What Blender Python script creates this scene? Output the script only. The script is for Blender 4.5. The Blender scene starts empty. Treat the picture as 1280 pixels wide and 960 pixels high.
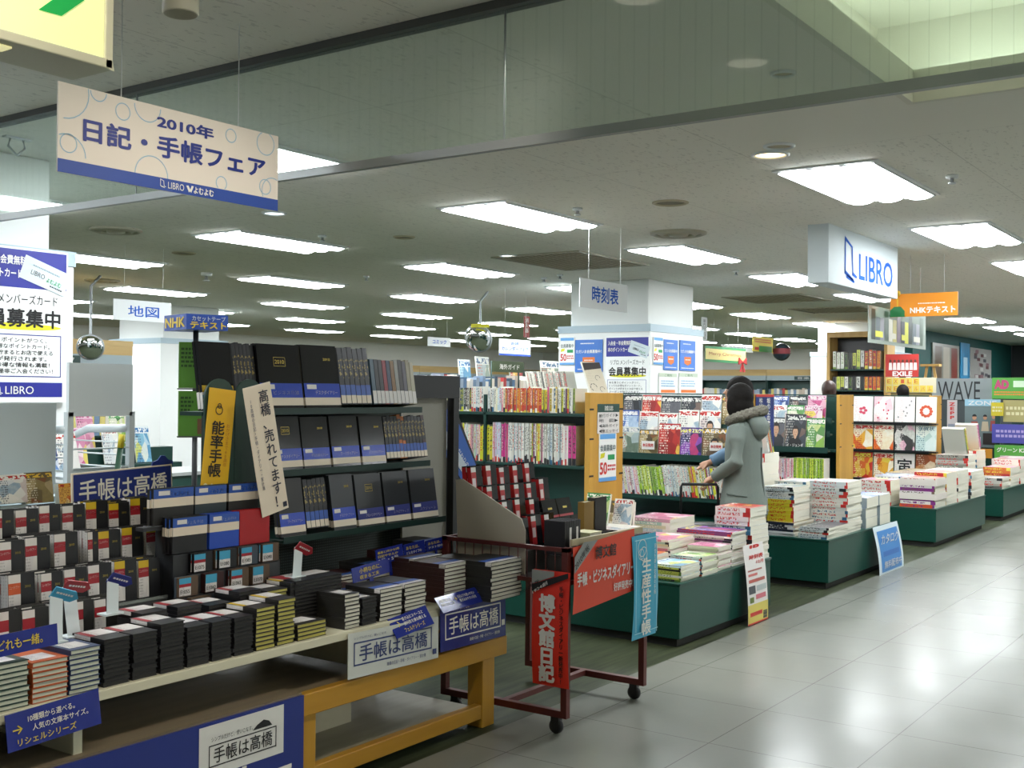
import bpy, bmesh, math, random
from mathutils import Matrix, Vector, Euler
R = random.Random(11)
PI = math.pi
C = bpy.context.scene.collection
SC = bpy.context.scene
# ------------------------------------------------------------------ camera
YAW, PITCH, ROLL, FPX, CAMZ = 0.614538, 0.0069379, -0.0088370, 1422.1, 1.5
def cam_axes():
    f = Vector((math.cos(YAW)*math.cos(PITCH), math.sin(YAW)*math.cos(PITCH), math.sin(PITCH)))
    r = f.cross(Vector((0, 0, 1))).normalized(); d = f.cross(r)
    c, s = math.cos(ROLL), math.sin(ROLL)
    return c*r + s*d, -s*r + c*d, f
CR, CD, CF = cam_axes()
cam = bpy.data.cameras.new('camera'); cam_o = bpy.data.objects.new('camera', cam); C.objects.link(cam_o)
cam.sensor_fit = 'HORIZONTAL'; cam.sensor_width = 36.0; cam.lens = 36.0*FPX/1280.0
cam.clip_start = 0.05; cam.clip_end = 200
mw = Matrix(((CR.x, -CD.x, -CF.x, 0), (CR.y, -CD.y, -CF.y, 0), (CR.z, -CD.z, -CF.z, CAMZ), (0, 0, 0, 1)))
cam_o.matrix_world = mw
SC.camera = cam_o
# ------------------------------------------------------------------ world, exposure
SC.view_settings.view_transform = 'Standard'; SC.view_settings.look = 'None'
SC.view_settings.gamma = 1.0; SC.view_settings.use_curve_mapping = False
SC.view_settings.exposure = 0.08
LAMP = 30.0            # strength of the fluorescent panels
SPOT = 46.0           # each spot lamp over the diary display, watts
COVE = 12.0            # strength of the tubes hidden in the cove
w = bpy.data.worlds.new('world'); SC.world = w; w.use_nodes = True
w.node_tree.nodes['Background'].inputs[0].default_value = (0.5, 0.55, 0.6, 1)
w.node_tree.nodes['Background'].inputs[1].default_value = 0.02
SC.cycles.max_bounces = 7; SC.cycles.diffuse_bounces = 4; SC.cycles.glossy_bounces = 3
SC.cycles.transparent_max_bounces = 12; SC.cycles.transmission_bounces = 4
SC.cycles.use_denoising = True
SC.cycles.caustics_reflective = False; SC.cycles.caustics_refractive = False
CEIL = 2.75
# ------------------------------------------------------------------ picture helpers: a pixel of the photograph on a known plane
def ray(x, y): return CR*((x-640)/FPX) + CD*((y-480)/FPX) + CF
def onz(x, y, z): d = ray(x, y); return Vector((0, 0, CAMZ)) + d*((z-CAMZ)/d.z)
def ony(x, y, Y): d = ray(x, y); return Vector((0, 0, CAMZ)) + d*(Y/d.y)
def onx(x, y, X): d = ray(x, y); return Vector((0, 0, CAMZ)) + d*(X/d.x)
# ------------------------------------------------------------------ materials
def s2l(c): return c/12.92 if c <= 0.04045 else ((c+0.055)/1.055)**2.4
def rgb(h):
    h = h.lstrip('#'); return tuple(s2l(int(h[i:i+2], 16)/255) for i in (0, 2, 4)) + (1.0,)
MC = {}
def mat(h, rough=0.5, metal=0.0, spec=0.5, emit=0.0, noise=0.0):
    k = (h, rough, metal, spec, emit, noise)
    if k in MC: return MC[k]
    m = bpy.data.materials.new('paint_'+h.lstrip('#')); m.use_nodes = True; nt = m.node_tree
    b = nt.nodes['Principled BSDF']
    b.inputs['Base Color'].default_value = rgb(h); b.inputs['Roughness'].default_value = rough
    b.inputs['Metallic'].default_value = metal; b.inputs['Specular IOR Level'].default_value = spec
    if emit:
        b.inputs['Emission Color'].default_value = rgb(h); b.inputs['Emission Strength'].default_value = emit
    if noise:
        N = nt.nodes.new('ShaderNodeTexNoise'); N.inputs['Scale'].default_value = 40; N.inputs['Detail'].default_value = 4
        mx = nt.nodes.new('ShaderNodeMix'); mx.data_type = 'RGBA'; mx.blend_type = 'MULTIPLY'
        rp = nt.nodes.new('ShaderNodeMapRange'); rp.inputs['To Min'].default_value = 1-noise; rp.inputs['To Max'].default_value = 1+noise*0.4
        nt.links.new(N.outputs['Fac'], rp.inputs['Value'])
        mx.inputs['Factor'].default_value = 1; mx.inputs[6].default_value = rgb(h)
        nt.links.new(rp.outputs[0], mx.inputs[7]); nt.links.new(mx.outputs[2], b.inputs['Base Color'])
    MC[k] = m
    return m
class NT:
    """small node-graph helper"""
    def __init__(s, name):
        s.m = bpy.data.materials.new(name); s.m.use_nodes = True; s.t = s.m.node_tree; s.b = s.t.nodes['Principled BSDF']
    def n(s, typ, **k):
        x = s.t.nodes.new('ShaderNode'+typ)
        for a, v in k.items(): setattr(x, a, v)
        return x
    def l(s, a, b): s.t.links.new(a, b)
    def put(s, sock, v):
        if hasattr(v, 'is_linked') or hasattr(v, 'links'): s.l(v, sock)
        else: sock.default_value = v
    def math(s, op, a, b=0.0, c=None):
        x = s.n('Math', operation=op); s.put(x.inputs[0], a); s.put(x.inputs[1], b)
        if c is not None: s.put(x.inputs[2], c)
        return x.outputs[0]
    def mix(s, f, a, b, blend='MIX'):
        x = s.n('Mix', data_type='RGBA', blend_type=blend); s.put(x.inputs[0], f); s.put(x.inputs[6], a); s.put(x.inputs[7], b); return x.outputs[2]
    def noise(s, vec, scale, detail=2.0):
        x = s.n('TexNoise'); x.inputs['Scale'].default_value = scale; x.inputs['Detail'].default_value = detail
        if vec is not None: s.l(vec, x.inputs['Vector'])
        return x.outputs['Fac']
    def base(s, v, rough=0.5, spec=0.5):
        s.put(s.b.inputs['Base Color'], v); s.put(s.b.inputs['Roughness'], rough); s.b.inputs['Specular IOR Level'].default_value = spec
    def sep(s, vec):
        x = s.n('SeparateXYZ'); s.l(vec, x.inputs[0]); return x.outputs
    def bump(s, h, strength=0.2, dist=0.01):
        x = s.n('Bump'); x.inputs['Strength'].default_value = strength; x.inputs['Distance'].default_value = dist
        s.l(h, x.inputs['Height']); s.l(x.outputs[0], s.b.inputs['Normal'])
def m_tile():
    g = NT('aisle_tile'); co = g.n('NewGeometry').outputs['Position']; X, Y, Z = g.sep(co)
    def joint(v, off):
        f = g.math('FRACT', g.math('DIVIDE', g.math('SUBTRACT', v, off), 0.6235)); d = g.math('ABSOLUTE', g.math('SUBTRACT', f, 0.5))
        return g.math('GREATER_THAN', d, 0.4965)
    j = g.math('MAXIMUM', joint(X, 4.494), joint(Y, 2.745))
    tx = g.math('FLOOR', g.math('DIVIDE', g.math('SUBTRACT', X, 4.494), 0.6235)); ty = g.math('FLOOR', g.math('DIVIDE', g.math('SUBTRACT', Y, 2.745), 0.6235))
    cmb = g.n('CombineXYZ'); g.l(tx, cmb.inputs[0]); g.l(ty, cmb.inputs[1])
    wn = g.n('TexWhiteNoise'); g.l(cmb.outputs[0], wn.inputs['Vector'])
    n = g.noise(co, 9, 5)
    v = g.math('ADD', g.math('MULTIPLY', wn.outputs['Value'], 0.06), g.math('MULTIPLY', n, 0.12))
    base = g.mix(v, rgb('80827a'), rgb('70726b'))
    g.base(g.mix(j, base, rgb('595a52')), 0.2, 0.1)
    r = g.math('ADD', 0.13, g.math('MULTIPLY', g.noise(co, 3, 4), 0.16)); g.l(r, g.b.inputs['Roughness'])
    g.bump(g.noise(co, 7, 3), 0.10, 0.01)
    return g.m
def m_carpet():
    g = NT('shop_vinyl'); co = g.n('NewGeometry').outputs['Position']
    mp = g.n('Mapping'); mp.inputs['Scale'].default_value = (2.2, 26, 1); g.l(co, mp.inputs['Vector'])
    n = g.noise(mp.outputs[0], 1.0, 6); n2 = g.noise(co, 2.0, 3)
    c = g.mix(g.math('MULTIPLY', g.math('SUBTRACT', n, 0.3), 2.0), rgb('22261b'), rgb('4c523a'))
    g.base(g.mix(g.math('MULTIPLY', n2, 0.35), c, rgb('364230')), 0.5, 0.12)
    return g.m
def m_ceiling(dots=True):
    g = NT('ceiling_board' if dots else 'ceiling_plaster'); co = g.n('NewGeometry').outputs['Position']; X, Y, Z = g.sep(co)
    n = g.noise(co, 1.3, 3); base = g.mix(g.math('MULTIPLY', n, 0.25), rgb('e4e2d8'), rgb('d9d7cc'))
    if dots:
        mp = g.n('Mapping'); mp.inputs['Scale'].default_value = (22, 60, 30); g.l(co, mp.inputs['Vector'])
        p = g.noise(mp.outputs[0], 1.0, 2); pit = g.math('GREATER_THAN', p, 0.635)
        def joint(v, off, per, wd):
            f = g.math('FRACT', g.math('DIVIDE', g.math('SUBTRACT', v, off), per)); return g.math('GREATER_THAN', g.math('ABSOLUTE', g.math('SUBTRACT', f, 0.5)), 0.5-wd/per/2)
        j = g.math('MAXIMUM', joint(Y, 2.45, 0.93, 0.005), joint(X, 5.6, 1.86, 0.005))
        base = g.mix(g.math('MULTIPLY', pit, 0.30), base, rgb('93908a')); base = g.mix(g.math('MULTIPLY', j, 0.45), base, rgb('96938a'))
        g.bump(p, 0.25, 0.004)
    g.base(base, 0.85, 0.2)
    return g.m
def m_wood(name, a, b, rough=0.42, along=0, s=1.0):
    g = NT(name); co = g.n('TexCoord').outputs['Object']
    mp = g.n('Mapping'); sc = [18*s, 18*s, 18*s]; sc[along] = 1.2*s; mp.inputs['Scale'].default_value = sc; g.l(co, mp.inputs['Vector'])
    n = g.noise(mp.outputs[0], 1.0, 5); g.base(g.mix(g.math('MULTIPLY', g.math('SUBTRACT', n, 0.3), 2.2), rgb(a), rgb(b)), rough, 0.4); return g.m
def m_glass(name, tint='cfe0da', alpha=0.12, lines=False):
    g = NT(name); t = g.t; b = g.b; out = [x for x in t.nodes if x.type == 'OUTPUT_MATERIAL'][0]
    tr = g.n('BsdfTransparent'); tr.inputs[0].default_value = rgb('f4faf7')
    gl = g.n('BsdfGlossy'); gl.inputs[0].default_value = (1, 1, 1, 1); gl.inputs['Roughness'].default_value = 0.04
    lw = g.n('LayerWeight'); fr = g.math('ADD', .03, g.math('MULTIPLY', .55, g.math('POWER', lw.outputs['Facing'], 6.0)))
    df = g.n('BsdfDiffuse'); df.inputs[0].default_value = rgb(tint)
    m1 = g.n('MixShader'); m2 = g.n('MixShader')
    a = alpha
    if lines:
        co = g.n('NewGeometry').outputs['Position']; Y = g.sep(co)[1]
        f = g.math('FRACT', g.math('DIVIDE', Y, 0.05)); ln = g.math('GREATER_THAN', g.math('ABSOLUTE', g.math('SUBTRACT', f, 0.5)), 0.485)
        a = g.math('ADD', alpha, g.math('MULTIPLY', ln, 0.10))
    g.put(m1.inputs[0], a); g.l(tr.outputs[0], m1.inputs[1]); g.l(df.outputs[0], m1.inputs[2])
    g.l(fr, m2.inputs[0]); g.l(m1.outputs[0], m2.inputs[1]); g.l(gl.outputs[0], m2.inputs[2]); g.l(m2.outputs[0], out.inputs[0])
    return g.m
# ------------------------------------------------------------------ mesh builder
class MB:
    def __init__(s): s.v = []; s.f = []; s.mi = []; s.uv = {}; s.sm = []
    def face(s, pts, mi=0, uv=None, smooth=False):
        b = len(s.v); s.v += [tuple(p) for p in pts]; s.f.append(list(range(b, b+len(pts)))); s.mi.append(mi); s.sm.append(smooth)
        if uv: s.uv[len(s.f)-1] = uv
    def mesh_part(s, vs, fs, mi=0, smooth=False):
        b = len(s.v); s.v += [tuple(p) for p in vs]
        for f in fs: s.f.append([b+i for i in f]); s.mi.append(mi); s.sm.append(smooth)
    def box(s, x0, y0, z0, x1, y1, z1, mi=0, T=None):
        vs = [Vector(p) for p in ((x0,y0,z0),(x1,y0,z0),(x1,y1,z0),(x0,y1,z0),(x0,y0,z1),(x1,y0,z1),(x1,y1,z1),(x0,y1,z1))]
        if T: vs = [T @ p for p in vs]
        s.mesh_part(vs, [(0,3,2,1),(4,5,6,7),(0,1,5,4),(1,2,6,5),(2,3,7,6),(3,0,4,7)], mi)
        return s
    def prism(s, poly, y0, y1, mi=0, ax='y'):
        """polygon in the plane of the two other axes, extruded along ax"""
        n = len(poly)
        def P(p, t): return {'y': (p[0], t, p[1]), 'x': (t, p[0], p[1]), 'z': (p[0], p[1], t)}[ax]
        vs = [P(p, y0) for p in poly] + [P(p, y1) for p in poly]
        fs = [tuple(range(n)), tuple(range(2*n-1, n-1, -1))] + [(i, n+i, n+(i+1) % n, (i+1) % n) for i in range(n)]
        s.mesh_part(vs, fs, mi); return s
    def tube(s, pts, r, n=8, mi=0, close=False):
        pts = [Vector(p) for p in pts]; vs = []; fs = []; k = len(pts)
        for i, p in enumerate(pts):
            a = pts[i-1] if (i or close) else pts[i]; b = pts[(i+1) % k] if (i < k-1 or close) else pts[i]
            d = (b-a).normalized(); u = d.cross(Vector((0,0,1)))
            if u.length < 1e-3: u = d.cross(Vector((0,1,0)))
            u.normalize(); v = d.cross(u); rr = r[i] if isinstance(r, (list, tuple)) else r
            vs += [p + (u*math.cos(2*PI*j/n)+v*math.sin(2*PI*j/n))*rr for j in range(n)]
        for i in range(k if close else k-1):
            for j in range(n):
                a = i*n+j; b = i*n+(j+1) % n; c = ((i+1) % k)*n+(j+1) % n; d = ((i+1) % k)*n+j; fs.append((a, b, c, d))
        if not close: fs += [tuple(range(n-1, -1, -1)), tuple(range((k-1)*n, k*n))]
        s.mesh_part(vs, fs, mi, True); return s
    def lathe(s, prof, n=24, mi=0, T=None, cap=True):
        vs = []; fs = []; k = len(prof)
        for r, z in prof:
            for j in range(n):
                p = Vector((r*math.cos(2*PI*j/n), r*math.sin(2*PI*j/n), z)); vs.append(T @ p if T else p)
        for i in range(k-1):
            for j in range(n): fs.append((i*n+j, i*n+(j+1) % n, (i+1)*n+(j+1) % n, (i+1)*n+j))
        if cap: fs += [tuple(range(n-1, -1, -1)), tuple(range((k-1)*n, k*n))]
        s.mesh_part(vs, fs, mi, True); return s
    def mesh(s, name, mats, bevel=0, fix=True):
        me = bpy.data.meshes.new(name); me.from_pydata(s.v, [], s.f)
        for m in (mats if isinstance(mats, (list, tuple)) else [mats]): me.materials.append(m)
        for p, i, sm in zip(me.polygons, s.mi, s.sm): p.material_index = i; p.use_smooth = sm
        if s.uv:
            ul = me.uv_layers.new(name='UVMap')
            for fi, u in s.uv.items():
                for li, c in zip(me.polygons[fi].loop_indices, u): ul.data[li].uv = c
        if fix or bevel:
            bm = bmesh.new(); bm.from_mesh(me)
            if bevel:
                bmesh.ops.remove_doubles(bm, verts=bm.verts, dist=1e-5)
                bmesh.ops.bevel(bm, geom=[e for e in bm.edges if e.is_manifold and e.calc_face_angle(0) > 0.5], offset=bevel, segments=2, affect='EDGES', profile=0.5)
            if fix: bmesh.ops.recalc_face_normals(bm, faces=bm.faces)
            bm.to_mesh(me); bm.free()
        return me
    def build(s, name, mats, parent=None, loc=None, rz=0, bevel=0, fix=True):
        return obj(name, s.mesh(name, mats, bevel, fix), parent, loc, rz)
def obj(name, me, parent=None, loc=None, rz=0):
    o = bpy.data.objects.new(name, me); C.objects.link(o)
    if parent: o.parent = parent
    if loc is not None: o.location = loc
    if rz: o.rotation_euler = (0, 0, rz)
    return o
def tag(o, label=None, cat=None, group=None, kind=None):
    if label: o['label'] = label
    if cat: o['category'] = cat
    if group: o['group'] = group
    if kind: o['kind'] = kind
    return o
def thing(name, label, cat, loc=(0,0,0), rz=0, group=None):
    o = bpy.data.objects.new(name, None); C.objects.link(o); o.empty_display_size = 0.05
    o.location = loc; o.rotation_euler = (0, 0, rz); return tag(o, label, cat, group)
def struct(name, mb, m, bevel=0): return tag(mb.build(name, m, bevel=bevel), kind='structure')
ONES = ['', 'first', 'second', 'third', 'fourth', 'fifth', 'sixth', 'seventh', 'eighth', 'ninth', 'tenth', 'eleventh', 'twelfth', 'thirteenth', 'fourteenth', 'fifteenth', 'sixteenth', 'seventeenth', 'eighteenth', 'nineteenth']
TENS = {2: 'twenty', 3: 'thirty', 4: 'forty', 5: 'fifty', 6: 'sixty', 7: 'seventy', 8: 'eighty', 9: 'ninety'}
def nth(k):
    if k < 20: return ONES[k]
    t, u = divmod(k, 10)
    return (TENS[t][:-1]+'ieth') if u == 0 else TENS[t]+'-'+ONES[u]
# ------------------------------------------------------------------ lettering: flat printed characters on a face
TXT = {}
def text_mesh(body, bold, line, m):
    k = (body, bold, line, m.name)
    if k in TXT: return TXT[k]
    cu = bpy.data.curves.new('lettering', 'FONT'); cu.body = body; cu.space_line = line; cu.align_x = 'CENTER'; cu.resolution_u = 3
    o = bpy.data.objects.new('lettering', cu); C.objects.link(o); bpy.context.view_layer.update()
    me = bpy.data.meshes.new_from_object(o.evaluated_get(bpy.context.evaluated_depsgraph_get()))
    bpy.data.objects.remove(o); bpy.data.curves.remove(cu)
    if bold > 0:
        v0 = [v.co.copy() for v in me.vertices]; f0 = [list(p.vertices) for p in me.polygons]; vs = []; fs = []
        for k_ in range(9):
            dx, dy = (0, 0) if k_ == 8 else (bold*math.cos(k_*PI/4), bold*math.sin(k_*PI/4)); b0 = len(vs)
            vs += [(v.x+dx, v.y+dy, k_*.00006) for v in v0]; fs += [[b0+i for i in f] for f in f0]
        bpy.data.meshes.remove(me); me = bpy.data.meshes.new('lettering'); me.from_pydata(vs, [], fs)
    xs = [v.co.x for v in me.vertices]; ys = [v.co.y for v in me.vertices]
    x0, x1, y0, y1 = min(xs), max(xs), min(ys), max(ys)
    for v in me.vertices: v.co = ((v.co.x-x0)/(x1-x0), -v.co.z, (v.co.y-y0)/(y1-y0))   # unit square in x,z, facing -y
    me.materials.clear(); me.materials.append(m); me.name = 'lettering'
    TXT[k] = me
    return me
def text(parent, body, box, m, y=-0.0015, bold=0.0, line=1.0, name='lettering', T=None, vert=False):
    """characters filling the box (x0,z0,x1,z1) on the plane y of the parent's frame"""
    if vert: body = '\n'.join(body)
    me = text_mesh(body, bold, line, m); x0, z0, x1, z1 = box
    o = bpy.data.objects.new(name, me); C.objects.link(o); o.parent = parent
    mt = Matrix.Translation((x0, y, z0)) @ Matrix.Diagonal((x1-x0, 1, z1-z0, 1))
    o.matrix_local = (T @ mt) if T is not None else mt
    return o
def patch(parent, name, box, m, y=-0.001, th=0.0):
    """a printed rectangle on a face"""
    x0, z0, x1, z1 = box; b = MB()
    b.face([(x0, y, z0), (x1, y, z0), (x1, y, z1), (x0, y, z1)], uv=[(0,0),(1,0),(1,1),(0,1)])
    return b.build(name, m, parent, fix=False)
def ring(parent, name, items, m, y=-0.001, n=28, clip=None):
    b = MB()
    for cx, cz, r, wd in items:
        for i in range(n):
            a0, a1 = 2*PI*i/n, 2*PI*(i+1)/n
            q = [(cx+rr*math.cos(a), y, cz+rr*math.sin(a)) for rr, a in ((r, a0), (r+wd, a0), (r+wd, a1), (r, a1))]
            if clip and not all(clip[0] <= p[0] <= clip[2] and clip[1] <= p[2] <= clip[3] for p in q): continue
            b.face(q)
    return b.build(name, m, parent, fix=False)
def greek(parent, name, box, rows, m, y=-0.0012, fill=0.8, seed=1, gap=0.45):
    """lines of print too small to read, as little blocks"""
    x0, z0, x1, z1 = box; rr = random.Random(seed); b = MB(); h = (z1-z0)/rows
    for i in range(rows):
        zt = z1-i*h; zb = zt-h*(1-gap); x = x0; end = x0+(x1-x0)*(fill+rr.random()*(1-fill))
        while x < end:
            wd = h*(0.35+rr.random()*0.5)
            b.face([(x, y, zb), (min(x+wd, x1), y, zb), (min(x+wd, x1), y, zt), (x, y, zt)]); x += wd+h*0.22
    return b.build(name, m, parent, fix=False)
WHITE = mat('e9e9e4', 0.45); PAPER = mat('e6e4da', 0.6); BLACK = mat('141416', 0.4); NAVY = mat('1f2a78', 0.4); BLUE = mat('2049b0', 0.4)
STEEL = mat('b9bdbf', 0.35, 0.6); STRING = mat('d8dad8', 0.4)
# ================================================================== the room
X0, X1, Y0, Y1 = -4.0, 30.0, -6.0, 20.0
EDGE = 2.97
TILE = m_tile(); VINYL = m_carpet(); CB = m_ceiling(True); CP = m_ceiling(False)
struct('floor', MB().box(X0, Y0, -0.1, X1, EDGE, 0), TILE)
struct('floor_shop', MB().box(X0, EDGE, -0.1, X1, Y1, 0.0), VINYL)
CX0, CX1, CY0, CY1 = 0.2, 4.97, -1.9, 1.435
cb = MB().box(X0, 2.38, CEIL, X1, Y1, CEIL+0.06).box(5.6, Y0, CEIL, X1, 2.38, CEIL+0.06)
struct('ceiling', cb, CB)
cp = MB().box(X0, CY1, CEIL, 5.6, 2.38, CEIL+0.06).box(CX1, Y0, CEIL, 5.6, CY1, CEIL+0.06).box(X0, Y0, CEIL, CX0, CY1, CEIL+0.06).box(CX0, Y0, CEIL, CX1, CY0, CEIL+0.06)
struct('ceiling_plain', cp, CP)
WALLW = mat('d8d9d2', 0.7, noise=0.05); TEAL = mat('0f4f4a', 0.6, noise=0.08); DARK = mat('22282a', 0.7)
struct('wall_back', MB().box(X0, Y1, 0, X1+0.2, Y1+0.2, CEIL), WALLW)
struct('wall_right', MB().box(X1, 6.3, 0, X1+0.2, Y1, CEIL), WALLW)
struct('wall_end', MB().box(X1, Y0, 0, X1+0.2, 6.1, CEIL), DARK)
struct('wall_left', MB().box(X0-0.2, Y0, 0, X0, Y1+0.2, CEIL), WALLW)
struct('wall_front', MB().box(X0-0.2, Y0-0.2, 0, X1+0.2, Y0, CEIL), WALLW)
struct('wall_teal', MB().box(21.6, 6.12, 0, X1, 6.3, CEIL), TEAL)
# the coffer above the aisle: lip, ledge, upright sides and lid, tubes hidden behind the lip
LIP = mat('d6d4c6', 0.7); cf = MB(); t = 0.03; L = 0.14; SB = 0.34; TOP = CEIL+0.46
cf.box(CX0, CY1-t, CEIL, CX1, CY1, CEIL+L).box(CX0, CY0, CEIL, CX1, CY0+t, CEIL+L).box(CX1-t, CY0+t, CEIL, CX1, CY1-t, CEIL+L).box(CX0, CY0+t, CEIL, CX0+t, CY1-t, CEIL+L)
a0, a1, b0, b1 = CX0-SB, CX1+SB, CY0-SB, CY1+SB-0.1
cf.box(a0, CY1, CEIL+0.06, a1, b1, CEIL+0.07).box(a0, b0, CEIL+0.06, a1, CY0, CEIL+0.07).box(CX1, CY0, CEIL+0.06, a1, CY1, CEIL+0.07).box(a0, CY0, CEIL+0.06, CX0, CY1, CEIL+0.07)
cf.box(a0, b1, CEIL+0.06, a1, b1+0.04, TOP).box(a0, b0-0.04, CEIL+0.06, a1, b0, TOP).box(a1, b0-0.04, CEIL+0.06, a1+0.04, b1+0.04, TOP).box(a0-0.04, b0-0.04, CEIL+0.06, a0, b1+0.04, TOP)
cf.box(a0-0.04, b0-0.04, TOP, a1+0.04, b1+0.04, TOP+0.04)
struct('ceiling_coffer', cf, LIP)
TUBE = mat('f2fff6', 0.4, emit=COVE)
k = 0
for (x0, y0, x1, y1) in ((CX0+.1, CY1+.12, CX1, CY1+.12), (CX0+.1, CY0-.14, CX1, CY0-.14), (CX1+.17, CY0+.1, CX1+.17, CY1), (CX0-.17, CY0+.1, CX0-.17, CY1)):
    tb = thing('cove_light', ['fluorescent tube hidden in the cove on its shop side', 'fluorescent tube hidden in the cove on its near side', 'fluorescent tube hidden in the cove at its far end', 'fluorescent tube hidden in the cove at its near end'][k], 'light', ((x0+x1)/2, (y0+y1)/2, CEIL+0.07)); k += 1
    dx, dy = (x1-x0)/2, (y1-y0)/2
    MB().tube([(-dx, -dy, 0.045), (dx, dy, 0.045)], 0.019, 10).build('tube', TUBE, tb)
    hx, hy = (dx, 0.03) if dx else (0.03, dy)
    MB().box(-hx, -hy, 0.0, hx, hy, 0.026).build('housing', WHITE, tb)
# columns with their cladding
def column(cx0, cy0, cx1, cy1, n):
    struct('column', MB().box(cx0, cy0, 0, cx1, cy1, CEIL), mat('dfe2df', 0.55), bevel=0.012)
    struct('column_cladding', MB().box(cx0-.1, cy0-.08, 0, cx1+.1, cy1+.1, 2.17), mat('e6e8e6', 0.45), bevel=0.008)
    b = MB(); b.box(cx0-.106, cy0-.086, 2.17, cx1+.106, cy1+.106, 2.25)
    struct('trim_column', b, mat('a9bcc6', 0.4))
column(2.6, 5.69, 3.64, 6.75, 1); column(11.0, 5.95, 12.1, 6.95, 2); column(10.75, 13.9, 11.8, 14.95, 3); column(19.6, 6.0, 20.7, 7.2, 4)
# ------------------------------------------------------------------ fluorescent ceiling panels
GLOW = mat('f0f5f8', 0.4, emit=LAMP); HOUSE = mat('dfe3e4', 0.35)
def troffer_meshes():
    lx, ly = 0.6, 0.275; BG = .030
    f = MB(); f.box(-lx-.02, -ly-.02, -.010, lx+.02, -ly, 0).box(-lx-.02, ly, -.010, lx+.02, ly+.02, 0).box(-lx-.02, -ly, -.010, -lx, ly, 0).box(lx, -ly, -.010, lx+.02, ly, 0).box(-lx, -ly, -.003, lx, ly, 0)
    d = MB(); n = 8
    for s in range(3):
        yc = -ly+ly*2/3*(s+.5); hw = ly/3-.006
        for i in range(n):
            a0, a1 = PI*i/n, PI*(i+1)/n
            y0, z0, y1, z1 = yc-hw*math.cos(a0), -.004-BG*math.sin(a0), yc-hw*math.cos(a1), -.004-BG*math.sin(a1)
            d.face([(-lx+.02, y0, z0), (-lx+.02, y1, z1), (lx-.02, y1, z1), (lx-.02, y0, z0)])
        for sx in (-lx+.02, lx-.02): d.face([(sx, yc-hw*math.cos(PI*i/n), -.004-BG*math.sin(PI*i/n)) for i in range(n+1)])
    e = MB()
    for s in range(4):
        y = -ly+.004+s*(2*ly-.008)/3
        e.box(-lx+.005, y-.003, -.020, lx-.005, y+.003, -.003)
    for sx in (-1, 1): e.box(sx*(lx-.012)-.003, -ly+.002, -.014, sx*(lx-.012)+.003, ly-.002, -.003)
    return f.mesh('frame', HOUSE), d.mesh('diffuser', GLOW), e.mesh('fins', HOUSE)
TF = troffer_meshes()
rows = [(2.19, range(0, 9)), (4.6, range(-2, 9)), (7.15, range(-2, 9)), (9.6, range(-1, 9)), (12.05, range(-1, 9)), (14.5, range(-1, 9)), (17.0, range(0, 9)), (-3.2, range(-2, 6))]  # last row is added out of view, as fill for the display fronts
for ri, (ry, ks) in enumerate(rows):
    if ry < 0: where = 'added fill row across the aisle behind the viewer'
    else: where = nth(ri+1)+' row back from the aisle'
    for ii, k in enumerate(ks):
        o = thing('ceiling_light', 'fluorescent ceiling panel, %s along the %s' % (nth(ii+1), where), 'ceiling light', (6.64+2.58*k, ry, CEIL), 0, 'fluorescent panels in the ceiling')
        for me in TF: obj(me.name.split('.')[0], me, o)
# spot lamps in the ceiling over the display, above the view
for i, (x, y) in enumerate(((.9, 1.75), (1.9, 1.75), (2.75, 1.75))):
    o = thing('downlight', 'spot lamp in the ceiling above the diary display, %s' % ['near one', 'middle one', 'far one'][i], 'ceiling light', (x, y, CEIL))
    MB().lathe([(.10, 0), (.10, -.006), (.086, -.012), (.08, -.004), (.078, -.001)], 24, cap=False).build('trim_ring', HOUSE, o)
    MB().lathe([(.078, -.0005), (.03, -.003), (.005, -.004)], 24).build('lens', mat('fff2dd', .4, emit=2.0), o)
    ld = bpy.data.lights.new('spot_lamp', 'SPOT'); ld.energy = SPOT; ld.color = (1, .90, .78); ld.spot_size = 1.5; ld.spot_blend = .8; ld.shadow_soft_size = .09
    lo = bpy.data.objects.new('spot_lamp', ld); C.objects.link(lo); lo.parent = o; lo.location = (0, 0, -.03)
    lo.rotation_euler = V3 = Vector((x*.15+2.4*.85-x, 3.55-y, .95-CEIL)).to_track_quat('-Z', 'Y').to_euler()
# ------------------------------------------------------------------ round diffusers, downlights, detectors, grilles
BEIGE = mat('a7a390', 0.5); GRILL = mat('b3ab90', 0.6); SLOT = mat('7a7460', 0.7)
def diffuser(px, py, r, label, kind='air'):
    p = onz(px, py, CEIL); o = thing('air_diffuser', label, 'vent', (p.x, p.y, CEIL))
    MB().lathe([(r, 0), (r, -.012), (r*.86, -.022), (r*.80, -.012), (r*.80, -.002)], 28, cap=False).build('outer_ring', BEIGE, o)
    MB().lathe([(r*.72, -.006), (r*.60, -.026), (r*.50, -.014), (r*.50, -.004)], 28, cap=False).build('middle_ring', BEIGE, o)
    MB().lathe([(r*.40, -.004), (r*.34, -.024), (r*.05, -.034)], 24).build('core', BEIGE, o)
    MB().lathe([(r*.82, -.001), (r*.82, -.004)], 28).build('throat', GRILL, o)
diffuser(145, 287, .20, 'round ceiling air diffuser above the left column poster, larger one')
diffuser(848, 291, .22, 'round ceiling air diffuser in front of the white poster column')
diffuser(128, 350, .20, 'round ceiling air diffuser above the left map section sign, smaller one')
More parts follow.
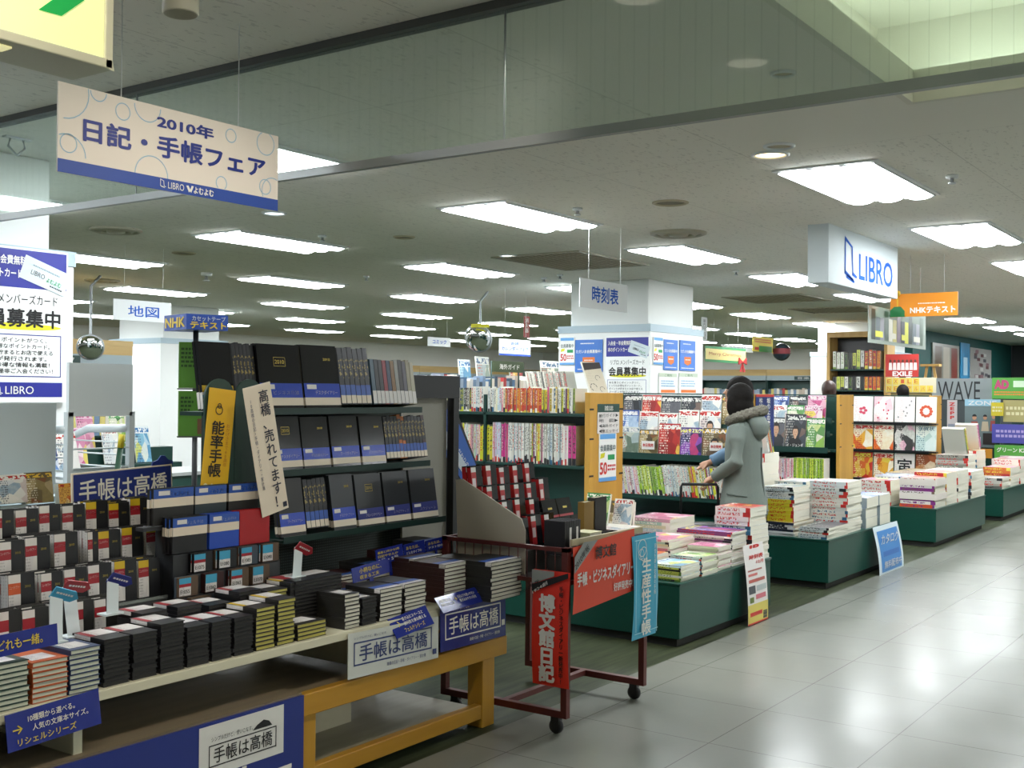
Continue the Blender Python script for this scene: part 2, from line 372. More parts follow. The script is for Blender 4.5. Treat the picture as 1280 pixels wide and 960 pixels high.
def spot(px, py, r, label, lit=None):
    p = onz(px, py, CEIL); o = thing('downlight', label, 'ceiling light', (p.x, p.y, CEIL))
    MB().lathe([(r, 0), (r, -.006), (r*.86, -.012), (r*.80, -.004), (r*.78, -.001)], 24, cap=False).build('trim_ring', HOUSE if lit != 'vent' else GRILL, o)
    MB().lathe([(r*.8, -.0005), (r*.5, -.003), (r*.1, -.004)], 24).build('lens' if lit != 'vent' else 'grille', lit if lit not in (None, 'vent') else (SLOT if lit == 'vent' else GRILL), o)
WARM = mat('ffdca0', 0.4, emit=6.0); COOL = mat('f0f7ff', 0.4, emit=5.0)
spot(963, 193, .10, 'warm lit downlight above the aisle edge', WARM)
wl = [q for q in C.objects if q.get('label') == 'warm lit downlight above the aisle edge'][0]
ld = bpy.data.lights.new('warm_lamp', 'SPOT'); ld.energy = 55; ld.color = (1, .80, .52); ld.spot_size = .62; ld.spot_blend = .9; ld.shadow_soft_size = .05
lo = bpy.data.objects.new('warm_lamp', ld); C.objects.link(lo); lo.parent = wl; lo.location = (0, 0, -.03); lo.rotation_euler = (onz(872, 826, 0)-wl.location).to_track_quat('-Z', 'Y').to_euler()
spot(974, 182, .08, 'unlit downlight beside the warm lit one')
spot(838, 253, .12, 'round speaker grille in the ceiling, above the white column', 'vent')
spot(635, 319, .09, 'small cool lit downlight beside the brown ceiling grille', COOL)
spot(505, 296, .09, 'round dark grille in the middle of the ceiling', 'vent')
spot(230, 316, .11, 'round dark grille in the ceiling at left', 'vent')
spot(343, 266, .09, 'small lit downlight below the hanging diary fair sign', COOL)
spot(979, 91, .05, 'small round detector on the plain ceiling strip')
def detector(px, py, label, r=.035, h=.05):
    p = onz(px, py, CEIL); o = thing('sprinkler', label, 'sprinkler', (p.x, p.y, CEIL))
    MB().lathe([(r, 0), (r, -h*.3), (r*.7, -h*.4)], 16).build('rose', HOUSE, o)
    MB().lathe([(r*.3, -h*.4), (r*.3, -h*.8), (r*.6, -h*.85), (r*.6, -h)], 12).build('head', STEEL, o)
for px, py, la in ((722, 260, 'small sprinkler between the ceiling panels, near the timetable sign'), (403, 294, 'small sprinkler left of the middle ceiling panels'), (458, 345, 'small sprinkler in the far middle ceiling'), (258, 341, 'boxy detector on the left ceiling'), (1190, 219, 'small sprinkler near the right front ceiling panel'), (680, 347, 'dark sensor left of the white column'), (920, 338, 'dark sensor right of the white column'), (700, 343, 'small sprinkler beside the brown grille')):
    detector(px, py, la, .06 if 'boxy' in la else .035, .09 if 'boxy' in la else .05)
def grille(px, py, lx, ly, label, lit=False):
    p = onz(px, py, CEIL); o = thing('ceiling_grille', label, 'vent', (p.x, p.y, CEIL))
    MB().box(-lx-.03, -ly-.03, -.012, lx+.03, -ly, 0).box(-lx-.03, ly, -.012, lx+.03, ly+.03, 0).box(-lx-.03, -ly, -.012, -lx, ly, 0).box(lx, -ly, -.012, lx+.03, ly, 0).build('frame', BEIGE, o)
    b = MB(); n = 14
    for i in range(n): y = -ly+(i+.5)*2*ly/n; b.box(-lx, y-.012, -.008, lx, y+.004, -.003)
    b.build('slats', GRILL, o); MB().box(-lx, -ly, -.002, lx, ly, 0).build('backing', SLOT, o)
grille(715, 326, .62, .45, 'brown slatted return air grille in front of the white column')
grille(972, 373, .55, .5, 'slatted ceiling grille right of the white column')
grille(1045, 387, .5, .5, 'slatted ceiling grille above the right wooden bookcase')
# ------------------------------------------------------------------ glass smoke barrier
RAIL = mat('8f9494', 0.4, 0.3); SEAL = mat('4a4d4c', 0.5)
sb = thing('smoke_barrier', 'wired glass smoke barrier hanging below the ceiling in grey rails', 'smoke barrier', (2.95, 2.0, CEIL))
MB().box(-.03, -5, -.028, .03, 5.6, 0).build('top_rail', SEAL, sb)
MB().box(-.012, -5, -.475, .012, 5.6, -.445).build('bottom_rail', RAIL, sb)
GW = m_glass('wired_glass', 'b8c4bc', 0.10, True); ys = [-5, -2.45, .12, 2.0, 3.55, 5.6]
for a, b in zip(ys[:-1], ys[1:]): MB().box(-.003, a+.004, -.447, .003, b-.004, -.028).build('glass_pane', GW, sb)
for y in ys[1:-1]: MB().tube([(0, y, -.447), (0, y, -.028)], .0035, 6).build('joint_strip', STEEL, sb)
# cream wall-mounted spotlight under the ceiling, top edge of the view
p = onz(226, -14, CEIL-0.1); o = thing('ceiling_spotlight', 'cream cylinder spotlight hanging at the top edge beside the green exit box', 'spotlight', (p.x, p.y, CEIL))
MB().lathe([(.030, -.05), (.052, -.055), (.052, -.17), (.046, -.175), (.044, -.15)], 24).build('shade', mat('cfcbb8', .4), o); MB().lathe([(.05, 0), (.05, -.015), (.015, -.02), (.015, -.055)], 18).build('mount', mat('cfcbb8', .4), o)
p = onz(22, 172, CEIL); o = thing('ceiling_hook', 'bent metal hook clip on the ceiling above the left column', 'hook', (p.x, p.y, CEIL))
MB().box(-.07, -.02, -.01, .07, .02, 0).build('plate', STEEL, o); MB().tube([(-.04, 0, -.01), (-.05, 0, -.05), (0, 0, -.09), (.04, 0, -.05), (.03, 0, -.01)], .006, 6).build('loop', STEEL, o)
# ================================================================== hanging signs and notices
def strings(o, pts, ztop, name='cord'):
    """thin cords from points in the thing's frame straight up to the ceiling"""
    for x, y, z in pts: MB().tube([(x, y, z), (x, y, ztop)], .0018, 5).build(name, STRING, o)
def board(name, label, cat, p_tl, p_br, m, th=.006, rz=0.0, group=None):
    """upright board; p_tl / p_br are its upper-left and lower-right corners in the world"""
    d = Vector((p_br.x-p_tl.x, p_br.y-p_tl.y, 0)); wdt = d.length; h = p_tl.z-p_br.z; rz = math.atan2(d.y, d.x)
    o = thing(name, label, cat, (p_tl.x, p_tl.y, p_br.z), rz, group)
    MB().box(0, 0, 0, wdt, th, h).build('panel', m, o)
    o['w'] = wdt; o['h'] = h
    return o, wdt, h
# -- diary fair sign
SIGNP = mat('e4dcd2', 0.5); RINGB = mat('8fb9d2', 0.5); SB = mat('22479f', 0.45); SB2 = mat('1d2f86', 0.45)
tl = ony(73, 101, 3.0); br = ony(347, 264, 3.0)
o, W, H = board('hanging_sign', 'large hanging sign for the 2010 diary fair, white with a blue foot band', 'sign', tl, br, SIGNP)
patch(o, 'foot_band', (0, 0, W, H*.150), SB)
text(o, '2010年', (W*.40, H*.74, W*.665, H*.90), SB2, bold=.035)
text(o, '日記・手帳フェア', (W*.095, H*.39, W*.93, H*.665), SB2, bold=.03)
text(o, 'LIBRO', (W*.452, H*.035, W*.525, H*.115), WHITE, y=-.003); text(o, 'よむよむ', (W*.57, H*.03, W*.665, H*.115), WHITE, y=-.003, bold=.03)
def flag_logo(par, x, z, s, m, y=-.003):
    b = MB()
    for (x0, z0, x1, z1, wd) in ((0,.1,0,1,.09), (0,1,.55,.8,.09), (.55,.8,.62,.1,.09), (0,.1,.62,-.08,.1), (.15,.0,.7,-.12,.1), (.62,.1,.9,.02,.1)):
        d = Vector((x1-x0, z1-z0)).normalized()*wd/2; n = Vector((-d.y, d.x))
        b.face([(x+(x0+n.x-d.x)*s, y, z+(z0+n.y-d.y)*s), (x+(x1+n.x+d.x)*s, y, z+(z1+n.y+d.y)*s), (x+(x1-n.x+d.x)*s, y, z+(z1-n.y-d.y)*s), (x+(x0-n.x-d.x)*s, y, z+(z0-n.y+0)*s)])
    return b.build('emblem', m, par, fix=False)
flag_logo(o, W*.418, H*.045, H*.085, WHITE)
b = MB()
for pts in ([(.535,.11),(.545,.115),(.556,.06),(.548,.03)], [(.552,.05),(.558,.03),(.570,.115),(.560,.12)]): b.face([(W*a, -.003, H*c) for a, c in pts])
b.build('bird_mark', WHITE, o, fix=False)
ring(o, 'bubble_pattern', [(W*.02,H*.92,W*.095,.003), (W*.155,H*.985,W*.03,.003), (W*.255,H*.83,W*.028,.003), (W*.36,H*.965,W*.055,.003), (W*.04,H*.335,W*.03,.003), (W*.035,H*.2,W*.07,.003), (W*.75,H*.855,W*.024,.003), (W*.93,H*.86,W*.044,.003), (W*.38,H*.15,W*.07,.003), (W*.705,H*.225,W*.024,.003), (W*.93,H*.29,W*.028,.003), (W*.97,H*.24,W*.055,.003)], RINGB, clip=(0, H*.15, W, H))
strings(o, [(W*.25, .003, H), (W*.79, .003, H)], CEIL-tl.z+H)
# -- green exit box at the top left
o = thing('exit_sign', 'green and white illuminated exit box at the top left corner', 'sign', (1.53, 2.16, 2.20))
HSG = mat('c9c7ae', 0.5)
b = MB(); b.box(-.95, 0, 0, 0, .15, .022).box(-.95, 0, .40, 0, .15, .42).box(-.02, 0, 0, 0, .15, .42).box(-.95, 0, 0, -.93, .15, .42).box(-.95, .13, 0, 0, .15, .42)
b.build('housing', HSG, o, bevel=.003)
MB().box(-.93, .008, .022, -.02, .02, .40).build('light_panel', mat('e2eca4', .4, emit=.50), o)
b = MB(); y = .0065
b.face([(-.30, y, .15), (-.22, y, .125), (-.135, y, .20), (-.175, y, .225)]); b.face([(-.46, y, .05), (-.38, y, .05), (-.26, y, .19), (-.33, y, .22)]); b.face([(-.42, y, .22), (-.30, y, .20), (-.2, y, .30), (-.29, y, .36)]); b.lathe([(.028, -.001), (.028, .0)], 18, T=Matrix.Translation((-.17, y, .33)) @ Matrix.Rotation(PI/2, 4, 'X'))
oo = V0 = Vector((1.53, 2.16, 2.20)); b.face([ony(q_[0], q_[1], 2.1663)-oo for q_ in ((48, 12), (77, 20), (106, 0), (78, -9))]); b.build('running_figure', mat('18a04a', .4, emit=.25), o, fix=False)
b = MB(); b.box(-.80, .006, .05, -.52, .0075, .36); b.build('door_symbol', mat('18a04a', .4, emit=.25), o)
MB().box(-.36, .03, -.004, -.22, .07, .0).build('light_slot', mat('f8f0b0', .4, emit=.6), o)
MB().tube([(-.2, .075, .42), (-.2, .075, CEIL-2.2)], .012, 10).tube([(-.75, .075, .42), (-.75, .075, CEIL-2.2)], .012, 10).build('hanger', HSG, o)
# -- LIBRO light box over the aisle edge
tl = ony(1036, 275, 2.9); br = ony(1122, 371, 2.9); W = br.x-tl.x; H = tl.z-ony(1036, 353, 2.9).z
o = thing('shop_sign', 'white hanging shop sign box with blue lettering over the aisle edge', 'sign', (tl.x, 2.9, tl.z-H))
MB().box(0, 0, 0, W, .16, H).build('box', mat('c3ccce', .55, spec=.25), o, bevel=.006)
SBL = mat('2358b4', .7, spec=.1)
text(o, 'LIBRO', (W*.40, H*.17, W*.91, H*.62), SBL, bold=.012); flag_logo(o, W*.21, H*.18, H*.62, SBL)
MB().box(.02, .06, H, .06, .10, CEIL-o.location.z).box(W-.06, .06, H, W-.02, .10, CEIL-o.location.z).build('hanger', HOUSE, o)
# -- section signs
SECB = mat('1d55b0', .6, spec=.2); SECW = mat('d2d6d6', .6, spec=.2)
def section(label, body, tl, br, box, bold=.02, m=SECB, pm=SECW, name='section_sign'):
    o, W, H = board(name, label, 'sign', tl, br, pm)
    x0, z0, x1, z1 = box; text(o, body, (W*x0, H*z0, W*x1, H*z1), m, bold=bold)
    strings(o, [(W*.18, .003, H), (W*.85, .003, H)], CEIL-br.z); return o, W, H
section('white hanging section sign with three blue characters, in front of the white column', '時刻表', ony(725, 347, 4.3), ony(784, 391, 4.3), (.24, .22, .80, .80))
section('white hanging section sign with two blue characters, above the map books at left', '地図', ony(142, 373, 8.4), ony(214, 404, 8.4), (.24, .2, .78, .74), .01)
section('small white hanging section sign for comics, beside the round mirror', 'コミック', ony(535, 421, 11.0), ony(563, 434, 11.0), (.2, .28, .82, .75), .02)
o, W, H = section('white hanging calendar fair sign beside the convex mirror', 'カレンダーフェア', ony(624, 423, 8.0), ony(663, 446, 8.0), (.08, .30, .93, .56), .03)
text(o, '2010年', (W*.36, H*.66, W*.62, H*.86), SECB, bold=.03); patch(o, 'foot_band', (0, 0, W, H*.12), SB)
tl = ony(655, 395, 9.0); br = ony(662, 422, 9.0)
o, W, H = board('fire_extinguisher_sign', 'narrow red upright sign for the fire extinguisher, hanging beside the mirror', 'sign', tl, br, mat('8f2a24', .45)); text(o, '消火器', (W*.2, H*.22, W*.8, H*.92), WHITE, vert=True, line=1.0); strings(o, [(W*.5, .003, H)], CEIL-br.z)
tl = ony(877, 396, 6.6); br = ony(884, 427, 6.6)
o, W, H = board('blade_sign', 'narrow white upright sign at the right edge of the white column', 'sign', tl, br, SECW); text(o, '案内はこちら', (W*.25, H*.08, W*.75, H*.92), BLACK, vert=True, line=.95); strings(o, [(W*.5, .003, H)], CEIL-br.z)
section('long white section sign with faint blue characters behind the christmas banner', 'えほん', ony(903, 431, 8.6), ony(941, 441, 8.6), (.2, .2, .75, .75), 0)
# -- orange programme text sign
tl = onx(1113, 368, 10.4); br = onx(1197, 394, 10.4)
o, W, H = board('publisher_sign', 'long orange sign with white lettering hanging over the magazine aisle', 'sign', tl, br, mat('e08a1c', .4), th=.02)
text(o, 'NHKテキスト', (W*.30, H*.13, W*.97, H*.42), WHITE, bold=.035); greek(o, 'small_print', (W*.42, H*.50, W*.82, H*.58), 1, WHITE, fill=1)
MB().prism([(0,0), (W*.22,0), (W*.22,H*.25), (W*.16,H*.45), (W*.06,H*.45), (0,H*.28)], -.004, -.0015).build('green_patch', mat('2f7d4a', .4), o)
b = MB().lathe([(H*.14, 0), (H*.14, .006)], 16, T=Matrix.Translation((W*.11, -.004, H*1.02)) @ Matrix.Rotation(PI/2, 4, 'X')); b.box(W*.10, -.004, H*.45, W*.12, -.001, H*.9); b.build('flower_topper', mat('e3b52a', .4), o)
strings(o, [(W*.3, .01, H), (W*.8, .01, H)], CEIL-br.z)
# -- clear hanging panel with photographs
tl = ony(1086, 381, 3.15); br = ony(1157, 437, 3.15); W = br.x-tl.x; H = tl.z-ony(1086, 428, 3.15).z
o = thing('hanging_photo_panel', 'clear hanging panel showing photographs, below the shop sign', 'panel', (tl.x, 3.15, tl.z-H))
MB().box(0, 0, 0, W, .008, H).build('panel', mat('aab4ac', .12), o)
rr = random.Random(5); pal = ['39423f', '5d6a72', '8e8f9a', '4f5f52', 'c9c7b9', 'b9b06a', '7a6a77', '2f3540', 'd8d84a']
for i in range(13): patch(o, 'photo', (W*(.04+.070*i), H*.10, W*(.04+.070*i+.062), H*(.72+.2*(i % 3 == 0))), mat(pal[i % 9], .3), y=-.002)
for i in range(4): patch(o, 'caption', (W*(.1+.22*i), H*.18, W*(.1+.22*i+.12), H*.34), mat(['d8d84a', 'c9c7b9'][i % 2], .4), y=-.003)
strings(o, [(W*.1, .004, H), (W*.9, .004, H)], CEIL-o.location.z)
# -- christmas banner, yellow poster, mirror ball
tl = ony(882, 432, 7.5); br = ony(932, 455, 7.5)
o, W, H = board('christmas_banner', 'gold and green hanging banner reading Merry Christmas', 'banner', tl, br, mat('2f7a4a', .5)); patch(o, 'gold_field', (0, H*.16, W, H*.84), mat('c9b877', .5)); text(o, 'Merry Christmas', (W*.08, H*.38, W*.88, H*.64), mat('8a2c22', .5), y=-.003); strings(o, [(W*.2, .003, H), (W*.8, .003, H)], CEIL-br.z)
b = MB()
for sx in (-1, 1): b.prism([(0, 0), (sx*.14, .07), (sx*.15, -.04)], -.02, .0); b.prism([(0, 0), (sx*.03, -.16), (sx*.1, -.15)], -.015, 0)
q = b.build('bow', mat('9c1f22', .5), o, loc=(W*.9, -.005, H*.1))
tl = ony(941, 420, 6.6); br = ony(966, 441, 6.6)
o, W, H = board('hanging_poster', 'small yellow and green poster hanging left of the mirror ball', 'poster', tl, br, mat('d9c23a', .5)); patch(o, 'green_foot', (W*.3, 0, W*.95, H*.4), mat('3f8d3f', .5)); patch(o, 'red_mark', (W*.1, H*.1, W*.3, H*.3), mat('b8332a', .5)); greek(o, 'print', (W*.1, H*.55, W*.9, H*.85), 2, mat('c4452e', .5), y=-.002, fill=1); strings(o, [(W*.2, .003, H), (W*.8, .003, H)], CEIL-br.z)
# -- blue rotating stand header is built with its stand; convex mirrors
CHROME = mat('dfe3e6', 0.05, 1.0); MRIM = mat('9aa0a2', .4, .4)
p = onz(610, 364, CEIL); fw = (p-Vector((0, 0, CAMZ))).dot(CF); c = Vector((0, 0, CAMZ))+ray(598, 423)*fw; r = 17.5*fw/FPX
def convex(name, label, c, r, rz, ceil_z, tilt=.25):
    o = thing(name, label, 'mirror', c, rz)
    T = Matrix.Rotation(tilt, 4, 'X') @ Matrix.Rotation(PI/2, 4, 'X')
    MB().lathe([(r, 0), (r*.9, .09*r*2), (r*.7, .15*r*2), (r*.4, .20*r*2), (r*.05, .22*r*2)], 32, T=T).build('mirror_face', CHROME, o)
    MB().lathe([(r*1.0, -.02), (r*1.05, 0), (r*1.0, .012)], 32, T=T).build('rim', MRIM, o)
    if ceil_z: MB().tube([(0, .03, 0), (0, .06, r*1.2), (0, .06, ceil_z-c.z-.12), (0.1, .06, ceil_z-c.z)], .016, 8).build('bracket', MRIM, o)
    return o
o = convex('convex_mirror', 'round convex mirror hanging from a ceiling bracket beside the calendar sign', c, r, -PI/2+YAW-.35, CEIL)
MB().box(-r*.2, -.16, r*.72, r*1.15, -.15, r*.98).build('notice_strip', mat('d6cf2e', .5), o)
c2 = ony(113, 434, 11.0); r2 = 16*(c2-Vector((0, 0, CAMZ))).dot(CF)/FPX
convex('convex_mirror', 'convex mirror on a pole above the far left comic shelves', c2, r2, -PI/2+YAW+.35, CEIL)
c3 = ony(977, 440, 6.4); r3 = 11*(c3-Vector((0, 0, CAMZ))).dot(CF)/FPX
o = thing('glass_globe', 'shiny round hanging globe with red and blue pattern above the music books', 'decoration', c3)
MB().lathe([(r3*math.cos(a), r3*math.sin(a)) for a in [-PI/2+.05+i*(PI-.1)/14 for i in range(15)]], 24).build('globe', mat('47525e', .1, .6), o)
MB().lathe([(r3*1.01, -.03), (r3*1.012, .05)], 24, cap=False).build('coloured_band', mat('7d3036', .2, .3), o); strings(o, [(0, 0, r3*.98)], CEIL-c3.z)
# ------------------------------------------------------------------ posters on the columns
PSB = mat('2a2f8e', .4); YEL = mat('d8d224', .5); GRN = mat('2f9a58', .5); LBL = mat('5f9fd8', .45); RED = mat('c8342e', .45); ORG = mat('d9722a', .5)
def member_poster(tl, br, label, th=.006):
    """members' card poster: navy head with a tilted card, headline with a yellow swash, boxed text, navy foot"""
    o, W, H = board('poster', label, 'poster', tl, br, mat('eef0ee', .4), th)
    patch(o, 'head_band', (W*.02, H*.74, W*.985, H*.985), PSB)
    text(o, '入会金・年会費無料', (W*.06, H*.885, W*.60, H*.945), WHITE, y=-.003, bold=.02); text(o, '本のポイントカード', (W*.06, H*.80, W*.56, H*.86), WHITE, y=-.003, bold=.02)
    T = Matrix.Translation((W*.775, 0, H*.83)) @ Matrix.Rotation(.32, 4, 'Y')
    b = MB(); cw, ch = W*.225, H*.078; b.face([T @ Vector(q) for q in ((-cw,-.004,-ch),(cw,-.004,-ch),(cw,-.004,ch),(-cw,-.004,ch))]); b.build('member_card', mat('cfdbe0', .3), o, fix=False)
    text(o, 'LIBRO', (-cw*.6, -ch*.35, 0, ch*.05), BLACK, y=-.0055, T=T); text(o, 'よむよむ', (cw*.1, -ch*.45, cw*.75, -ch*.05), GRN, y=-.0055, T=T, bold=.02); greek(o, 'card_print', (-cw*.6, ch*.3, cw*.6, ch*.5), 1, mat('8aa0aa', .5), y=-.0055, fill=1).matrix_local = T; greek(o, 'card_number', (cw*.3, -ch*.8, cw*.85, -ch*.6), 1, BLACK, y=-.0055, fill=1).matrix_local = T
    text(o, 'リブロ メンバーズカード', (W*.12, H*.635, W*.90, H*.70), BLACK, bold=.005)
    b = MB(); n = 24; b.face([(W*(.52+.42*math.cos(2*PI*i/n)), -.001, H*(.49+.022*math.sin(2*PI*i/n))) for i in range(n)]); b.build('yellow_swash', YEL, o, fix=False)
    text(o, '会員募集中', (W*.08, H*.485, W*.93, H*.605), BLACK, y=-.002, bold=.025)
    bx = (W*.05, H*.165, W*.94, H*.44); b = MB(); t = W*.008
    for q in ((bx[0],bx[1],bx[2],bx[1]+t), (bx[0],bx[3]-t,bx[2],bx[3]), (bx[0],bx[1],bx[0]+t,bx[3]), (bx[2]-t,bx[1],bx[2],bx[3])): b.face([(q[0],-.001,q[1]),(q[2],-.001,q[1]),(q[2],-.001,q[3]),(q[0],-.001,q[3])])
    b.build('text_frame', PSB, o, fix=False)
    for i, s in enumerate(('本を買うとポイントがつく、', 'とってもお得なポイントカード。', 'ポイントが貯まるとお店で使える', 'クーポンが発行されます。', 'その他のお得な情報も満載！', 'この機会に是非ご入会ください！')):
        text(o, s, (W*.09, H*(.388-.040*i), W*(.80+.03*(i % 3)), H*(.418-.040*i)), BLACK, bold=.003)
    patch(o, 'foot_band', (W*.02, H*.035, W*.955, H*.13), PSB); text(o, 'LIBRO', (W*.42, H*.055, W*.68, H*.105), WHITE, y=-.003); flag_logo(o, W*.335, H*.058, H*.05, WHITE)
    return o
cc = Vector((2.50, 5.61, 0))
tl = ony(-52, 300, 5.58); br = ony(83, 503, 5.58)
member_poster(tl, br, 'large membership poster on the left column, cut by the left edge')
# frontage of the cladding (y) and its left side (x) on the white column
FX, FY = 10.9-.012, 5.87-.012
member_poster(onx(757, 421, FX), onx(811, 497, FX)+Vector((0, 0, -.18)), 'membership poster with navy head on the left face of the white column')
def fund_poster(tl, br, label):
    o, W, H = board('poster', label, 'poster', tl, br, mat('3f74c4', .4)); text(o, 'ただいま会員募集中！', (W*.04, H*.58, W*.96, H*.69), WHITE, bold=.02); greek(o, 'headline', (W*.2, H*.84, W*.7, H*.9), 1, WHITE, fill=1)
    b = MB(); b.face([(W*x, -.001, H*z) for x, z in ((.28,.46),(.72,.46),(.72,.25),(.5,.17),(.28,.25))]); b.build('orange_shield', ORG, o, fix=False); greek(o, 'shield_print', (W*.34, H*.32, W*.66, H*.38), 1, WHITE, y=-.002, fill=1); greek(o, 'footer', (W*.1, H*.05, W*.9, H*.1), 1, WHITE, fill=1)
def fifty_poster(tl, br, label):
    o, W, H = board('poster', label, 'poster', tl, br, mat('eef0ec', .4)); patch(o, 'blue_head', (W*.05, H*.88, W*.95, H*.985), LBL); text(o, '会員募集中', (W*.06, H*.62, W*.94, H*.76), mat('41585a', .5), bold=.01); text(o, '50', (W*.04, H*.14, W*.46, H*.40), RED, bold=.03)
    greek(o, 'red_print', (W*.5, H*.18, W*.95, H*.34), 2, RED, fill=1); patch(o, 'green_print', (W*.5, H*.44, W*.9, H*.55), GRN); b = MB(); b.face([(W*x, -.001, H*z) for x, z in ((.05,.47),(.3,.5),(.34,.6),(.1,.58))]); b.build('yellow_burst', YEL, o, fix=False); patch(o, 'blue_foot', (0, 0, W, H*.08), LBL); return o
fifty_poster(onx(700, 422, FX), onx(718, 456, FX), 'small discount poster on the left edge of the white column'); fund_poster(onx(719, 425, FX), onx(753, 465, FX), 'blue poster with an orange shield on the left face of the white column')
fifty_poster(ony(817, 421, FY), ony(829, 456, FY), 'small discount poster on the right face of the white column'); fund_poster(ony(830, 424, FY), ony(847, 463, FY), 'blue shield poster on the right face of the white column, left one'); fund_poster(ony(850, 425, FY), ony(869, 464, FY), 'blue shield poster on the right face of the white column, right one')
def table_poster(tl, br, label):
    o, W, H = board('poster', label, 'poster', tl, br, mat('e9ebe6', .4)); patch(o, 'head', (0, H*.84, W, H), mat('b9c4b0', .5)); text(o, 'ご案内', (W*.3, H*.86, W*.7, H*.97), mat('2a5f3a', .5)); patch(o, 'orange_strip', (W*.1, H*.2, W*.9, H*.32), ORG); greek(o, 'print', (W*.1, H*.4, W*.9, H*.7), 3, mat('7fa8c8', .5), seed=3)
table_poster(ony(824, 466, FY), ony(846, 497, FY), 'green-edged notice sheet on the right face of the white column, left one'); table_poster(ony(849, 466, FY), ony(872, 497, FY), 'green-edged notice sheet on the right face of the white column, right one')
# ================================================================== books of every kind
def rot(x, y, z): return Matrix((x, y, z)).transposed().to_4x4()      # columns = images of the book's own axes
V = Vector
AX, AY, AZ = V((1,0,0)), V((0,1,0)), V((0,0,1))
FLAT = rot(AX, AY, AZ)                 # spine to the left, front cover up
FLAT_SPINE_FRONT = rot(AY, -AX, AZ)    # spine towards the aisle
FLAT_FORE_FRONT = rot(-AY, AX, AZ)     # page edges towards the aisle
FLAT_RIGHT = rot(-AX, -AY, AZ)         # spine to the right
SPINE = rot(AY, AZ, AX)                # standing, spine out
FACE = rot(AX, AZ, -AY)                # standing, front cover out
ZL = Matrix.Rotation(-PI/2, 4, 'Z')    # turns a front that faces the aisle to face the photographer's side
BK = {}
def book_meshes(w, l, t, cover, page, prnt=None, spn=None, soft=False, extras=()):
    """canonical book: x from spine to fore-edge, y length, z thickness; extras = printed bands on cover: (name, x0, y0, x1, y1, mat) in 0..1, or spine bands ('s', name, y0, y1, mat)"""
    k = (round(w, 4), round(l, 4), round(t, 4), cover.name, page.name, prnt and prnt.name, spn and spn.name, soft, extras)
    if k in BK: return BK[k]
    ct = .0008 if soft else .0018; ov = .0006 if soft else .0025; X, Y, Z = w/2, l/2, t/2
    b = MB(); b.box(-X, -Y, -Z, X, Y, -Z+ct).box(-X, -Y, Z-ct, X, Y, Z).box(-X, -Y, -Z+ct, -X+ct, Y, Z-ct)
    e = .0003; ms = [cover]
    if prnt: b.face([(-X, -Y, Z+e), (X, -Y, Z+e), (X, Y, Z+e), (-X, Y, Z+e)], 1, [(0,0),(1,0),(1,1),(0,1)]); ms.append(prnt)
    if spn: b.face([(-X-e, -Y, -Z), (-X-e, -Y, Z), (-X-e, Y, Z), (-X-e, Y, -Z)], len(ms), [(0,0),(1,0),(1,1),(0,1)]); ms.append(spn)
    cm = b.mesh('cover', ms, fix=False)
    pm = MB().box(-X+ct, -Y+ov, -Z+ct, X-ov, Y-ov, Z-ct).mesh('page_block', page)
    parts = [('page_block', pm)]; e = .0006
    for x in extras:
        q = MB(); e += .00025
        if x[0] == 's':
            _, nm, y0, y1, m = x; q.face([(-X-e, -Y+l*y0, -Z), (-X-e, -Y+l*y0, Z), (-X-e, -Y+l*y1, Z), (-X-e, -Y+l*y1, -Z)])
        else:
            nm, x0, y0, x1, y1, m = x; q.face([(-X+w*x0, -Y+l*y0, Z+e), (-X+w*x1, -Y+l*y0, Z+e), (-X+w*x1, -Y+l*y1, Z+e), (-X+w*x0, -Y+l*y1, Z+e)], 0, [(0,0),(1,0),(1,1),(0,1)])
            if nm == 'label_band': q.face([(-X-e, -Y+l*y0, -Z), (-X-e, -Y+l*y0, Z), (-X-e, -Y+l*y1, Z), (-X-e, -Y+l*y1, -Z)]) if x0 == 0 else None
        parts.append((nm, q.mesh(nm, m, fix=False)))
    BK[k] = (cm, parts); return BK[k]
def book(bm, M, name, label, cat='book', group=None, lite=False):
    o = bpy.data.objects.new(name, bm[0]); C.objects.link(o); o.matrix_world = M; tag(o, label, cat, group)
    for nm, me in (bm[1][:1] if lite else bm[1]): obj(nm, me, o)
    return o
def T3(x, y, z): return Matrix.Translation((x, y, z))
def front_text(o, bm_dims, body, box, m, bold=.01):
    """lettering on a book's front cover, in cover coordinates 0..1"""
    w, l, t = bm_dims; me = text_mesh(body, bold, 1.0, m); x0, y0, x1, y1 = box
    q = bpy.data.objects.new('lettering', me); C.objects.link(q); q.parent = o
    q.matrix_local = Matrix.Translation((-w/2+w*x0, -l/2+l*y0, t/2+.0011)) @ Matrix(((w*(x1-x0), 0, 0, 0), (0, 0, l*(y1-y0), 0), (0, 1, 0, 0), (0, 0, 0, 1)))
    return q
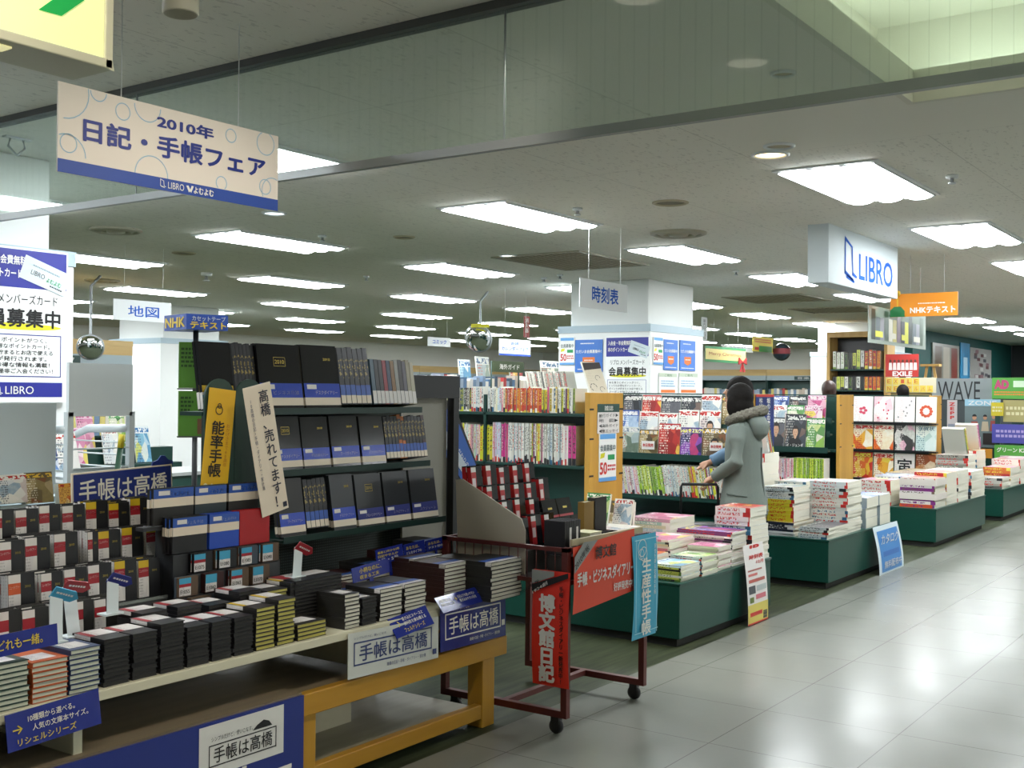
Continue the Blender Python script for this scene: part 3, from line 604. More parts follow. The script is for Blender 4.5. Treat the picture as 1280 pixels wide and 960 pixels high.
# a printed label full of small type, a printed magazine front, a printed spine
def m_print(name, cols, scale=6, text=.5, seed=0.0, head=None, ink='2a2a2c'):
    g = NT(name); uv = g.n('UVMap').outputs[0]; U, Vv, _ = g.sep(uv)
    oi = g.n('ObjectInfo').outputs['Random']; cb = g.n('CombineXYZ'); g.l(U, cb.inputs[0]); g.l(Vv, cb.inputs[1]); g.l(g.math('ADD', g.math('MULTIPLY', oi, 37.0), seed), cb.inputs[2])
    vn = g.n('TexVoronoi'); vn.inputs['Scale'].default_value = scale*.55; g.l(cb.outputs[0], vn.inputs['Vector']); r = g.sep(vn.outputs['Color'])[0]
    cr = g.n('ValToRGB'); cr.color_ramp.interpolation = 'CONSTANT'; el = cr.color_ramp.elements
    while len(el) < len(cols): el.new(.5)
    for i, c in enumerate(cols): el[i].position = i/len(cols); el[i].color = rgb(c)
    g.l(r, cr.inputs[0]); pic = cr.outputs[0]
    n = g.noise(cb.outputs[0], scale*1.6, 4); pic = g.mix(g.math('MULTIPLY', g.math('SUBTRACT', n, .35), .9), pic, rgb(cols[0]))
    # rows of type
    rowf = g.math('FRACT', g.math('MULTIPLY', Vv, 13.0)); mp = g.n('CombineXYZ'); g.l(g.math('MULTIPLY', U, 26.0), mp.inputs[0]); g.l(g.math('FLOOR', g.math('MULTIPLY', Vv, 13.0)), mp.inputs[1]); g.l(cb.inputs[2].links[0].from_socket, mp.inputs[2])
    inkm = g.math('MULTIPLY', g.math('GREATER_THAN', g.noise(mp.outputs[0], 1.0, 0), .52), g.math('LESS_THAN', rowf, .55))
    zone = g.math('LESS_THAN', g.math('ABSOLUTE', g.math('SUBTRACT', U, .24)), .2)
    pic = g.mix(g.math('MULTIPLY', g.math('MULTIPLY', inkm, zone), text), pic, rgb(ink))
    if head:
        hb = g.math('GREATER_THAN', Vv, .80); hn = g.n('CombineXYZ'); g.l(g.math('MULTIPLY', U, 9.0), hn.inputs[0]); g.l(g.math('MULTIPLY', Vv, 12.0), hn.inputs[1]); g.l(mp.inputs[2].links[0].from_socket, hn.inputs[2])
        hi = g.math('MULTIPLY', g.math('GREATER_THAN', g.noise(hn.outputs[0], 1.0, 1), .5), g.math('LESS_THAN', g.math('ABSOLUTE', g.math('SUBTRACT', Vv, .89)), .065))
        pic = g.mix(hb, pic, g.mix(hi, rgb(head[0]), rgb(head[1])))
    g.base(pic, .28, .5); return g.m
def m_spine(name, cols, rough=.35, inks=('2a2a2e', 'c8342e', 'f0ece0')):
    """each copy takes one of the colours, with a title printed down its spine"""
    g = NT(name); uv = g.n('UVMap').outputs[0]; U, Vv, _ = g.sep(uv); oi = g.n('ObjectInfo').outputs['Random']
    def pick(cs, v):
        cr = g.n('ValToRGB'); cr.color_ramp.interpolation = 'CONSTANT'; el = cr.color_ramp.elements
        while len(el) < len(cs): el.new(.5)
        for i, c in enumerate(cs): el[i].position = i/len(cs); el[i].color = rgb(c)
        g.l(v, cr.inputs[0]); return cr.outputs[0]
    base = pick(cols, oi); ink = pick(inks, g.math('FRACT', g.math('MULTIPLY', oi, 7.31)))
    cb = g.n('CombineXYZ'); g.l(g.math('MULTIPLY', U, 2.0), cb.inputs[0]); g.l(g.math('MULTIPLY', Vv, 30.0), cb.inputs[1]); g.l(g.math('MULTIPLY', oi, 91.0), cb.inputs[2])
    t = g.math('GREATER_THAN', g.noise(cb.outputs[0], 1.0, 1), .53); mid = g.math('LESS_THAN', g.math('ABSOLUTE', g.math('SUBTRACT', U, .5)), .3)
    zone = g.math('MULTIPLY', g.math('GREATER_THAN', Vv, .30), g.math('LESS_THAN', Vv, .93)); foot = g.math('LESS_THAN', Vv, g.math('MULTIPLY', g.math('FRACT', g.math('MULTIPLY', oi, 13.7)), .22))
    c = g.mix(g.math('MULTIPLY', g.math('MULTIPLY', t, mid), zone), base, ink); c = g.mix(foot, c, ink); g.base(c, rough, .5); return g.m
PG_W = mat('d9d6c6', .7); PG_Y = mat('b6ae58', .7); PG_G = mat('c2c6b4', .7); PG_B = mat('2a2926', .7); PG_C = mat('c9c09c', .7)
LEATH = mat('1a1a1d', .38, noise=.3); LEATH2 = mat('22211f', .45, noise=.3); MAROON = mat('3a1c1c', .42, noise=.25); ORCOV = mat('b0521f', .45, noise=.15); BLCOV = mat('24385f', .42, noise=.2); GNCOV = mat('1f3a34', .45, noise=.2); NVCOV = mat('1b2342', .4, noise=.2)
BRED = mat('9c1f2a', .4); BYEL = mat('cfae1e', .4); CREAM = mat('e0d3bf', .5); BBLUE = mat('2c54a8', .38); CYAN = mat('3f9fc4', .4); GOLD = mat('b9a24a', .35, .6); LABW = mat('dcd8d4', .45); BORG = mat('c9582a', .42)
# ================================================================== the near diary display: base, slab, wooden frame
BROWN = m_wood('brown_board', '6b5f4d', '7d705b', .5, 0); OAK = m_wood('oak_frame', 'a87a22', 'bd8f34', .38, 0, .8); OAKV = m_wood('oak_leg', 'a87a22', 'bd8f34', .38, 2, .8); CRM = mat('c6c0a4', .5, noise=.06)
NVP = mat('20307c', .35)
ba = thing('display_counter', 'low display base with brown board top and navy front panel, lower left', 'counter', (2.0, 3.4, 0))
MB().box(-1.0, -.38, .03, .94, .55, .375).build('body', CRM, ba); MB().box(-1.0, -.40, .375, .945, .56, .402).build('top_board', BROWN, ba)
fp = MB().box(-1.0, -.412, .0, .945, -.402, .395).build('front_panel', NVP, ba)
text(fp, '高橋の日記・ダイアリー', (-1.15, .09, .885, .225), PAPER, y=-.414, bold=.01)
patch(fp, 'logo_plate', (.47, .215, .845, .385), mat('d8d8d4', .4), y=-.4135)
ring_ = MB(); X0p, X1p, Z0p, Z1p = .51, .81, .245, .318
for q in ((X0p, Z0p, X1p, Z0p+.004), (X0p, Z1p-.004, X1p, Z1p), (X0p, Z0p, X0p+.004, Z1p), (X1p-.004, Z0p, X1p, Z1p)): ring_.face([(q[0], -.4145, q[1]), (q[2], -.4145, q[1]), (q[2], -.4145, q[3]), (q[0], -.4145, q[3])])
ring_.build('plate_frame', BLACK, fp, fix=False); text(fp, '手帳は高橋', (.53, .255, .79, .308), BLACK, y=-.415, bold=.005); text(fp, 'シンプルだけど、使いこなす。', (.52, .328, .70, .345), BLACK, y=-.415)
b = MB(); b.face([(.70, -.4145, .325), (.79, -.4145, .325), (.775, -.4145, .343), (.75, -.4145, .352), (.72, -.4145, .34)]); b.build('boat_mark', BLACK, fp, fix=False)
wt = thing('wooden_table', 'low oak framed table under the white slab, right half of the display', 'table', (3.6, 3.4, 0))
MB().box(-.645, -.39, .305, .645, -.35, .388).build('front_beam', OAK, wt, bevel=.004); MB().box(-.645, .44, .305, .555, .48, .388).build('back_beam', OAK, wt, bevel=.004); MB().box(.515, -.35, .305, .555, .44, .388).build('end_beam', OAK, wt, bevel=.004)
MB().box(-.64, -.35, .352, .515, .44, .384).build('table_top', BROWN, wt)
for x in (-.645, .48):
    for y in (-.375, .38): MB().box(x, y, 0, x+.09, y+.085, .306).build('leg', OAKV, wt, bevel=.004)
MB().box(-.555, -.37, .04, .48, -.33, .105).build('stretcher', OAK, wt, bevel=.004); MB().box(-.555, -.33, .07, .48, .42, .09).build('low_shelf', m_wood('grey_board', '8f8a76', 'a09a86', .5, 0), wt)
MB().box(-.25, -.05, .09, -.02, .30, .352).build('pedestal', CRM, wt)
sl = thing('display_slab', 'long white display slab carrying the diary piles', 'shelf', (2.75, 3.3, .40))
MB().box(-1.75, -.29, .15, 1.43, .62, .182).build('slab', mat('cdc9b0', .4), sl, bevel=.003)
for x in (-.70, .62, 1.36): MB().box(x-.015, -.27, 0.002, x+.015, .40, .15).build('divider', mat('cdc9b0', .4), sl)
SLAB = .583
# ------------------------------------------------------------------ piles on the slab
LBL_P = m_print('price_label', ['dcd8d6', 'd6d2d2', 'e2dedc'], 3, .55, ink='6a6668')
def pile(x, y, n, w, l, t, cover, page, desc, where, group, ori=FLAT, band=None, name='notebook', z=SLAB, jit=.003, lean=0, prnt=None, spn=None, soft=False, cat='notebook'):
    ex = ()
    if band == 'red': ex = (('label_band', .0, .42, 1.0, .93, LBL_P), ('label_head', .0, .42, .22, .93, BRED))
    elif band == 'yel': ex = (('label_band', .0, .42, 1.0, .93, LBL_P), ('label_head', .0, .42, .22, .93, BYEL))
    elif band == 'blue': ex = (('label_band', .0, .0, 1.0, .16, LBL_P), ('label_head', .0, .16, 1.0, .36, BBLUE))
    elif band == 'white': ex = (('label_band', .12, .15, .80, .62, LBL_P),)
    out = []
    for i in range(n):
        bm = book_meshes(w, l, t, cover, page, prnt, spn, soft, ex)
        M = T3(x+R.uniform(-jit, jit)+lean*i, y+R.uniform(-jit, jit*.6), z+t*(i+.5)+.0004*i) @ Matrix.Rotation(R.uniform(-.012, .012), 4, 'Z') @ ori
        k = n-i
        lab = '%s, %s %s' % (desc, 'topmost of' if k == 1 else nth(k)+' from top of', where)
        out.append(book(bm, M, name, lab, cat, group, lite=(i < n-1)))
    return out
g0 = 'diaries piled along the front of the slab'
def pf(pl, pr): a = ony(pl, 800, 3.03).x; c = ony(pr, 800, 3.03).x; return (a+c)/2, (c-a)
pw = [(-18, 38, 9, GNCOV, PG_G, 'green-black notebook with pale page edges', 'the leftmost front pile', 'white'), (40, 86, 8, ORCOV, PG_G, 'orange notebook', 'the orange front pile', 'white'), (87, 126, 9, BLCOV, PG_G, 'navy notebook with pale page edges', 'the navy front pile', 'white'),
      (129, 163, 11, LEATH, PG_B, 'slim black diary', 'the black pile next to the navy one', 'red'), (166, 198, 11, LEATH, PG_B, 'slim black diary', 'the second black front pile', 'red'), (200, 231, 12, LEATH, PG_B, 'slim black diary', 'the third black front pile', 'red'), (233, 262, 10, LEATH, PG_B, 'slim black diary', 'the fourth black front pile', 'red'), (264, 290, 10, LEATH, PG_B, 'slim black diary', 'the fifth black front pile', 'red'), (292, 317, 10, LEATH, PG_B, 'slim black diary', 'the black pile left of the yellow-edged ones', 'red'),
      (319, 344, 10, LEATH2, PG_Y, 'yellow-edged black diary', 'the left yellow-edged front pile', 'yel'), (346, 369, 11, LEATH2, PG_Y, 'yellow-edged black diary', 'the right yellow-edged front pile', 'yel'), (371, 408, 4, LEATH2, PG_Y, 'yellow-edged black diary', 'the low front pile beside the yellow ones', 'white'),
      (430, 450, 9, LEATH2, PG_W, 'slim white-edged black diary', 'the slim front pile above the white poster', 'white'), (452, 471, 8, LEATH, PG_B, 'slim black diary', 'the slim black pile above the white poster', 'white')]
for pl, pr, n, cv, pg, d, wh, bd in pw:
    cx, wd = pf(pl, pr); l = .165 if wd > .09 else .15; t = .0128 if cv is LEATH else .0145
    pile(cx, 3.03+l/2, n, wd-.004, l, t, cv, pg, d, wh, g0, FLAT, bd)
# second row: only their upper books show
g1 = 'diaries piled in the second row of the slab'
for i, (x, n, cv, pg, bd, d) in enumerate([(2.07, 7, ORCOV, PG_G, 'white', 'orange notebook'), (2.46, 12, LEATH, PG_B, 'red', 'slim black diary'), (2.60, 12, LEATH, PG_B, 'red', 'slim black diary'), (2.74, 11, LEATH, PG_B, 'red', 'slim black diary'), (2.88, 13, LEATH, PG_B, 'red', 'slim black diary'), (3.01, 12, LEATH2, PG_Y, 'yel', 'black diary'), (3.13, 13, LEATH, PG_B, 'yel', 'black diary')]):
    pile(x, 3.272, n, .105, .14, .0132, cv, pg, d, 'the %s pile of the second row' % nth(i+1), g1, FLAT, bd)
# taller and bigger diaries to the right
g2 = 'white-edged diaries at the right of the slab'
def bigpile(pl, pr, y, n, l, t, cv, pg, d, wh, bd='blue', ori=FLAT, grp=g2):
    a = ony(pl, 760, y).x; c = ony(pr, 760, y).x; w = c-a-.005
    if ori in (FLAT_SPINE_FRONT, FLAT_FORE_FRONT): return pile((a+c)/2, y+l/2, n, l, w, t, cv, pg, d, wh, grp, ori, bd)
    return pile((a+c)/2, y+l/2, n, w, l, t, cv, pg, d, wh, grp, ori, bd)
bigpile(368, 428, 3.20, 13, .16, .0135, LEATH, PG_B, 'black diary', 'the tall black pile behind the low one', 'red', grp=g1)
bigpile(474, 503, 3.03, 8, .19, .0155, LEATH2, PG_W, 'white-edged black diary', 'the front pile above the white poster', 'blue')
bigpile(505, 533, 3.03, 8, .19, .0155, LEATH2, PG_W, 'white-edged black diary', 'the front pile just left of the navy poster', 'blue')
bigpile(516, 552, 3.24, 11, .19, .0155, MAROON, PG_W, 'maroon diary', 'the second-row pile behind the navy flap', 'blue')
bigpile(555, 583, 3.06, 10, .2, .0165, MAROON, PG_W, 'white-edged black diary', 'the left tall pile behind the navy poster', 'blue')
bigpile(584, 611, 3.06, 10, .2, .0165, LEATH2, PG_W, 'white-edged black diary', 'the right tall pile behind the navy poster', 'blue')
bigpile(613, 652, 2.925, 10, .2, .0168, LEATH2, PG_W, 'large white-edged black diary', 'the rightmost front pile', 'blue')
for i, (x, y, n, cv, d) in enumerate([(3.62, 3.47, 8, MAROON, 'maroon diary'), (3.80, 3.47, 10, LEATH2, 'black diary'), (3.98, 3.47, 12, MAROON, 'maroon diary'), (4.16, 3.47, 14, LEATH2, 'black diary'), (3.45, 3.27, 7, MAROON, 'maroon diary'), (4.0, 3.28, 9, LEATH2, 'dark diary')]):
    pile(x, y, n, .165, .185, .0150, cv, PG_W, d, 'the %s pile right below the black diary rack' % nth(i+1), 'diary piles below the rack', FLAT, 'blue')
pile(3.30, 3.46, 6, .16, .18, .015, ORCOV, PG_C, 'orange diary', 'the orange pile below the rack', 'diary piles below the rack', FLAT, 'blue')
# ------------------------------------------------------------------ stepped stand with slim planners
ST = m_glass('clear_acrylic', 'd8dedc', .22)
stp = thing('stepped_stand', 'stepped grey stand holding four tiers of slim planners', 'display stand', (2.2, 3.4, SLAB))
TIERS = [(3.385, .635), (3.49, .725), (3.60, .83), (3.715, .925)]
for i, (y, z) in enumerate(TIERS):
    MB().box(-.9, y-3.4-.012, .001 if i == 0 else z-SLAB-.03, (.52 if i < 2 else .5), y-3.4+.10, z-SLAB).build('step', mat('4d4f50', .35), stp)
    MB().box(-.9, y-3.4-.016, z-SLAB, (.52 if i < 2 else .5), y-3.4-.013, z-SLAB+.012).build('front_lip', ST, stp)
MB().box(-.9, .43, .0, .5, .445, .48).build('back_board', mat('4d4f50', .4), stp)
g3 = 'slim planners on the stepped stand'; tn = ['lowest', 'second', 'third', 'top']
PLB = lambda head, red=BRED: (('label_band', .0, .05, .46, .98, LBL_P), ('label_title', .0, .56, .46, .80, red), ('label_head', .0, .80, .46, .98, head))
tier_px = {3: [(-8, 'w'), (21, 'w'), (51, 'w'), (79, 'w'), (109, 'y'), (138, 'y'), (165, 'y')], 2: [(1, 'w'), (34, 'w'), (70, 'w'), (112, 'w'), (125, 'y'), (155, 'y'), (185, 'y')], 1: [(14, 'o'), (54, 'w'), (83, 'w'), (113, 'w'), (146, 'y'), (176, 'y')], 0: [(0, 'w'), (32, 'w'), (70, 'w'), (96, 'w'), (122, 'w')]}
for ti, items in tier_px.items():
    y, z = TIERS[ti]
    for j, (px, kd) in enumerate(items):
        x = ony(px, 680, y).x; h = (.145, .15, .15, .142)[ti]+R.uniform(-.006, .004); wd = .094
        nx = ony(items[j+1][0], 680, y).x-x if j+1 < len(items) else .1
        wd = min(wd, nx-.004); wd = max(wd, .042)
        head, red = {'w': (LABW, BRED), 'y': (BYEL, BRED), 'o': (LABW, BORG)}[kd]
        cv = R.choice([LEATH, LEATH, LEATH2, MAROON]) if ti == 0 else LEATH
        for d in range(5):
            t = .0145; hh = round(h+R.uniform(-.004, .004), 3)
            bm = book_meshes(round(wd, 3), round(hh, 3), t, cv, PG_C, None, None, False, PLB(head, red))
            M = T3(x+wd/2+R.uniform(-.002, .002), y+.010+t*(d+.5)+.0022*d, z+hh/2+.0045) @ Matrix.Rotation(-.05, 4, 'X') @ FACE
            lab = 'black planner with %s label, %s from left on %s tier, %s' % ({'w': 'red and white', 'y': 'yellow and red', 'o': 'orange'}[kd], nth(j+1), tn[ti], 'in front' if d == 0 else nth(d)+' behind')
            o = book(bm, M, 'planner', lab, 'planner', g3, lite=False)
            if d == 0 and ti > 0:
                front_text(o, (wd, hh, t), '手帳2010', (.05, .84, .40, .93), BLACK if kd != 'w' else mat('7a7672', .5), .0); front_text(o, (wd, hh, t), 'ニューダイアリー', (.04, .68, .42, .75), LABW, .0); front_text(o, (wd, hh, t), '2010', (.62, .68, .84, .73), GOLD, .0)
# small card-size planners with cyan labels, right of the tiers
g4 = 'card-size planners with cyan labels'; kk = 0
for (y, z, xs) in ((3.362, .66, [2.66, 2.77, 2.89, 3.0]), (3.397, .735, [2.74, 2.86, 2.98, 3.09]), (3.432, .81, [2.83, 2.95, 3.06, 3.17])):
    st2 = thing('small_step', 'dark display step under the card-size planners, %s' % ['front', 'middle', 'back'][kk // 4], 'display stand', (2.98, y+.03, SLAB)); MB().box(xs[0]-2.98-.04, -.040, 0, xs[-1]-2.98+.06, -.007, z-SLAB-.002).build('block', mat('3b3d40', .4), st2)
    for x in xs:
        kk += 1
        for d in range(2):
            bm = book_meshes(.088, .072, .012, R.choice([LEATH, MAROON, mat('5c4a3a', .5), mat('3f4b55', .4)]), PG_C, None, None, False, (('label_band', .02, .05, .62, .95, LBL_P), ('label_title', .02, .50, .62, .66, BRED if kk % 2 else CYAN), ('label_head', .02, .66, .62, .95, CYAN)))
            o = book(bm, T3(x+.01+R.uniform(-.004, .004), y+.0135*(d), z+.037) @ FACE, 'pocket_planner', 'card-size planner with cyan label, %s of the small group, %s' % (nth(kk), 'in front' if d == 0 else nth(d)+' behind'), 'planner', g4)
            if d == 0: front_text(o, (.088, .072, .012), 'E1%03d' % (30+kk*5), (.08, .16, .56, .36), BLACK, .02)
# blue-banded notebooks behind them
g5 = 'notebooks with blue bands'; bands = (('label_band', .0, .48, 1.0, .72, CREAM), ('label_head', .0, .72, 1.0, .97, BBLUE), ('label_tag', .12, .80, .40, .92, LABW))
for i, (pl, pr, pt, y, z, cv, dp) in enumerate([(190, 241, 608, 3.525, .99, LEATH2, 2), (242, 282, 605, 3.525, .99, mat('263238', .4), 2), (284, 322, 602, 3.525, .99, LEATH2, 2), (214, 258, 644, 3.47, .885, LEATH, 3), (260, 298, 640, 3.47, .885, BLUE, 3), (298, 336, 636, 3.47, .885, mat('a3161c', .4), 3)]):
    x0 = ony(pl, pt, y).x; x1 = ony(pr, pt, y).x; zt = ony((pl+pr)/2, pt+1, y).z; h = zt-z; w = x1-x0-.004; z0 = z
    if h < .1: continue
    for d in range(dp):
        ex = bands if i != 5 else ()
        bm = book_meshes(round(w, 3), round(h-.004*(d % 2), 3), .014, cv, PG_C, None, None, False, ex)
        o = book(bm, T3((x0+x1)/2-.006*d, y+.0152*d, z0+(h-.004*(d % 2))/2) @ FACE, 'notebook', '%s notebook with blue and cream band, %s of the banded ones, %s' % ('bright red' if i == 5 else ('bright blue' if i == 4 else 'black'), nth(i+1), 'in front' if d == 0 else nth(d)+' behind') if i != 5 else 'plain red notebook beside the blue-banded ones, %s' % ('in front' if d == 0 else nth(d)+' behind'), 'notebook', g5)
        if d == 0 and i != 5: front_text(o, (w, h, .014), ['フェルテ6', 'フェルテ8', 'フェルテ7', 'フェルテ10', 'フェルテ11'][i], (.38, .77, .88, .87), LABW, .01)
st3 = thing('notebook_riser', 'dark stepped riser under the blue-banded notebooks', 'display stand', (3.0, 3.5, SLAB)); MB().box(-.272, -.045, 0, .23, .012, .299).build('front_step', mat('2c2e31', .4), st3); MB().box(-.272, .014, 0, .24, .06, .39).box(-.36, .014, .39, .24, .06, .404).build('back_step', mat('2c2e31', .4), st3)
# navy name board behind the tiers, and its little boat crest
tl = ony(91, 597, 3.86); o = thing('name_board', 'navy board with white characters standing behind the planner tiers', 'sign', (tl.x, 3.86, tl.z-.125), 0)
bw = ony(216, 590, 3.86).x-tl.x; BH = .145; o.location.z = tl.z-BH+.015
T = Matrix.Rotation(-.035, 4, 'Y')
b = MB().box(0, 0, 0, bw, .008, BH, T=T); b.build('panel', CREAM, o); b = MB(); b.face([T @ V(q) for q in ((.006, -.001, .006), (bw-.006, -.001, .006), (bw-.006, -.001, BH-.006), (.006, -.001, BH-.006))]); b.build('navy_field', NVP, o, fix=False)
text(o, '手帳は高橋', (bw*.06, BH*.2, bw*.94, BH*.80), PAPER, y=-.003, bold=.012, T=T)
b = MB().prism([(.36, BH+.012), (.465, BH+.012), (.465, BH+.028), (.44, BH+.036), (.425, BH+.052), (.405, BH+.052), (.39, BH+.034), (.365, BH+.028)], .001, .006); b.build('boat_crest', NVP, o)
MB().box(.1, .001, -.16, .12, .007, 0.004).box(bw-.12, .001, -.16, bw-.10, .007, 0.004).build('support', CREAM, o)
# ------------------------------------------------------------------ the black diary rack
GRN_D = mat('12302a', .35); RK = mat('1c1f20', .45)
rk = thing('diary_rack', 'dark green three-shelf rack of black diaries on the slab', 'shelf rack', (3.9, 3.7, SLAB))
def perf():
    g = NT('perforated_steel'); co = g.n('TexCoord').outputs['Object']; X, Y, Z = g.sep(co)
    def cell(v): f = g.math('SUBTRACT', g.math('FRACT', g.math('MULTIPLY', v, 80.0)), .5); return g.math('MULTIPLY', f, f)
    d = g.math('LESS_THAN', g.math('ADD', cell(X), cell(Z)), .05); g.base(g.mix(d, rgb('15211e'), rgb('4d5a55')), .5); return g.m
PERF = perf()
MB().box(-.66, .215, 0, .95, .225, .86).build('back_panel', PERF, rk)
XL = [-.60, -.60, -.58]
MB().box(-.93, -.104, 1.41-SLAB-.016, -.60, .03, 1.41-SLAB).build('shelf', GRN_D, rk)
SH = [(1.41, 3.60, .22), (1.148, 3.57, .20), (.875, 3.50, .24)]
xr = [4.33, 4.36, 4.40]
for i, (z, y, dp) in enumerate(SH):
    T = Matrix.Rotation(.0, 4, 'X'); q = MB().box(XL[i], y-3.7, z-SLAB-.016, xr[i]-3.9, .215, z-SLAB).build('shelf', GRN_D, rk, bevel=.002)
    MB().box(XL[i], y-3.7-.004, z-SLAB-.016, xr[i]-3.9, y-3.7, z-SLAB+.012).build('front_lip', GRN_D, q)
MB().box(.56, .13, .02, .92, .144, .88).build('side_panel', mat('8d8a80', .45), rk, bevel=.002)
MB().box(.53, .09, .88, .98, .13, 1.0).build('black_header', BLACK, rk, bevel=.002); MB().box(.93, .09, 0, .975, .135, .88).build('post', BLACK, rk)
g6 = 'face-out black diaries on the rack'; g7 = 'spine-out diaries on the rack'; sn = ['top', 'middle', 'bottom']
FILM = mat('17171b', .14, noise=.2)      # diaries wrapped in glossy film
FB = (('label_band', .0, .06, 1.0, .18, CREAM), ('label_head', .0, .18, 1.0, .40, mat('2b47b4', .22)), ('label_tag', .08, .31, .34, .38, LABW))
FBN = (('label_band', .0, .03, 1.0, .14, CREAM), ('label_head', .0, .14, 1.0, .34, NAVY), ('label_tag', .08, .25, .34, .31, LABW))
def face_out(si, j, pl, pr, pt, txt, ex=FB, cover=FILM, emblem=None, deep=2):
    z, y, dp = SH[si]; yy = y+.03; x0 = ony(pl, pt+30, yy).x; x1 = ony(pr, pt+30, yy).x; h = min(ony((pl+pr)/2, pt, yy+.02).z-z, (.29, .243, .252)[si]); w = x1-x0-.004
    for d in range(deep):
        t = .016; bm = book_meshes(round(w, 3), round(h, 3), t, cover, PG_C, None, None, False, ex)
        o = book(bm, T3((x0+x1)/2, yy+.008+d*.0185, z+.0045) @ Matrix.Rotation(-.16, 4, 'X') @ T3(0, 0, round(h, 3)/2) @ FACE, 'diary', '%s diary, %s facing out on the %s rack shelf%s' % ('yellow-banded' if ex is not FB and ex is not FBN else 'blue-banded', nth(j), sn[si], '' if d == 0 else ', %s copy behind' % nth(d)), 'diary', g6)
        if d == 0:
            if txt: front_text(o, (w, h, t), txt, (.30, .225, .92, .29) if ex is FB else (.30, .18, .92, .24), LABW, .01)
            if emblem == 'frame':
                b = MB(); ex0, ey0, ex1, ey1 = -w*.13, h*.16, w*.15, h*.30; tt = .0015; zz = t/2+.001
                for q in ((ex0, ey0, ex1, ey0+tt), (ex0, ey1-tt, ex1, ey1), (ex0, ey0, ex0+tt, ey1), (ex1-tt, ey0, ex1, ey1)): b.face([(q[0], q[1], zz), (q[2], q[1], zz), (q[2], q[3], zz), (q[0], q[3], zz)])
                b.build('gold_frame', GOLD, o, fix=False); front_text(o, (w, h, t), '2010', (.40, .70, .62, .76), GOLD, 0)
            elif emblem: front_text(o, (w, h, t), emblem, (.60, .76, .80, .80), GOLD, .01)
def spines(si, pl, pr, n, h, covers, where, page=PG_C, ex=None, lean=0):
    z, y, dp = SH[si]; yy = y+.035; x0 = ony(pl, 480, yy).x; x1 = ony(pr, 480, yy).x; t = (x1-x0)/n; ex = ex if ex is not None else (('s', 'label_band', .02, .16, CREAM), ('s', 'label_head', .16, .34, BBLUE), ('s', 'title', .42, .9, SPT))
    for i in range(n):
        hh = round(h+R.uniform(-.006, .006), 3); bm = book_meshes(.15, round(hh, 3), round(t*.9, 4), covers[i % len(covers)], page, None, None, False, ex)
        book(bm, T3(x0+t*(i+.5), yy+.012, z+.026) @ Matrix.Rotation(-.16, 4, 'X') @ Matrix.Rotation(lean, 4, 'Y') @ T3(0, .075, hh/2) @ SPINE, 'diary', 'dark diary, spine out, %s from left of %s' % (nth(i+1), where), 'diary', g7)
def m_goldtitle():
    g = NT('gold_spine_title'); co = g.n('TexCoord').outputs['Object']; mp = g.n('Mapping'); mp.inputs['Scale'].default_value = (80, 60, 80); g.l(co, mp.inputs['Vector'])
    g.base(g.mix(g.math('GREATER_THAN', g.noise(mp.outputs[0], 1, 1), .60), rgb('19191c'), rgb('8f7d3c')), .35); return g.m
SPT = m_goldtitle()
face_out(0, 1, 255, 296, 428, None, (('label_band', .0, .02, .98, .26, LABW), ('label_head', .0, .26, .98, .36, BYEL), ('label_strip', .0, .16, .98, .22, CYAN)), deep=2)
spines(0, 299, 326, 6, .26, [LEATH], 'the black top left group', ex=(('s', 'title', .42, .9, SPT),))
face_out(0, 2, 328, 381, 431, 'ビジネス日誌', emblem='frame'); face_out(0, 3, 383, 428, 431, 'デスクダイアリー', emblem='2010')
spines(0, 430, 468, 6, .265, [LEATH], 'the banded group on the top rack shelf')
spines(0, 470, 524, 11, .215, [mat(c, .45) for c in ('3f5a6a', '1d1d22', '2c2c30', '8a2028', '2a3550', '7d5a2a', '8a8a84', '2f2a28', '54505a', '9a927a', 'b0aa94')], 'the thin coloured group atop the rack', ex=(('s', 'label_band', .02, .30, LABW),))
for j, (a, c, p, tx, em) in enumerate([(342, 380, 521, 'デスクダイアリー', 'frame'), (381, 415, 522, 'デスクダイアリー', '2010'), (417, 452, 520, 'ワークダイアリー', '2010'), (454, 484, 521, 'デスクダイアリー', '2010')]): face_out(1, j+1, a, c, p, tx, emblem=em)
spines(1, 487, 538, 12, .208, [LEATH, LEATH, LEATH, LEATH, mat('b8651f', .4), mat('b8651f', .4), LEATH, LEATH, LEATH, LEATH, LEATH, MAROON], 'the middle rack group with two orange ones')
face_out(2, 1, 352, 384, 599, 'ブックダイアリー', cover=LEATH2); spines(2, 388, 416, 5, .215, [LEATH], 'the bottom rack group')
for j, (a, c, p, tx, em) in enumerate([(418, 447, 594, 'デスクダイアリー', '2010'), (449, 482, 593, 'ブロックダイアリー', 'frame'), (484, 515, 590, 'エグゼクティブ', '2010'), (517, 549, 587, 'スケジュール', '2010')]): face_out(2, j+2, a, c, p, tx, FBN if j else FB, mat('24282b', .3, noise=.2), em)
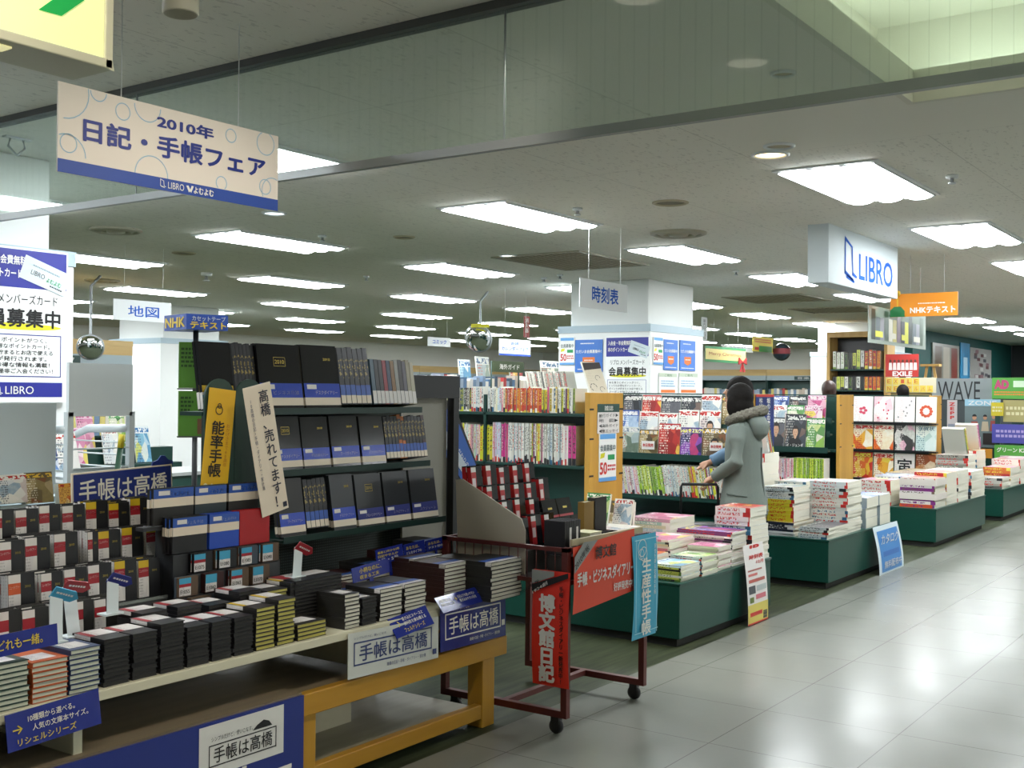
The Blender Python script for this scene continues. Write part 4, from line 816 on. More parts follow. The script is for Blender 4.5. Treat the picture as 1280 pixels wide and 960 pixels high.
# ------------------------------------------------------------------ upright banners at the left end of the rack
o = thing('arched_board', 'dark green board with two rounded tops behind the yellow and white banners', 'board', (3.045, 3.578, SLAB))
for dx, nm in ((0.0, 'arch'), (.155, 'arch')):
    pts = [(dx-.075, 0), (dx+.075, 0)]+[(dx+.075*math.cos(a), .885+.075*math.sin(a)) for a in [i*PI/10 for i in range(11)]]
    MB().prism(pts, 0, .010).build(nm, mat('16352a', .5), o)
o = thing('banner_sign', 'upright yellow banner with black characters left of the diary rack', 'banner', (2.945, 3.572, 1.08), 0); T = Matrix.Rotation(.10, 4, 'Y'); w, h = .135, .43
b = MB().box(0, 0, 0, w, .003, h, T=T).build('sheet', mat('dcae14', .45), o); DK = mat('1c1a16', .5)
text(o, '能率手帳', (w*.20, h*.18, w*.68, h*.70), DK, y=-.002, bold=.02, vert=True, line=.98, T=T); text(o, '2010', (w*.08, h*.01, w*.92, h*.12), mat('efe6b0', .5), y=-.002, T=T); text(o, 'おかげさまで60周年', (w*.74, h*.28, w*.88, h*.68), mat('b0681c', .5), y=-.002, vert=True, line=1, T=T)
ring(o, 'emblem', [(w*.42, h*.80, w*.11, .004), (w*.42, h*.84, w*.05, .004)], DK, y=-.002).matrix_local = T
o = thing('banner_sign', 'upright white banner with blue-black characters leaning in front of the rack', 'banner', (3.165, 3.455, .985), 0); T = Matrix.Rotation(-.21, 4, 'Y'); w, h = .145, .53
MB().box(0, 0, 0, w, .003, h, T=T).build('sheet', CREAM, o); IND = mat('1d2034', .5)
text(o, '高橋、売れてます！', (w*.50, h*.04, w*.86, h*.955), IND, y=-.002, bold=.012, vert=True, line=.98, T=T); text(o, '10高橋の日記・手帳・ダイアリー・家計簿', (w*.14, h*.20, w*.24, h*.90), mat('4a4c60', .5), y=-.002, vert=True, line=1, T=T)
b = MB(); b.face([T @ V(q) for q in ((w*.80, -.002, h*.02), (w*.95, -.002, h*.02), (w*.95, -.002, h*.06), (w*.80, -.002, h*.06))]); b.build('seal', IND, o, fix=False)
# ------------------------------------------------------------------ cards and posters on the front of the slab
def card(name, label, p0, w, h, m, tilt=0, roll=0, cat='card', y=3.0):
    """sheet whose lower-left corner is p0 (x,z); tilt about its own base, roll in its plane"""
    o = thing(name, label, cat, (p0[0], y, p0[1]), 0); o.rotation_euler = (tilt, roll, 0)
    MB().box(0, 0, 0, w, .003, h).build('sheet', m, o); return o
o = card('name_poster', 'pale poster with blue frame hanging from the slab front', (3.178, .402), .545, .172, mat('c3c6c0', .4), -.03, .03, 'poster', y=2.992)
w, h = .545, .172; NB = mat('2b3a6e', .4)
b = MB(); t = .006
for q in ((.03, .045, .50, .045+t), (.03, .135-t, .50, .135), (.03, .045, .03+t, .135), (.50-t, .045, .50, .135)): b.face([(q[0], -.0015, q[1]), (q[2], -.0015, q[1]), (q[2], -.0015, q[3]), (q[0], -.0015, q[3])])
b.build('frame_line', NB, o, fix=False); text(o, '手帳は高橋', (.06, .058, .47, .122), NB, y=-.002, bold=.01); text(o, '高橋の日記・手帳・ダイアリー・家計簿', (.22, .018, .46, .033), NB, y=-.002); text(o, 'シンプルだけど、使いこなす。', (.03, .145, .22, .155), NB, y=-.002); patch(o, 'seal', (.505, .02, .53, .042), NB, y=-.002)
o = card('name_poster', 'navy poster with white frame hanging at the right end of the slab', (3.735, .405), .47, .185, mat('222f78', .25), -.03, .015, 'poster', y=2.990)
b = MB()
for q in ((.03, .045, .43, .045+t), (.03, .155-t, .43, .155), (.03, .045, .03+t, .155), (.43-t, .045, .43, .155)): b.face([(q[0], -.0015, q[1]), (q[2], -.0015, q[1]), (q[2], -.0015, q[3]), (q[0], -.0015, q[3])])
b.build('frame_line', PAPER, o, fix=False); text(o, '手帳は高橋', (.055, .062, .41, .138), PAPER, y=-.002, bold=.008); text(o, '高橋の日記・手帳・ダイアリー・家計簿', (.20, .018, .42, .032), PAPER, y=-.002); text(o, 'シンプルだけど、使いこなす。', (.03, .162, .2, .172), PAPER, y=-.002); patch(o, 'seal', (.437, .05, .46, .075), PAPER, y=-.002)
NF = mat('1e2c86', .16)
def flap(label, p0, w, h, lines, tilt, roll, y, drop=0):
    o = card('shelf_card', label, p0, w, h, NF, tilt, roll, 'card', y)
    if drop: MB().box(w*.45, .003, -drop, w*.55, .006, h*.3).build('support', NF, o)
    for s, bx, m in lines: text(o, s, (w*bx[0], h*bx[1], w*bx[2], h*bx[3]), m, y=-.002, bold=.008)
    return o
CY_ = mat('d9c23a', .5)
flap('navy card with yellow words folded over the pale poster', (3.44, .515), .235, .085, [('書き込むスペースと', (.30, .68, .85, .86), PAPER), ('便利性を兼ね備える', (.30, .44, .88, .62), PAPER), ('フェルテシリーズ', (.25, .12, .78, .34), CY_), ('→', (.1, .45, .22, .75), CY_)], -.55, -.10, 2.975)
flap('glossy navy card folded over the top of the navy poster', (3.72, .575), .46, .075, [('秘密の記入と', (.03, .6, .2, .8), PAPER), ('便利なひと工夫', (.03, .35, .22, .55), PAPER), ('日記よりも使いやすい', (.30, .6, .55, .8), PAPER), ('書き込みやすい日付', (.30, .35, .55, .55), PAPER), ('時系列でも見える', (.66, .6, .92, .8), PAPER), ('毎日の記入欄', (.66, .35, .9, .55), PAPER), ('デスクダイアリー', (.66, .08, .95, .27), CY_), ('→', (.24, .5, .28, .75), CY_), ('→', (.60, .5, .64, .75), CY_)], -.7, -.03, 2.965)
flap('navy card reading ten kinds hanging at the lower left of the slab', (1.80, .475), .30, .105, [('10種類から選べる。', (.22, .66, .72, .84), PAPER), ('人気の文庫本サイズ。', (.26, .40, .86, .58), PAPER), ('リシェルシリーズ', (.1, .1, .72, .30), CY_), ('→', (.06, .42, .16, .66), CY_)], -.1, -.05, 2.985)
flap('navy card with yellow words standing on the leftmost piles', (1.80, .73), .20, .062, [('どれも一緒。', (.05, .25, .75, .75), CY_)], -.05, -.03, 3.06)
flap('small navy card with yellow words between the right piles', (3.42, .715), .225, .06, [('小柄なのに、', (.18, .5, .78, .85), CY_), ('収まる工夫', (.18, .1, .7, .38), CY_)], -.12, -.08, 3.195, .10)
flap('wide navy card standing behind the right piles, left half', (3.74, .735), .18, .066, [('最高と3年から5年', (.06, .68, .86, .85), CY_), ('日記やせんか', (.06, .42, .8, .6), CY_), ('3号・5号', (.06, .08, .8, .34), PAPER)], -.1, -.06, 3.355, .06)
flap('wide navy card standing behind the right piles, middle', (3.925, .745), .15, .06, [('あなたは、', (.1, .55, .7, .8), CY_), ('どんなタイプの', (.1, .2, .8, .42), PAPER)], -.1, -.06, 3.355, .05)
flap('wide navy card standing behind the right piles, right end', (4.08, .755), .15, .052, [('あなたは、', (.1, .55, .7, .8), CY_), ('テスト付の', (.1, .2, .8, .42), PAPER)], -.1, -.06, 3.355, .04)
def arrow_stand(label, px, pyb, y, zb, h, m, lean=0):
    x = ony(px, pyb, y).x; o = thing('arrow_tag', label, 'price tag', (x, y, zb))
    T = Matrix.Rotation(lean, 4, 'Y'); MB().box(-.022, 0, 0, .022, .003, h, T=T).build('stem', mat('d3dde0', .4), o); MB().box(-.04, -.02, 0, .03, .03, .006).build('foot', mat('d3dde0', .4), o)
    T2 = T @ T3(-.02, -.002, h) @ Matrix.Rotation(.35, 4, 'Y') @ Matrix.Rotation(.55, 4, 'X'); b = MB().prism([(0, -.012), (.075, -.012), (.095, .006), (.075, .028), (0, .028)], -.002, .002); b.v = [tuple(T2 @ V(p)) for p in b.v]; q = b.build('arrow_flag', m, o); greek(o, 'flag_print', (.012, .002, .072, .014), 1, LABW, y=-.0032, fill=1).matrix_local = T2
arrow_stand('white tag with cyan arrow flag on the navy notebooks', 70, 803, 3.16, .715, .155, CYAN); arrow_stand('leaning white tag with red arrow flag among the left piles', 93, 795, 3.20, .715, .165, BRED, -.13); arrow_stand('white tag with navy arrow flag between the tiers and the black piles', 141, 765, 3.27, .7475, .12, NAVY); arrow_stand('white tag with red arrow flag in front of the right piles', 371, 735, 3.28, .76, .12, BRED, .08)
# ================================================================== the red trolley with its display
RST = mat('5a2420', .4, .1); RUB = mat('121213', .5)
tr = thing('display_trolley', 'dark red steel trolley on black castors beside the wooden table', 'trolley', (4.565, 2.66, 0))
def bar(b, x0, y0, z0, x1, y1, z1): b.box(min(x0, x1), min(y0, y1), min(z0, z1), max(x0, x1), max(y0, y1), max(z0, z1)); return b
for sx in (-.365, .335):
    q = MB(); q.box(sx, 0, .075, sx+.03, .70, .105); q.build('foot_bar', RST, tr)
    MB().box(sx, 0, .105, sx+.03, .03, .82).build('post', RST, tr); MB().box(sx, .67, .105, sx+.03, .70, .82).build('post', RST, tr)
    for yy in (.06, .62):
        cs = MB(); cs.lathe([(.012, -.013), (.030, -.013), (.034, -.006), (.034, .006), (.030, .013), (.012, .013)], 20, T=T3(sx+.015, yy, .0345) @ Matrix.Rotation(PI/2, 4, 'Y'))
        c_ = cs.build('castor', RUB, tr); MB().box(sx+.0, yy-.02, .045, sx+.03, yy+.02, .075).build('fork', RUB, c_)
MB().box(-.335, .33, .08, .335, .36, .105).build('cross_bar', RST, tr)
for z in (.655, .80):
    for q in ((-.365, 0, .365, .02), (-.365, .68, .365, .70), (-.365, .02, -.345, .68), (.345, .02, .365, .68)): MB().box(q[0], q[1], z, q[2], q[3], z+.018).build('rail', RST, tr)
wb = MB()
for i in range(14): wb.tube([(-.355, .02+i*.05, .66), (-.355, .02+i*.05, .81)], .0025, 5).tube([(.355, .02+i*.05, .66), (.355, .02+i*.05, .81)], .0025, 5)
for i in range(14): wb.tube([(-.35+i*.054, .69, .66), (-.35+i*.054, .69, .81)], .0025, 5)
wb.build('wire_sides', RST, tr); MB().box(-.345, .02, .66, .345, .68, .672).build('tray', mat('2b2220', .5), tr)
LED = mat('2a2724', .5)
sd = thing('step_display', 'beige stepped display with triangular side panel standing in the trolley', 'display stand', (4.25, 2.70, .673))
MB().prism([(.22, .0), (.60, .0), (.62, .41), (.58, .415), (.24, .25), (.22, .2)], 0, .006, ax='x').build('side_panel', mat('a9a190', .5), sd)
MB().box(.006, -.02, 0, .63, .10, .10).build('front_block', LED, sd)
for i in range(4): MB().box(.008, .24+i*.09, .001, .63, .328+i*.09, .10+.075*i).build('step', mat('35322e', .5), sd)
MB().box(.006, .605, 0, .63, .612, .40).build('back_board', mat('35322e', .5), sd)
g8 = 'boxed black diaries on the trolley steps'; BXR = (('label_band', .0, .08, .44, .96, mat('b01f24', .3)), ('label_head', .0, .80, .44, .96, LABW), ('label_print', .06, .30, .36, .60, mat('d8c8c8', .4)))
for r_ in range(4):
    zz = .673+.102+.075*r_; yy = 2.70+.26+.09*r_
    for c_ in range(5):
        if r_ < 2 and c_ > 2: continue
        w_ = .085; h_ = .135+R.uniform(-.01, .015)
        for d in range(2):
            bm = book_meshes(w_, round(h_, 3), .022, FILM, PG_C, None, None, False, BXR)
            book(bm, T3(4.312+c_*.112+R.uniform(-.008, .008), yy+.012+.026*d, zz) @ Matrix.Rotation(-.12, 4, 'X') @ T3(0, 0, h_/2+.003) @ FACE, 'boxed_diary', 'boxed black diary with red label, %s from left on the %s trolley step%s' % (nth(c_+1), ['lowest', 'second', 'third', 'top'][r_], '' if d == 0 else ', behind'), 'diary', g8)
MB().box(.0, -.035, .150, .64, -.022, .178).build('cream_ledge', mat('b5a886', .5), sd)
for r_ in range(2):
    for c_ in range(2):
        bm = book_meshes(.125, .115, .03, FILM, PG_C, None, None, False, (('label_band', .0, .0, 1.0, .30, mat('a82028', .3)), ('title', .35, .55, .65, .64, GOLD)))
        book(bm, T3(4.685+.135*c_, 2.70+.275+.09*r_, .673+.106+.075*r_) @ Matrix.Rotation(-.3, 4, 'X') @ T3(0, 0, .0605) @ FACE, 'boxed_diary', 'wide black diary with a red foot band, %s on the %s trolley step' % (['left', 'right'][c_], ['lowest', 'second'][r_]), 'diary', 'wide red-footed diaries on the trolley')
# dark diaries, cream books and trays along its front
for i in range(7):
    bm = book_meshes(.11, .15, .017, LEATH, PG_B, None, None, False, (('s', 'label_band', .1, .8, LABW),) if i % 3 == 2 else ())
    book(bm, T3(4.28+.019*i, 2.775, .775+.075) @ SPINE @ Matrix.Identity(4), 'diary', 'upright black diary, %s in the front row of the trolley' % nth(i+1), 'diary', 'upright black diaries at the trolley front')
for i in range(5):
    bm = book_meshes(.09, .10, .022, LEATH, PG_B, None, None, False, (('label_band', .35, .1, .65, .95, LABW),))
    book(bm, T3(4.475+.095*i, 2.915, .775+.052) @ FACE, 'diary', 'upright black diary with a grey strip, %s behind the cream books' % nth(i+1), 'diary', 'black diaries with grey strips')
crn = mat('c9c59a', .5)
pile(4.50, 2.745, 4, .11, .10, .021, crn, PG_W, 'cream-covered book', 'the small cream pile on the trolley', 'cream books on the trolley', FLAT, None, 'book', z=.775, cat='book')
for i, (x, w_) in enumerate(((4.66, .15), (4.80, .14))):
    o = thing('black_tray', 'shallow black tray of diaries on the trolley front, %s' % ['left', 'right'][i], 'tray', (x, 2.76, .775))
    b = MB().box(-w_/2, -.07, 0, w_/2, .07, .008); [b.box(*q) for q in ((-w_/2, -.07, .008, w_/2, -.062, .05), (-w_/2, .062, .008, w_/2, .07, .05), (-w_/2, -.062, .008, -w_/2+.008, .062, .05), (w_/2-.008, -.062, .008, w_/2, .062, .05))]
    b.build('tray', BLACK, o)
    bm = book_meshes(w_-.03, .105, .018, LEATH, PG_W); book(bm, T3(x, 2.76, .775+.0185), 'diary', 'black diary lying in the %s black tray' % ['left', 'right'][i], 'diary', 'diaries lying in trays')
BRC = mat('201715', .4)
for i, (x, h_, w_, cv) in enumerate(((4.70, .20, .10, mat('8a6a2a', .45)), (4.80, .215, .12, BRC))):
    bm = book_meshes(w_, h_, .035, cv, PG_C); book(bm, T3(x, 2.87, .775+h_/2) @ FACE, 'book', ['ochre book standing on the trolley', 'dark brown boxed book standing at the right end of the trolley'][i], 'book')
# banners hung from the trolley's front
RB = mat('dc3020', .4); RB2 = mat('d8401f', .4); GB = mat('8a8c8a', .45); YB = 2.648
def hang(name, label, pl, pr, pt, pb, m, y=YB, bend=.012, tr_=0):
    a = ony(pl, pt, y); c = ony(pr, pb, y); w, h = c.x-a.x, a.z-c.z
    o = thing(name, label, 'banner', (a.x, y, c.z)); b = MB(); n = 10
    def P(u, v): return (u*w, -bend*math.sin(v*PI*1.1)-.002, v*h+tr_*(u-.5)*w)
    for i in range(n):
        v0, v1 = i/n, (i+1)/n; b.face([P(0, v0), P(1, v0), P(1, v1), P(0, v1)], 0, [(0, v0), (1, v0), (1, v1), (0, v1)], True)
    b.build('sheet', m, o, fix=False); return o, w, h, -bend-.004
o, W, H, ty = hang('banner', 'tall red banner with white characters hanging at the trolley corner post', 668, 711, 711, 861, RB)
a = onx(667, 711, 4.18); c = onx(711, 862, 4.18); k_ = (a.y-c.y)/W; kz = (a.z-c.z)/H
o.location = (4.183, a.y, c.z); o.rotation_euler = (0, 0, -PI/2); o.scale = (k_, 1, kz)
b = MB(); b.face([(0, ty, H*.80), (W, ty, H*.955), (W, ty, H), (0, ty, H*.87)]); b.build('black_stripe', BLACK, o, fix=False); b = MB(); b.face([(0, ty, H*.872), (W*.62, ty, H*.96), (W*.62, ty, H), (0, ty, H)]); b.build('grey_corner', GB, o, fix=False)
text(o, '博文館日記', (W*.20, H*.035, W*.66, H*.80), LABW, y=ty-.001, bold=.045, vert=True, line=.97); text(o, '手帳・ビジネスダイアリー新発売中!', (W*.76, H*.04, W*.88, H*.88), BLACK, y=ty-.001, bold=.02, vert=True, line=.96)
T = Matrix.Rotation(-.45, 4, 'Y'); text(o, '2010年版', (W*.42, H*.755, W*.98, H*.79), BLACK, y=ty-.001, T=T, bold=.01); text(o, '1924創', (W*.72, H*.70, W*1.18, H*.733), LABW, y=ty-.002, T=T, bold=.01)
o, W, H, ty = hang('banner', 'wide red banner for business diaries stretched along the trolley front', 716, 792, 680, 742, RB2, bend=.006, tr_=.06)
b = MB(); b.face([(0, ty, H*.55), (W*.36, ty, H*1.0), (W*.14, ty, H*1.0), (0, ty, H*.80)]); b.build('grey_stripe', GB, o, fix=False)
text(o, '博文館', (W*.32, H*.70, W*.66, H*.90), BLACK, y=ty-.001, bold=.02); text(o, '手帳・ビジネスダイアリー', (W*.04, H*.34, W*.98, H*.56), LABW, y=ty-.001, bold=.03); text(o, '好評発売中!', (W*.62, H*.13, W*.95, H*.27), LABW, y=ty-.001, bold=.02)
T = Matrix.Translation((W*.02, 0, H*.60)) @ Matrix.Rotation(-.62, 4, 'Y'); text(o, '2010年版', (0, 0, W*.26, H*.11), BLACK, y=ty-.002, T=T)
o, W, H, ty = hang('banner', 'sky blue banner with white characters hanging at the right end of the trolley', 790, 819, 671, 791, mat('3fa6c6', .4), y=2.640)
text(o, '生産性手帳', (W*.28, H*.03, W*.68, H*.78), PAPER, y=ty-.001, bold=.02, vert=True, line=1.0); ring(o, 'emblem', [(W*.30, H*.88, W*.16, .004), (W*.36, H*.82, W*.13, .004), (W*.26, H*.82, W*.10, .003)], PAPER, y=ty-.001); text(o, '安全を誇る定番の手帳', (W*.80, H*.40, W*.88, H*.90), PAPER, y=ty-.001, vert=True)
b = MB()
for q in ((.06, .08, .08, .97), (.92, .03, .94, .97), (.0, .955, 1, .965), (.02, .06, .98, .067)): b.face([(W*q[0], ty, H*q[1]), (W*q[2], ty, H*q[1]), (W*q[2], ty, H*q[3]), (W*q[0], ty, H*q[3])])
b.build('border_lines', mat('a9dbe6', .5), o, fix=False)
# ================================================================== green plinths and gondolas along the aisle
GPL = mat('12453a', .30, noise=.10); GSH = mat('123a33', .4); GEDGE = mat('0d2a25', .4); TOE = mat('20211e', .6)
G = [(6.05, 7.42, 6.55, 7.0), (8.56, 10.15, 9.38, 9.83), (11.6, 13.65, 12.06, 12.5), (14.57, 16.6, 15.0, 15.45), (17.4, 18.3, 17.9, 18.3)]
YP = 3.05; YE = [4.0, 4.05, 4.2, 4.02, 4.2]; YB2 = 6.0
nm = ['first green plinth from the trolley', 'second green plinth from the trolley', 'third green plinth along the aisle', 'fourth green plinth along the aisle', 'farthest green plinth along the aisle']
for i, (a, c, s0, s1) in enumerate(G):
    yb = (5.8, 5.8, 5.75, 6.0, 3.9)[i]
    o = thing('display_plinth', nm[i]+', low and dark green', 'plinth', ((a+c)/2, YP, 0)); w = (c-a)/2
    MB().box(-w+.03, .03, 0, w-.03, yb-YP-.03, .05).build('toe_kick', TOE, o); MB().box(-w, 0, .05, w, yb-YP, .365).build('body', GPL, o, bevel=.004); MB().box(-w-.006, -.006, .365, w+.006, yb-YP, .38).build('top_board', GPL, o, bevel=.003)
PT = .3805
OAKP = m_wood('oak_panel', 'b88a38', 'cf9f48', .4, 2, .7)
gon = []
gd = ['first gondola', 'second gondola', 'third gondola', 'fourth gondola', 'farthest gondola']
for i, (a, c, s0, s1) in enumerate(G[:4]):
    ye = YE[i]; yb = 5.75; top = 1.50; xm = (s0+s1)/2
    o = thing('bookshelf_gondola', 'dark green double-sided bookshelf with an oak end panel, %s from the trolley' % gd[i], 'bookshelf', (xm, ye, PT)); h = top-PT; hw = (s1-s0)/2
    e = MB().box(-hw, -.02, .0, hw, .02, h).build('end_panel', OAKP, o, bevel=.003)
    for z in (.55, .80, 1.0): MB().box(-hw-.001, -.022, z, -hw+.05, -.019, z+.012).box(hw-.05, -.022, z, hw+.001, -.019, z+.012).build('slot', BLACK, e)
    MB().box(-.015, .02, .0, .015, yb-ye, h-.02).build('back_panel', GSH, o); MB().box(-hw, yb-ye, 0, hw, yb-ye+.03, h).build('far_panel', GSH, o)
    zs = {0: (.62, .975), 1: (.52,), 2: (.52,), 3: (.39, .75, 1.10), 4: (.5, .9)}[i]
    for z in zs: MB().box(-hw, .022, z-.02, -.015, yb-ye, z).build('shelf', GSH, o, bevel=.002); MB().box(.015, .022, z-.02, hw, yb-ye, z).build('shelf', GSH, o, bevel=.002)
    if i: MB().box(-hw, .02, h-.012, -hw+.015, yb-ye, h).build('top_rail', GSH, o)
    gon.append(o)
MB().box(-.225, .85, .02, -.205, .87, 1.10).build('upright', GSH, gon[0]); MB().box(.0, .02, 1.085, .225, 1.75, 1.10).build('top_shelf', GSH, gon[0])
# notices on the first end panel
o, W, H = board('notice_sheet', 'white shelf guide notice on the first oak end panel', 'notice', ony(747, 505, 3.976), ony(774, 541, 3.976), LABW, .002); patch(o, 'head', (0, H*.72, W, H), mat('2b4a42', .5)); text(o, '雑誌', (W*.3, H*.77, W*.7, H*.94), PAPER, y=-.002)
for k, s in enumerate(('旅行ガイド▶', '地　図▶', '◀海外ガイド', '◀旅エッセイ')): text(o, s, (W*.06, H*(.55-.175*k), W*.94, H*(.67-.175*k)), BLACK)
fifty_poster(ony(749, 542, 3.976), ony(770, 600, 3.976), 'white and blue discount poster on the first oak end panel')
# ------------------------------------------------------------------ spine-out books on the first gondola
SP_MIX = m_spine('spine_mixed', ['c8c844', 'dcd8cc', '8aa03a', 'e0dcd4', 'c8a83a', 'b84a7a', 'd8d4c8', '4a6a8a', 'cfc9b5', 'd8d83a', '7a3a6a', 'e4e0d8'])
SP_RED = m_spine('spine_red', ['b8332a', 'c04a2a', 'c8642a', 'b02a30'], inks=('d8c84a', 'f0ece0', 'd8b03a')); SP_YEL = m_spine('spine_yellow', ['c8c82a', 'd0c43a', 'b8b82a'], inks=('2a2a2e', '3a3a3a', 'c8342e'))
SP_WHT = m_spine('spine_white', ['dcdad0', 'e4e2da', 'd4d6d0', 'cdd4d4'], inks=('2a2a2e', 'c8342e', '3a6a8a')); SP_MAG = m_spine('spine_magenta', ['b8247a', 'c83a86']); SP_GRN = m_spine('spine_green', ['8ab02a', 'a8c83a', 'c8d04a', '7aa03a'], inks=('2a2a2e', 'f0ece0', '3a3a3a')); SP_DRK = m_spine('spine_dark', ['3a4a4e', '5a6a5a', '2e3a5a', '4a3a3a', '7a7a70', '8a3a2a'], inks=('f0ece0', 'c8c83a', 'd8d4c8')); SP_PAS = m_spine('spine_pastel', ['d8c4c8', 'b8ccd4', 'd8d4b0', 'c8c0d8', 'e0dcd4', 'c89aa8', 'a8c8b8', 'd88a9a'])
WCOV = mat('d8d6cc', .45)
def row_left(xs, z, y0, y1, segs, where, group, h0, depth=.16, cat='book', tilt=0):
    """spines facing the photographer's side; y1 > y0, filled from the far end (picture left) to the near end"""
    nmk = 'guidebook' if 'guidebook' in segs[0][4] else ('periodical' if 'low shelf' in where else 'book'); y = y1; k = 0; tot = sum(s[0] for s in segs)
    for frac, sp, tk, hh, desc in segs:
        end = y-(y1-y0)*frac/tot
        sp_ = tk/math.cos(tilt)+abs(math.tan(tilt))*.0005
        while y-sp_ > end-1e-6:
            t = tk*R.uniform(.85, 1.0); h = round(h0*hh*R.uniform(.97, 1.0), 2); k += 1
            bm = book_meshes(depth, round(h, 2), round(t, 3), WCOV, PG_W, None, sp, True)
            book(bm, T3(xs+.012+R.uniform(0, .012), y-tk/2, z+.001) @ ZL @ Matrix.Rotation(tilt, 4, 'Y') @ T3(0, depth/2, h/2) @ SPINE, nmk, '%s, %s from left on %s' % (desc, nth(k), where), cat, group)
            y -= sp_
xs = 6.55
row_left(xs, 1.356, 4.03, 4.84, [(.6, SP_WHT, .016, .92, 'pale guidebook'), (.8, SP_PAS, .017, .95, 'pale guidebook'), (1.9, SP_RED, .0165, .95, 'red and orange guidebook'), (.8, SP_RED, .02, .93, 'red guidebook'), (.5, SP_YEL, .016, .90, 'yellow guidebook'), (1.9, SP_MIX, .016, .95, 'colourful guidebook')], 'the upper shelf of the first gondola', 'guidebooks on the upper shelf of the first gondola', .185)
row_left(xs, 1.356, 4.88, 5.30, [(1, SP_YEL, .02, .82, 'yellow guidebook'), (.7, SP_DRK, .018, .85, 'dark guidebook'), (.6, SP_WHT, .018, .9, 'pale guidebook')], 'the far upper bay of the first gondola', 'guidebooks in the far bay of the first gondola', .2)
row_left(xs, 1.001, 4.03, 5.25, [(.9, SP_GRN, .014, .88, 'green and yellow magazine'), (.5, SP_MIX, .013, .95, 'colourful magazine'), (.8, SP_PAS, .012, .93, 'pale magazine'), (.7, SP_YEL, .022, .9, 'thick yellow magazine'), (.5, SP_PAS, .013, 1, 'pale magazine'), (.4, SP_MAG, .014, .97, 'pink magazine'), (1.2, SP_WHT, .013, 1, 'white-spined magazine'), (.8, SP_MIX, .013, 1, 'colourful magazine'), (1.1, SP_WHT, .014, 1, 'white-spined magazine'), (.3, SP_PAS, .014, .98, 'pale magazine'), (.5, SP_MAG, .03, .97, 'thick magenta magazine')], 'the middle shelf of the first gondola', 'magazines on the middle shelf of the first gondola', .285)
SP_GREY = m_spine('spine_grey', ['8a8a84', 'b8b6ae', '6a6a66', 'c8c6be', '9a968c', 'a8a49a'])
row_left(6.80, 1.481, 4.30, 4.66, [(3.2, SP_GREY, .013, 1, 'grey-spined magazine')], 'the top of the first gondola', 'magazines along the top of the first gondola', .17, .12, tilt=-.22)
# slanted blue end panel with poster, beside the rack
o = thing('slanted_panel', 'slanted black display side with a blue poster, right of the diary rack', 'display panel', (4.92, 3.95, .0), 0)
T = T3(0, 0, 0); MB().box(0, .0, 0, .52, .02, .05).build('foot', mat('17191c', .4), o)
MB().prism([(.0, .05), (.52, .05), (.52, .80), (.40, .98), (.10, 1.45), (.0, 1.45)], 0, .02).build('side_board', mat('17191c', .4), o); MB().prism([(.0, 1.18), (.36, .83), (.44, .80), (.44, .90), (.10, 1.40), (.0, 1.40)], -.004, -.001).build('blue_poster', mat('2c58a4', .35), o)
MB().prism([(.02, 1.30), (.10, 1.22), (.26, 1.04), (.20, 1.03), (.02, 1.20)], -.007, -.005).build('white_panel', mat('b8c4cc', .4), o); T = T3(.10, 0, 1.17) @ Matrix.Rotation(.80, 4, 'Y'); text(o, 'こだわりの手帳をどうぞ', (0, .02, .38, .05), PAPER, y=-.008, T=T); text(o, '豊富なラインナップです', (.02, -.03, .34, -.01), PAPER, y=-.008, T=T)
ring(o, 'ring_mark', [(.36, .86, .035, .012)], PAPER, y=-.008)
# ------------------------------------------------------------------ magazine fronts
MGP = [m_print('front_red', ['a82a24', 'b8342a', '8a1f1f', 'c84a34', 'd8b04a'], 5, .8, 1, ('b02a24', 'efe8da'), ink='f0e8d8'), m_print('front_purple', ['3a2a6a', '5a3a9a', '8a4aa8', '2a2a4a', 'b83a6a'], 5, .8, 2, ('46307a', 'd8d04a'), ink='e8e0f0'), m_print('front_street', ['7a8a7a', '9aa8a8', '5a6a5a', 'b8bcb0', 'c8c4b0'], 5, .7, 3, ('c8ccc4', '3a5a7a'), ink='b02a24'), m_print('front_brown', ['6a5a3a', '8a7a4a', '4a3f2c', 'a8946a', '7a4a2a'], 5, .7, 4, ('5f5238', 'd8b03a'), ink='e8e0c8'), m_print('front_white', ['dcdad2', 'd0d4d4', 'e4e0d8', 'c8b8b4', '8aa0b0'], 5, .8, 5, ('e4e2da', 'b02a24'), ink='3a3a4a'), m_print('front_pink', ['c87a9a', 'd8a8b8', 'e4d4d4', 'b84a7a', 'd8c84a'], 5, .8, 6, ('dcb8c8', 'a82a6a'), ink='6a2a4a'), m_print('front_blue', ['3a5a9a', '6a8ab8', '2a3a6a', 'a8bcd0', 'd0d4d8'], 5, .8, 7, ('2f4f96', 'e8ecf0'), ink='f0f0f0'), m_print('front_dark', ['2a2e34', '3c424a', '1f2226', '5a5a60', '6f5a50'], 4, .6, 8, ('23272d', 'd0d0c8'), ink='d8d4c8'), m_print('front_green', ['5a8a4a', '8ab04a', '3a6a3a', 'c8d08a', 'd8d4c0'], 5, .7, 9, ('3f8a44', 'f0ecd8'), ink='f0f0e0'), m_print('front_orange', ['d08a2a', 'd8a84a', 'c8602a', 'e0c88a', 'b83a2a'], 5, .8, 10, ('d89a34', 'a82a20'), ink='7a2018'), m_print('front_sky', ['7ab0c8', 'b0ccd8', '4a8ab0', 'd8dcd0', 'c8c84a'], 5, .7, 11, ('d8e0e0', '2a6aa0'), ink='2a3a5a')]
MCN = ['red', 'purple', 'grey-green', 'brown', 'white', 'pink', 'blue', 'dark', 'green', 'orange', 'sky blue']
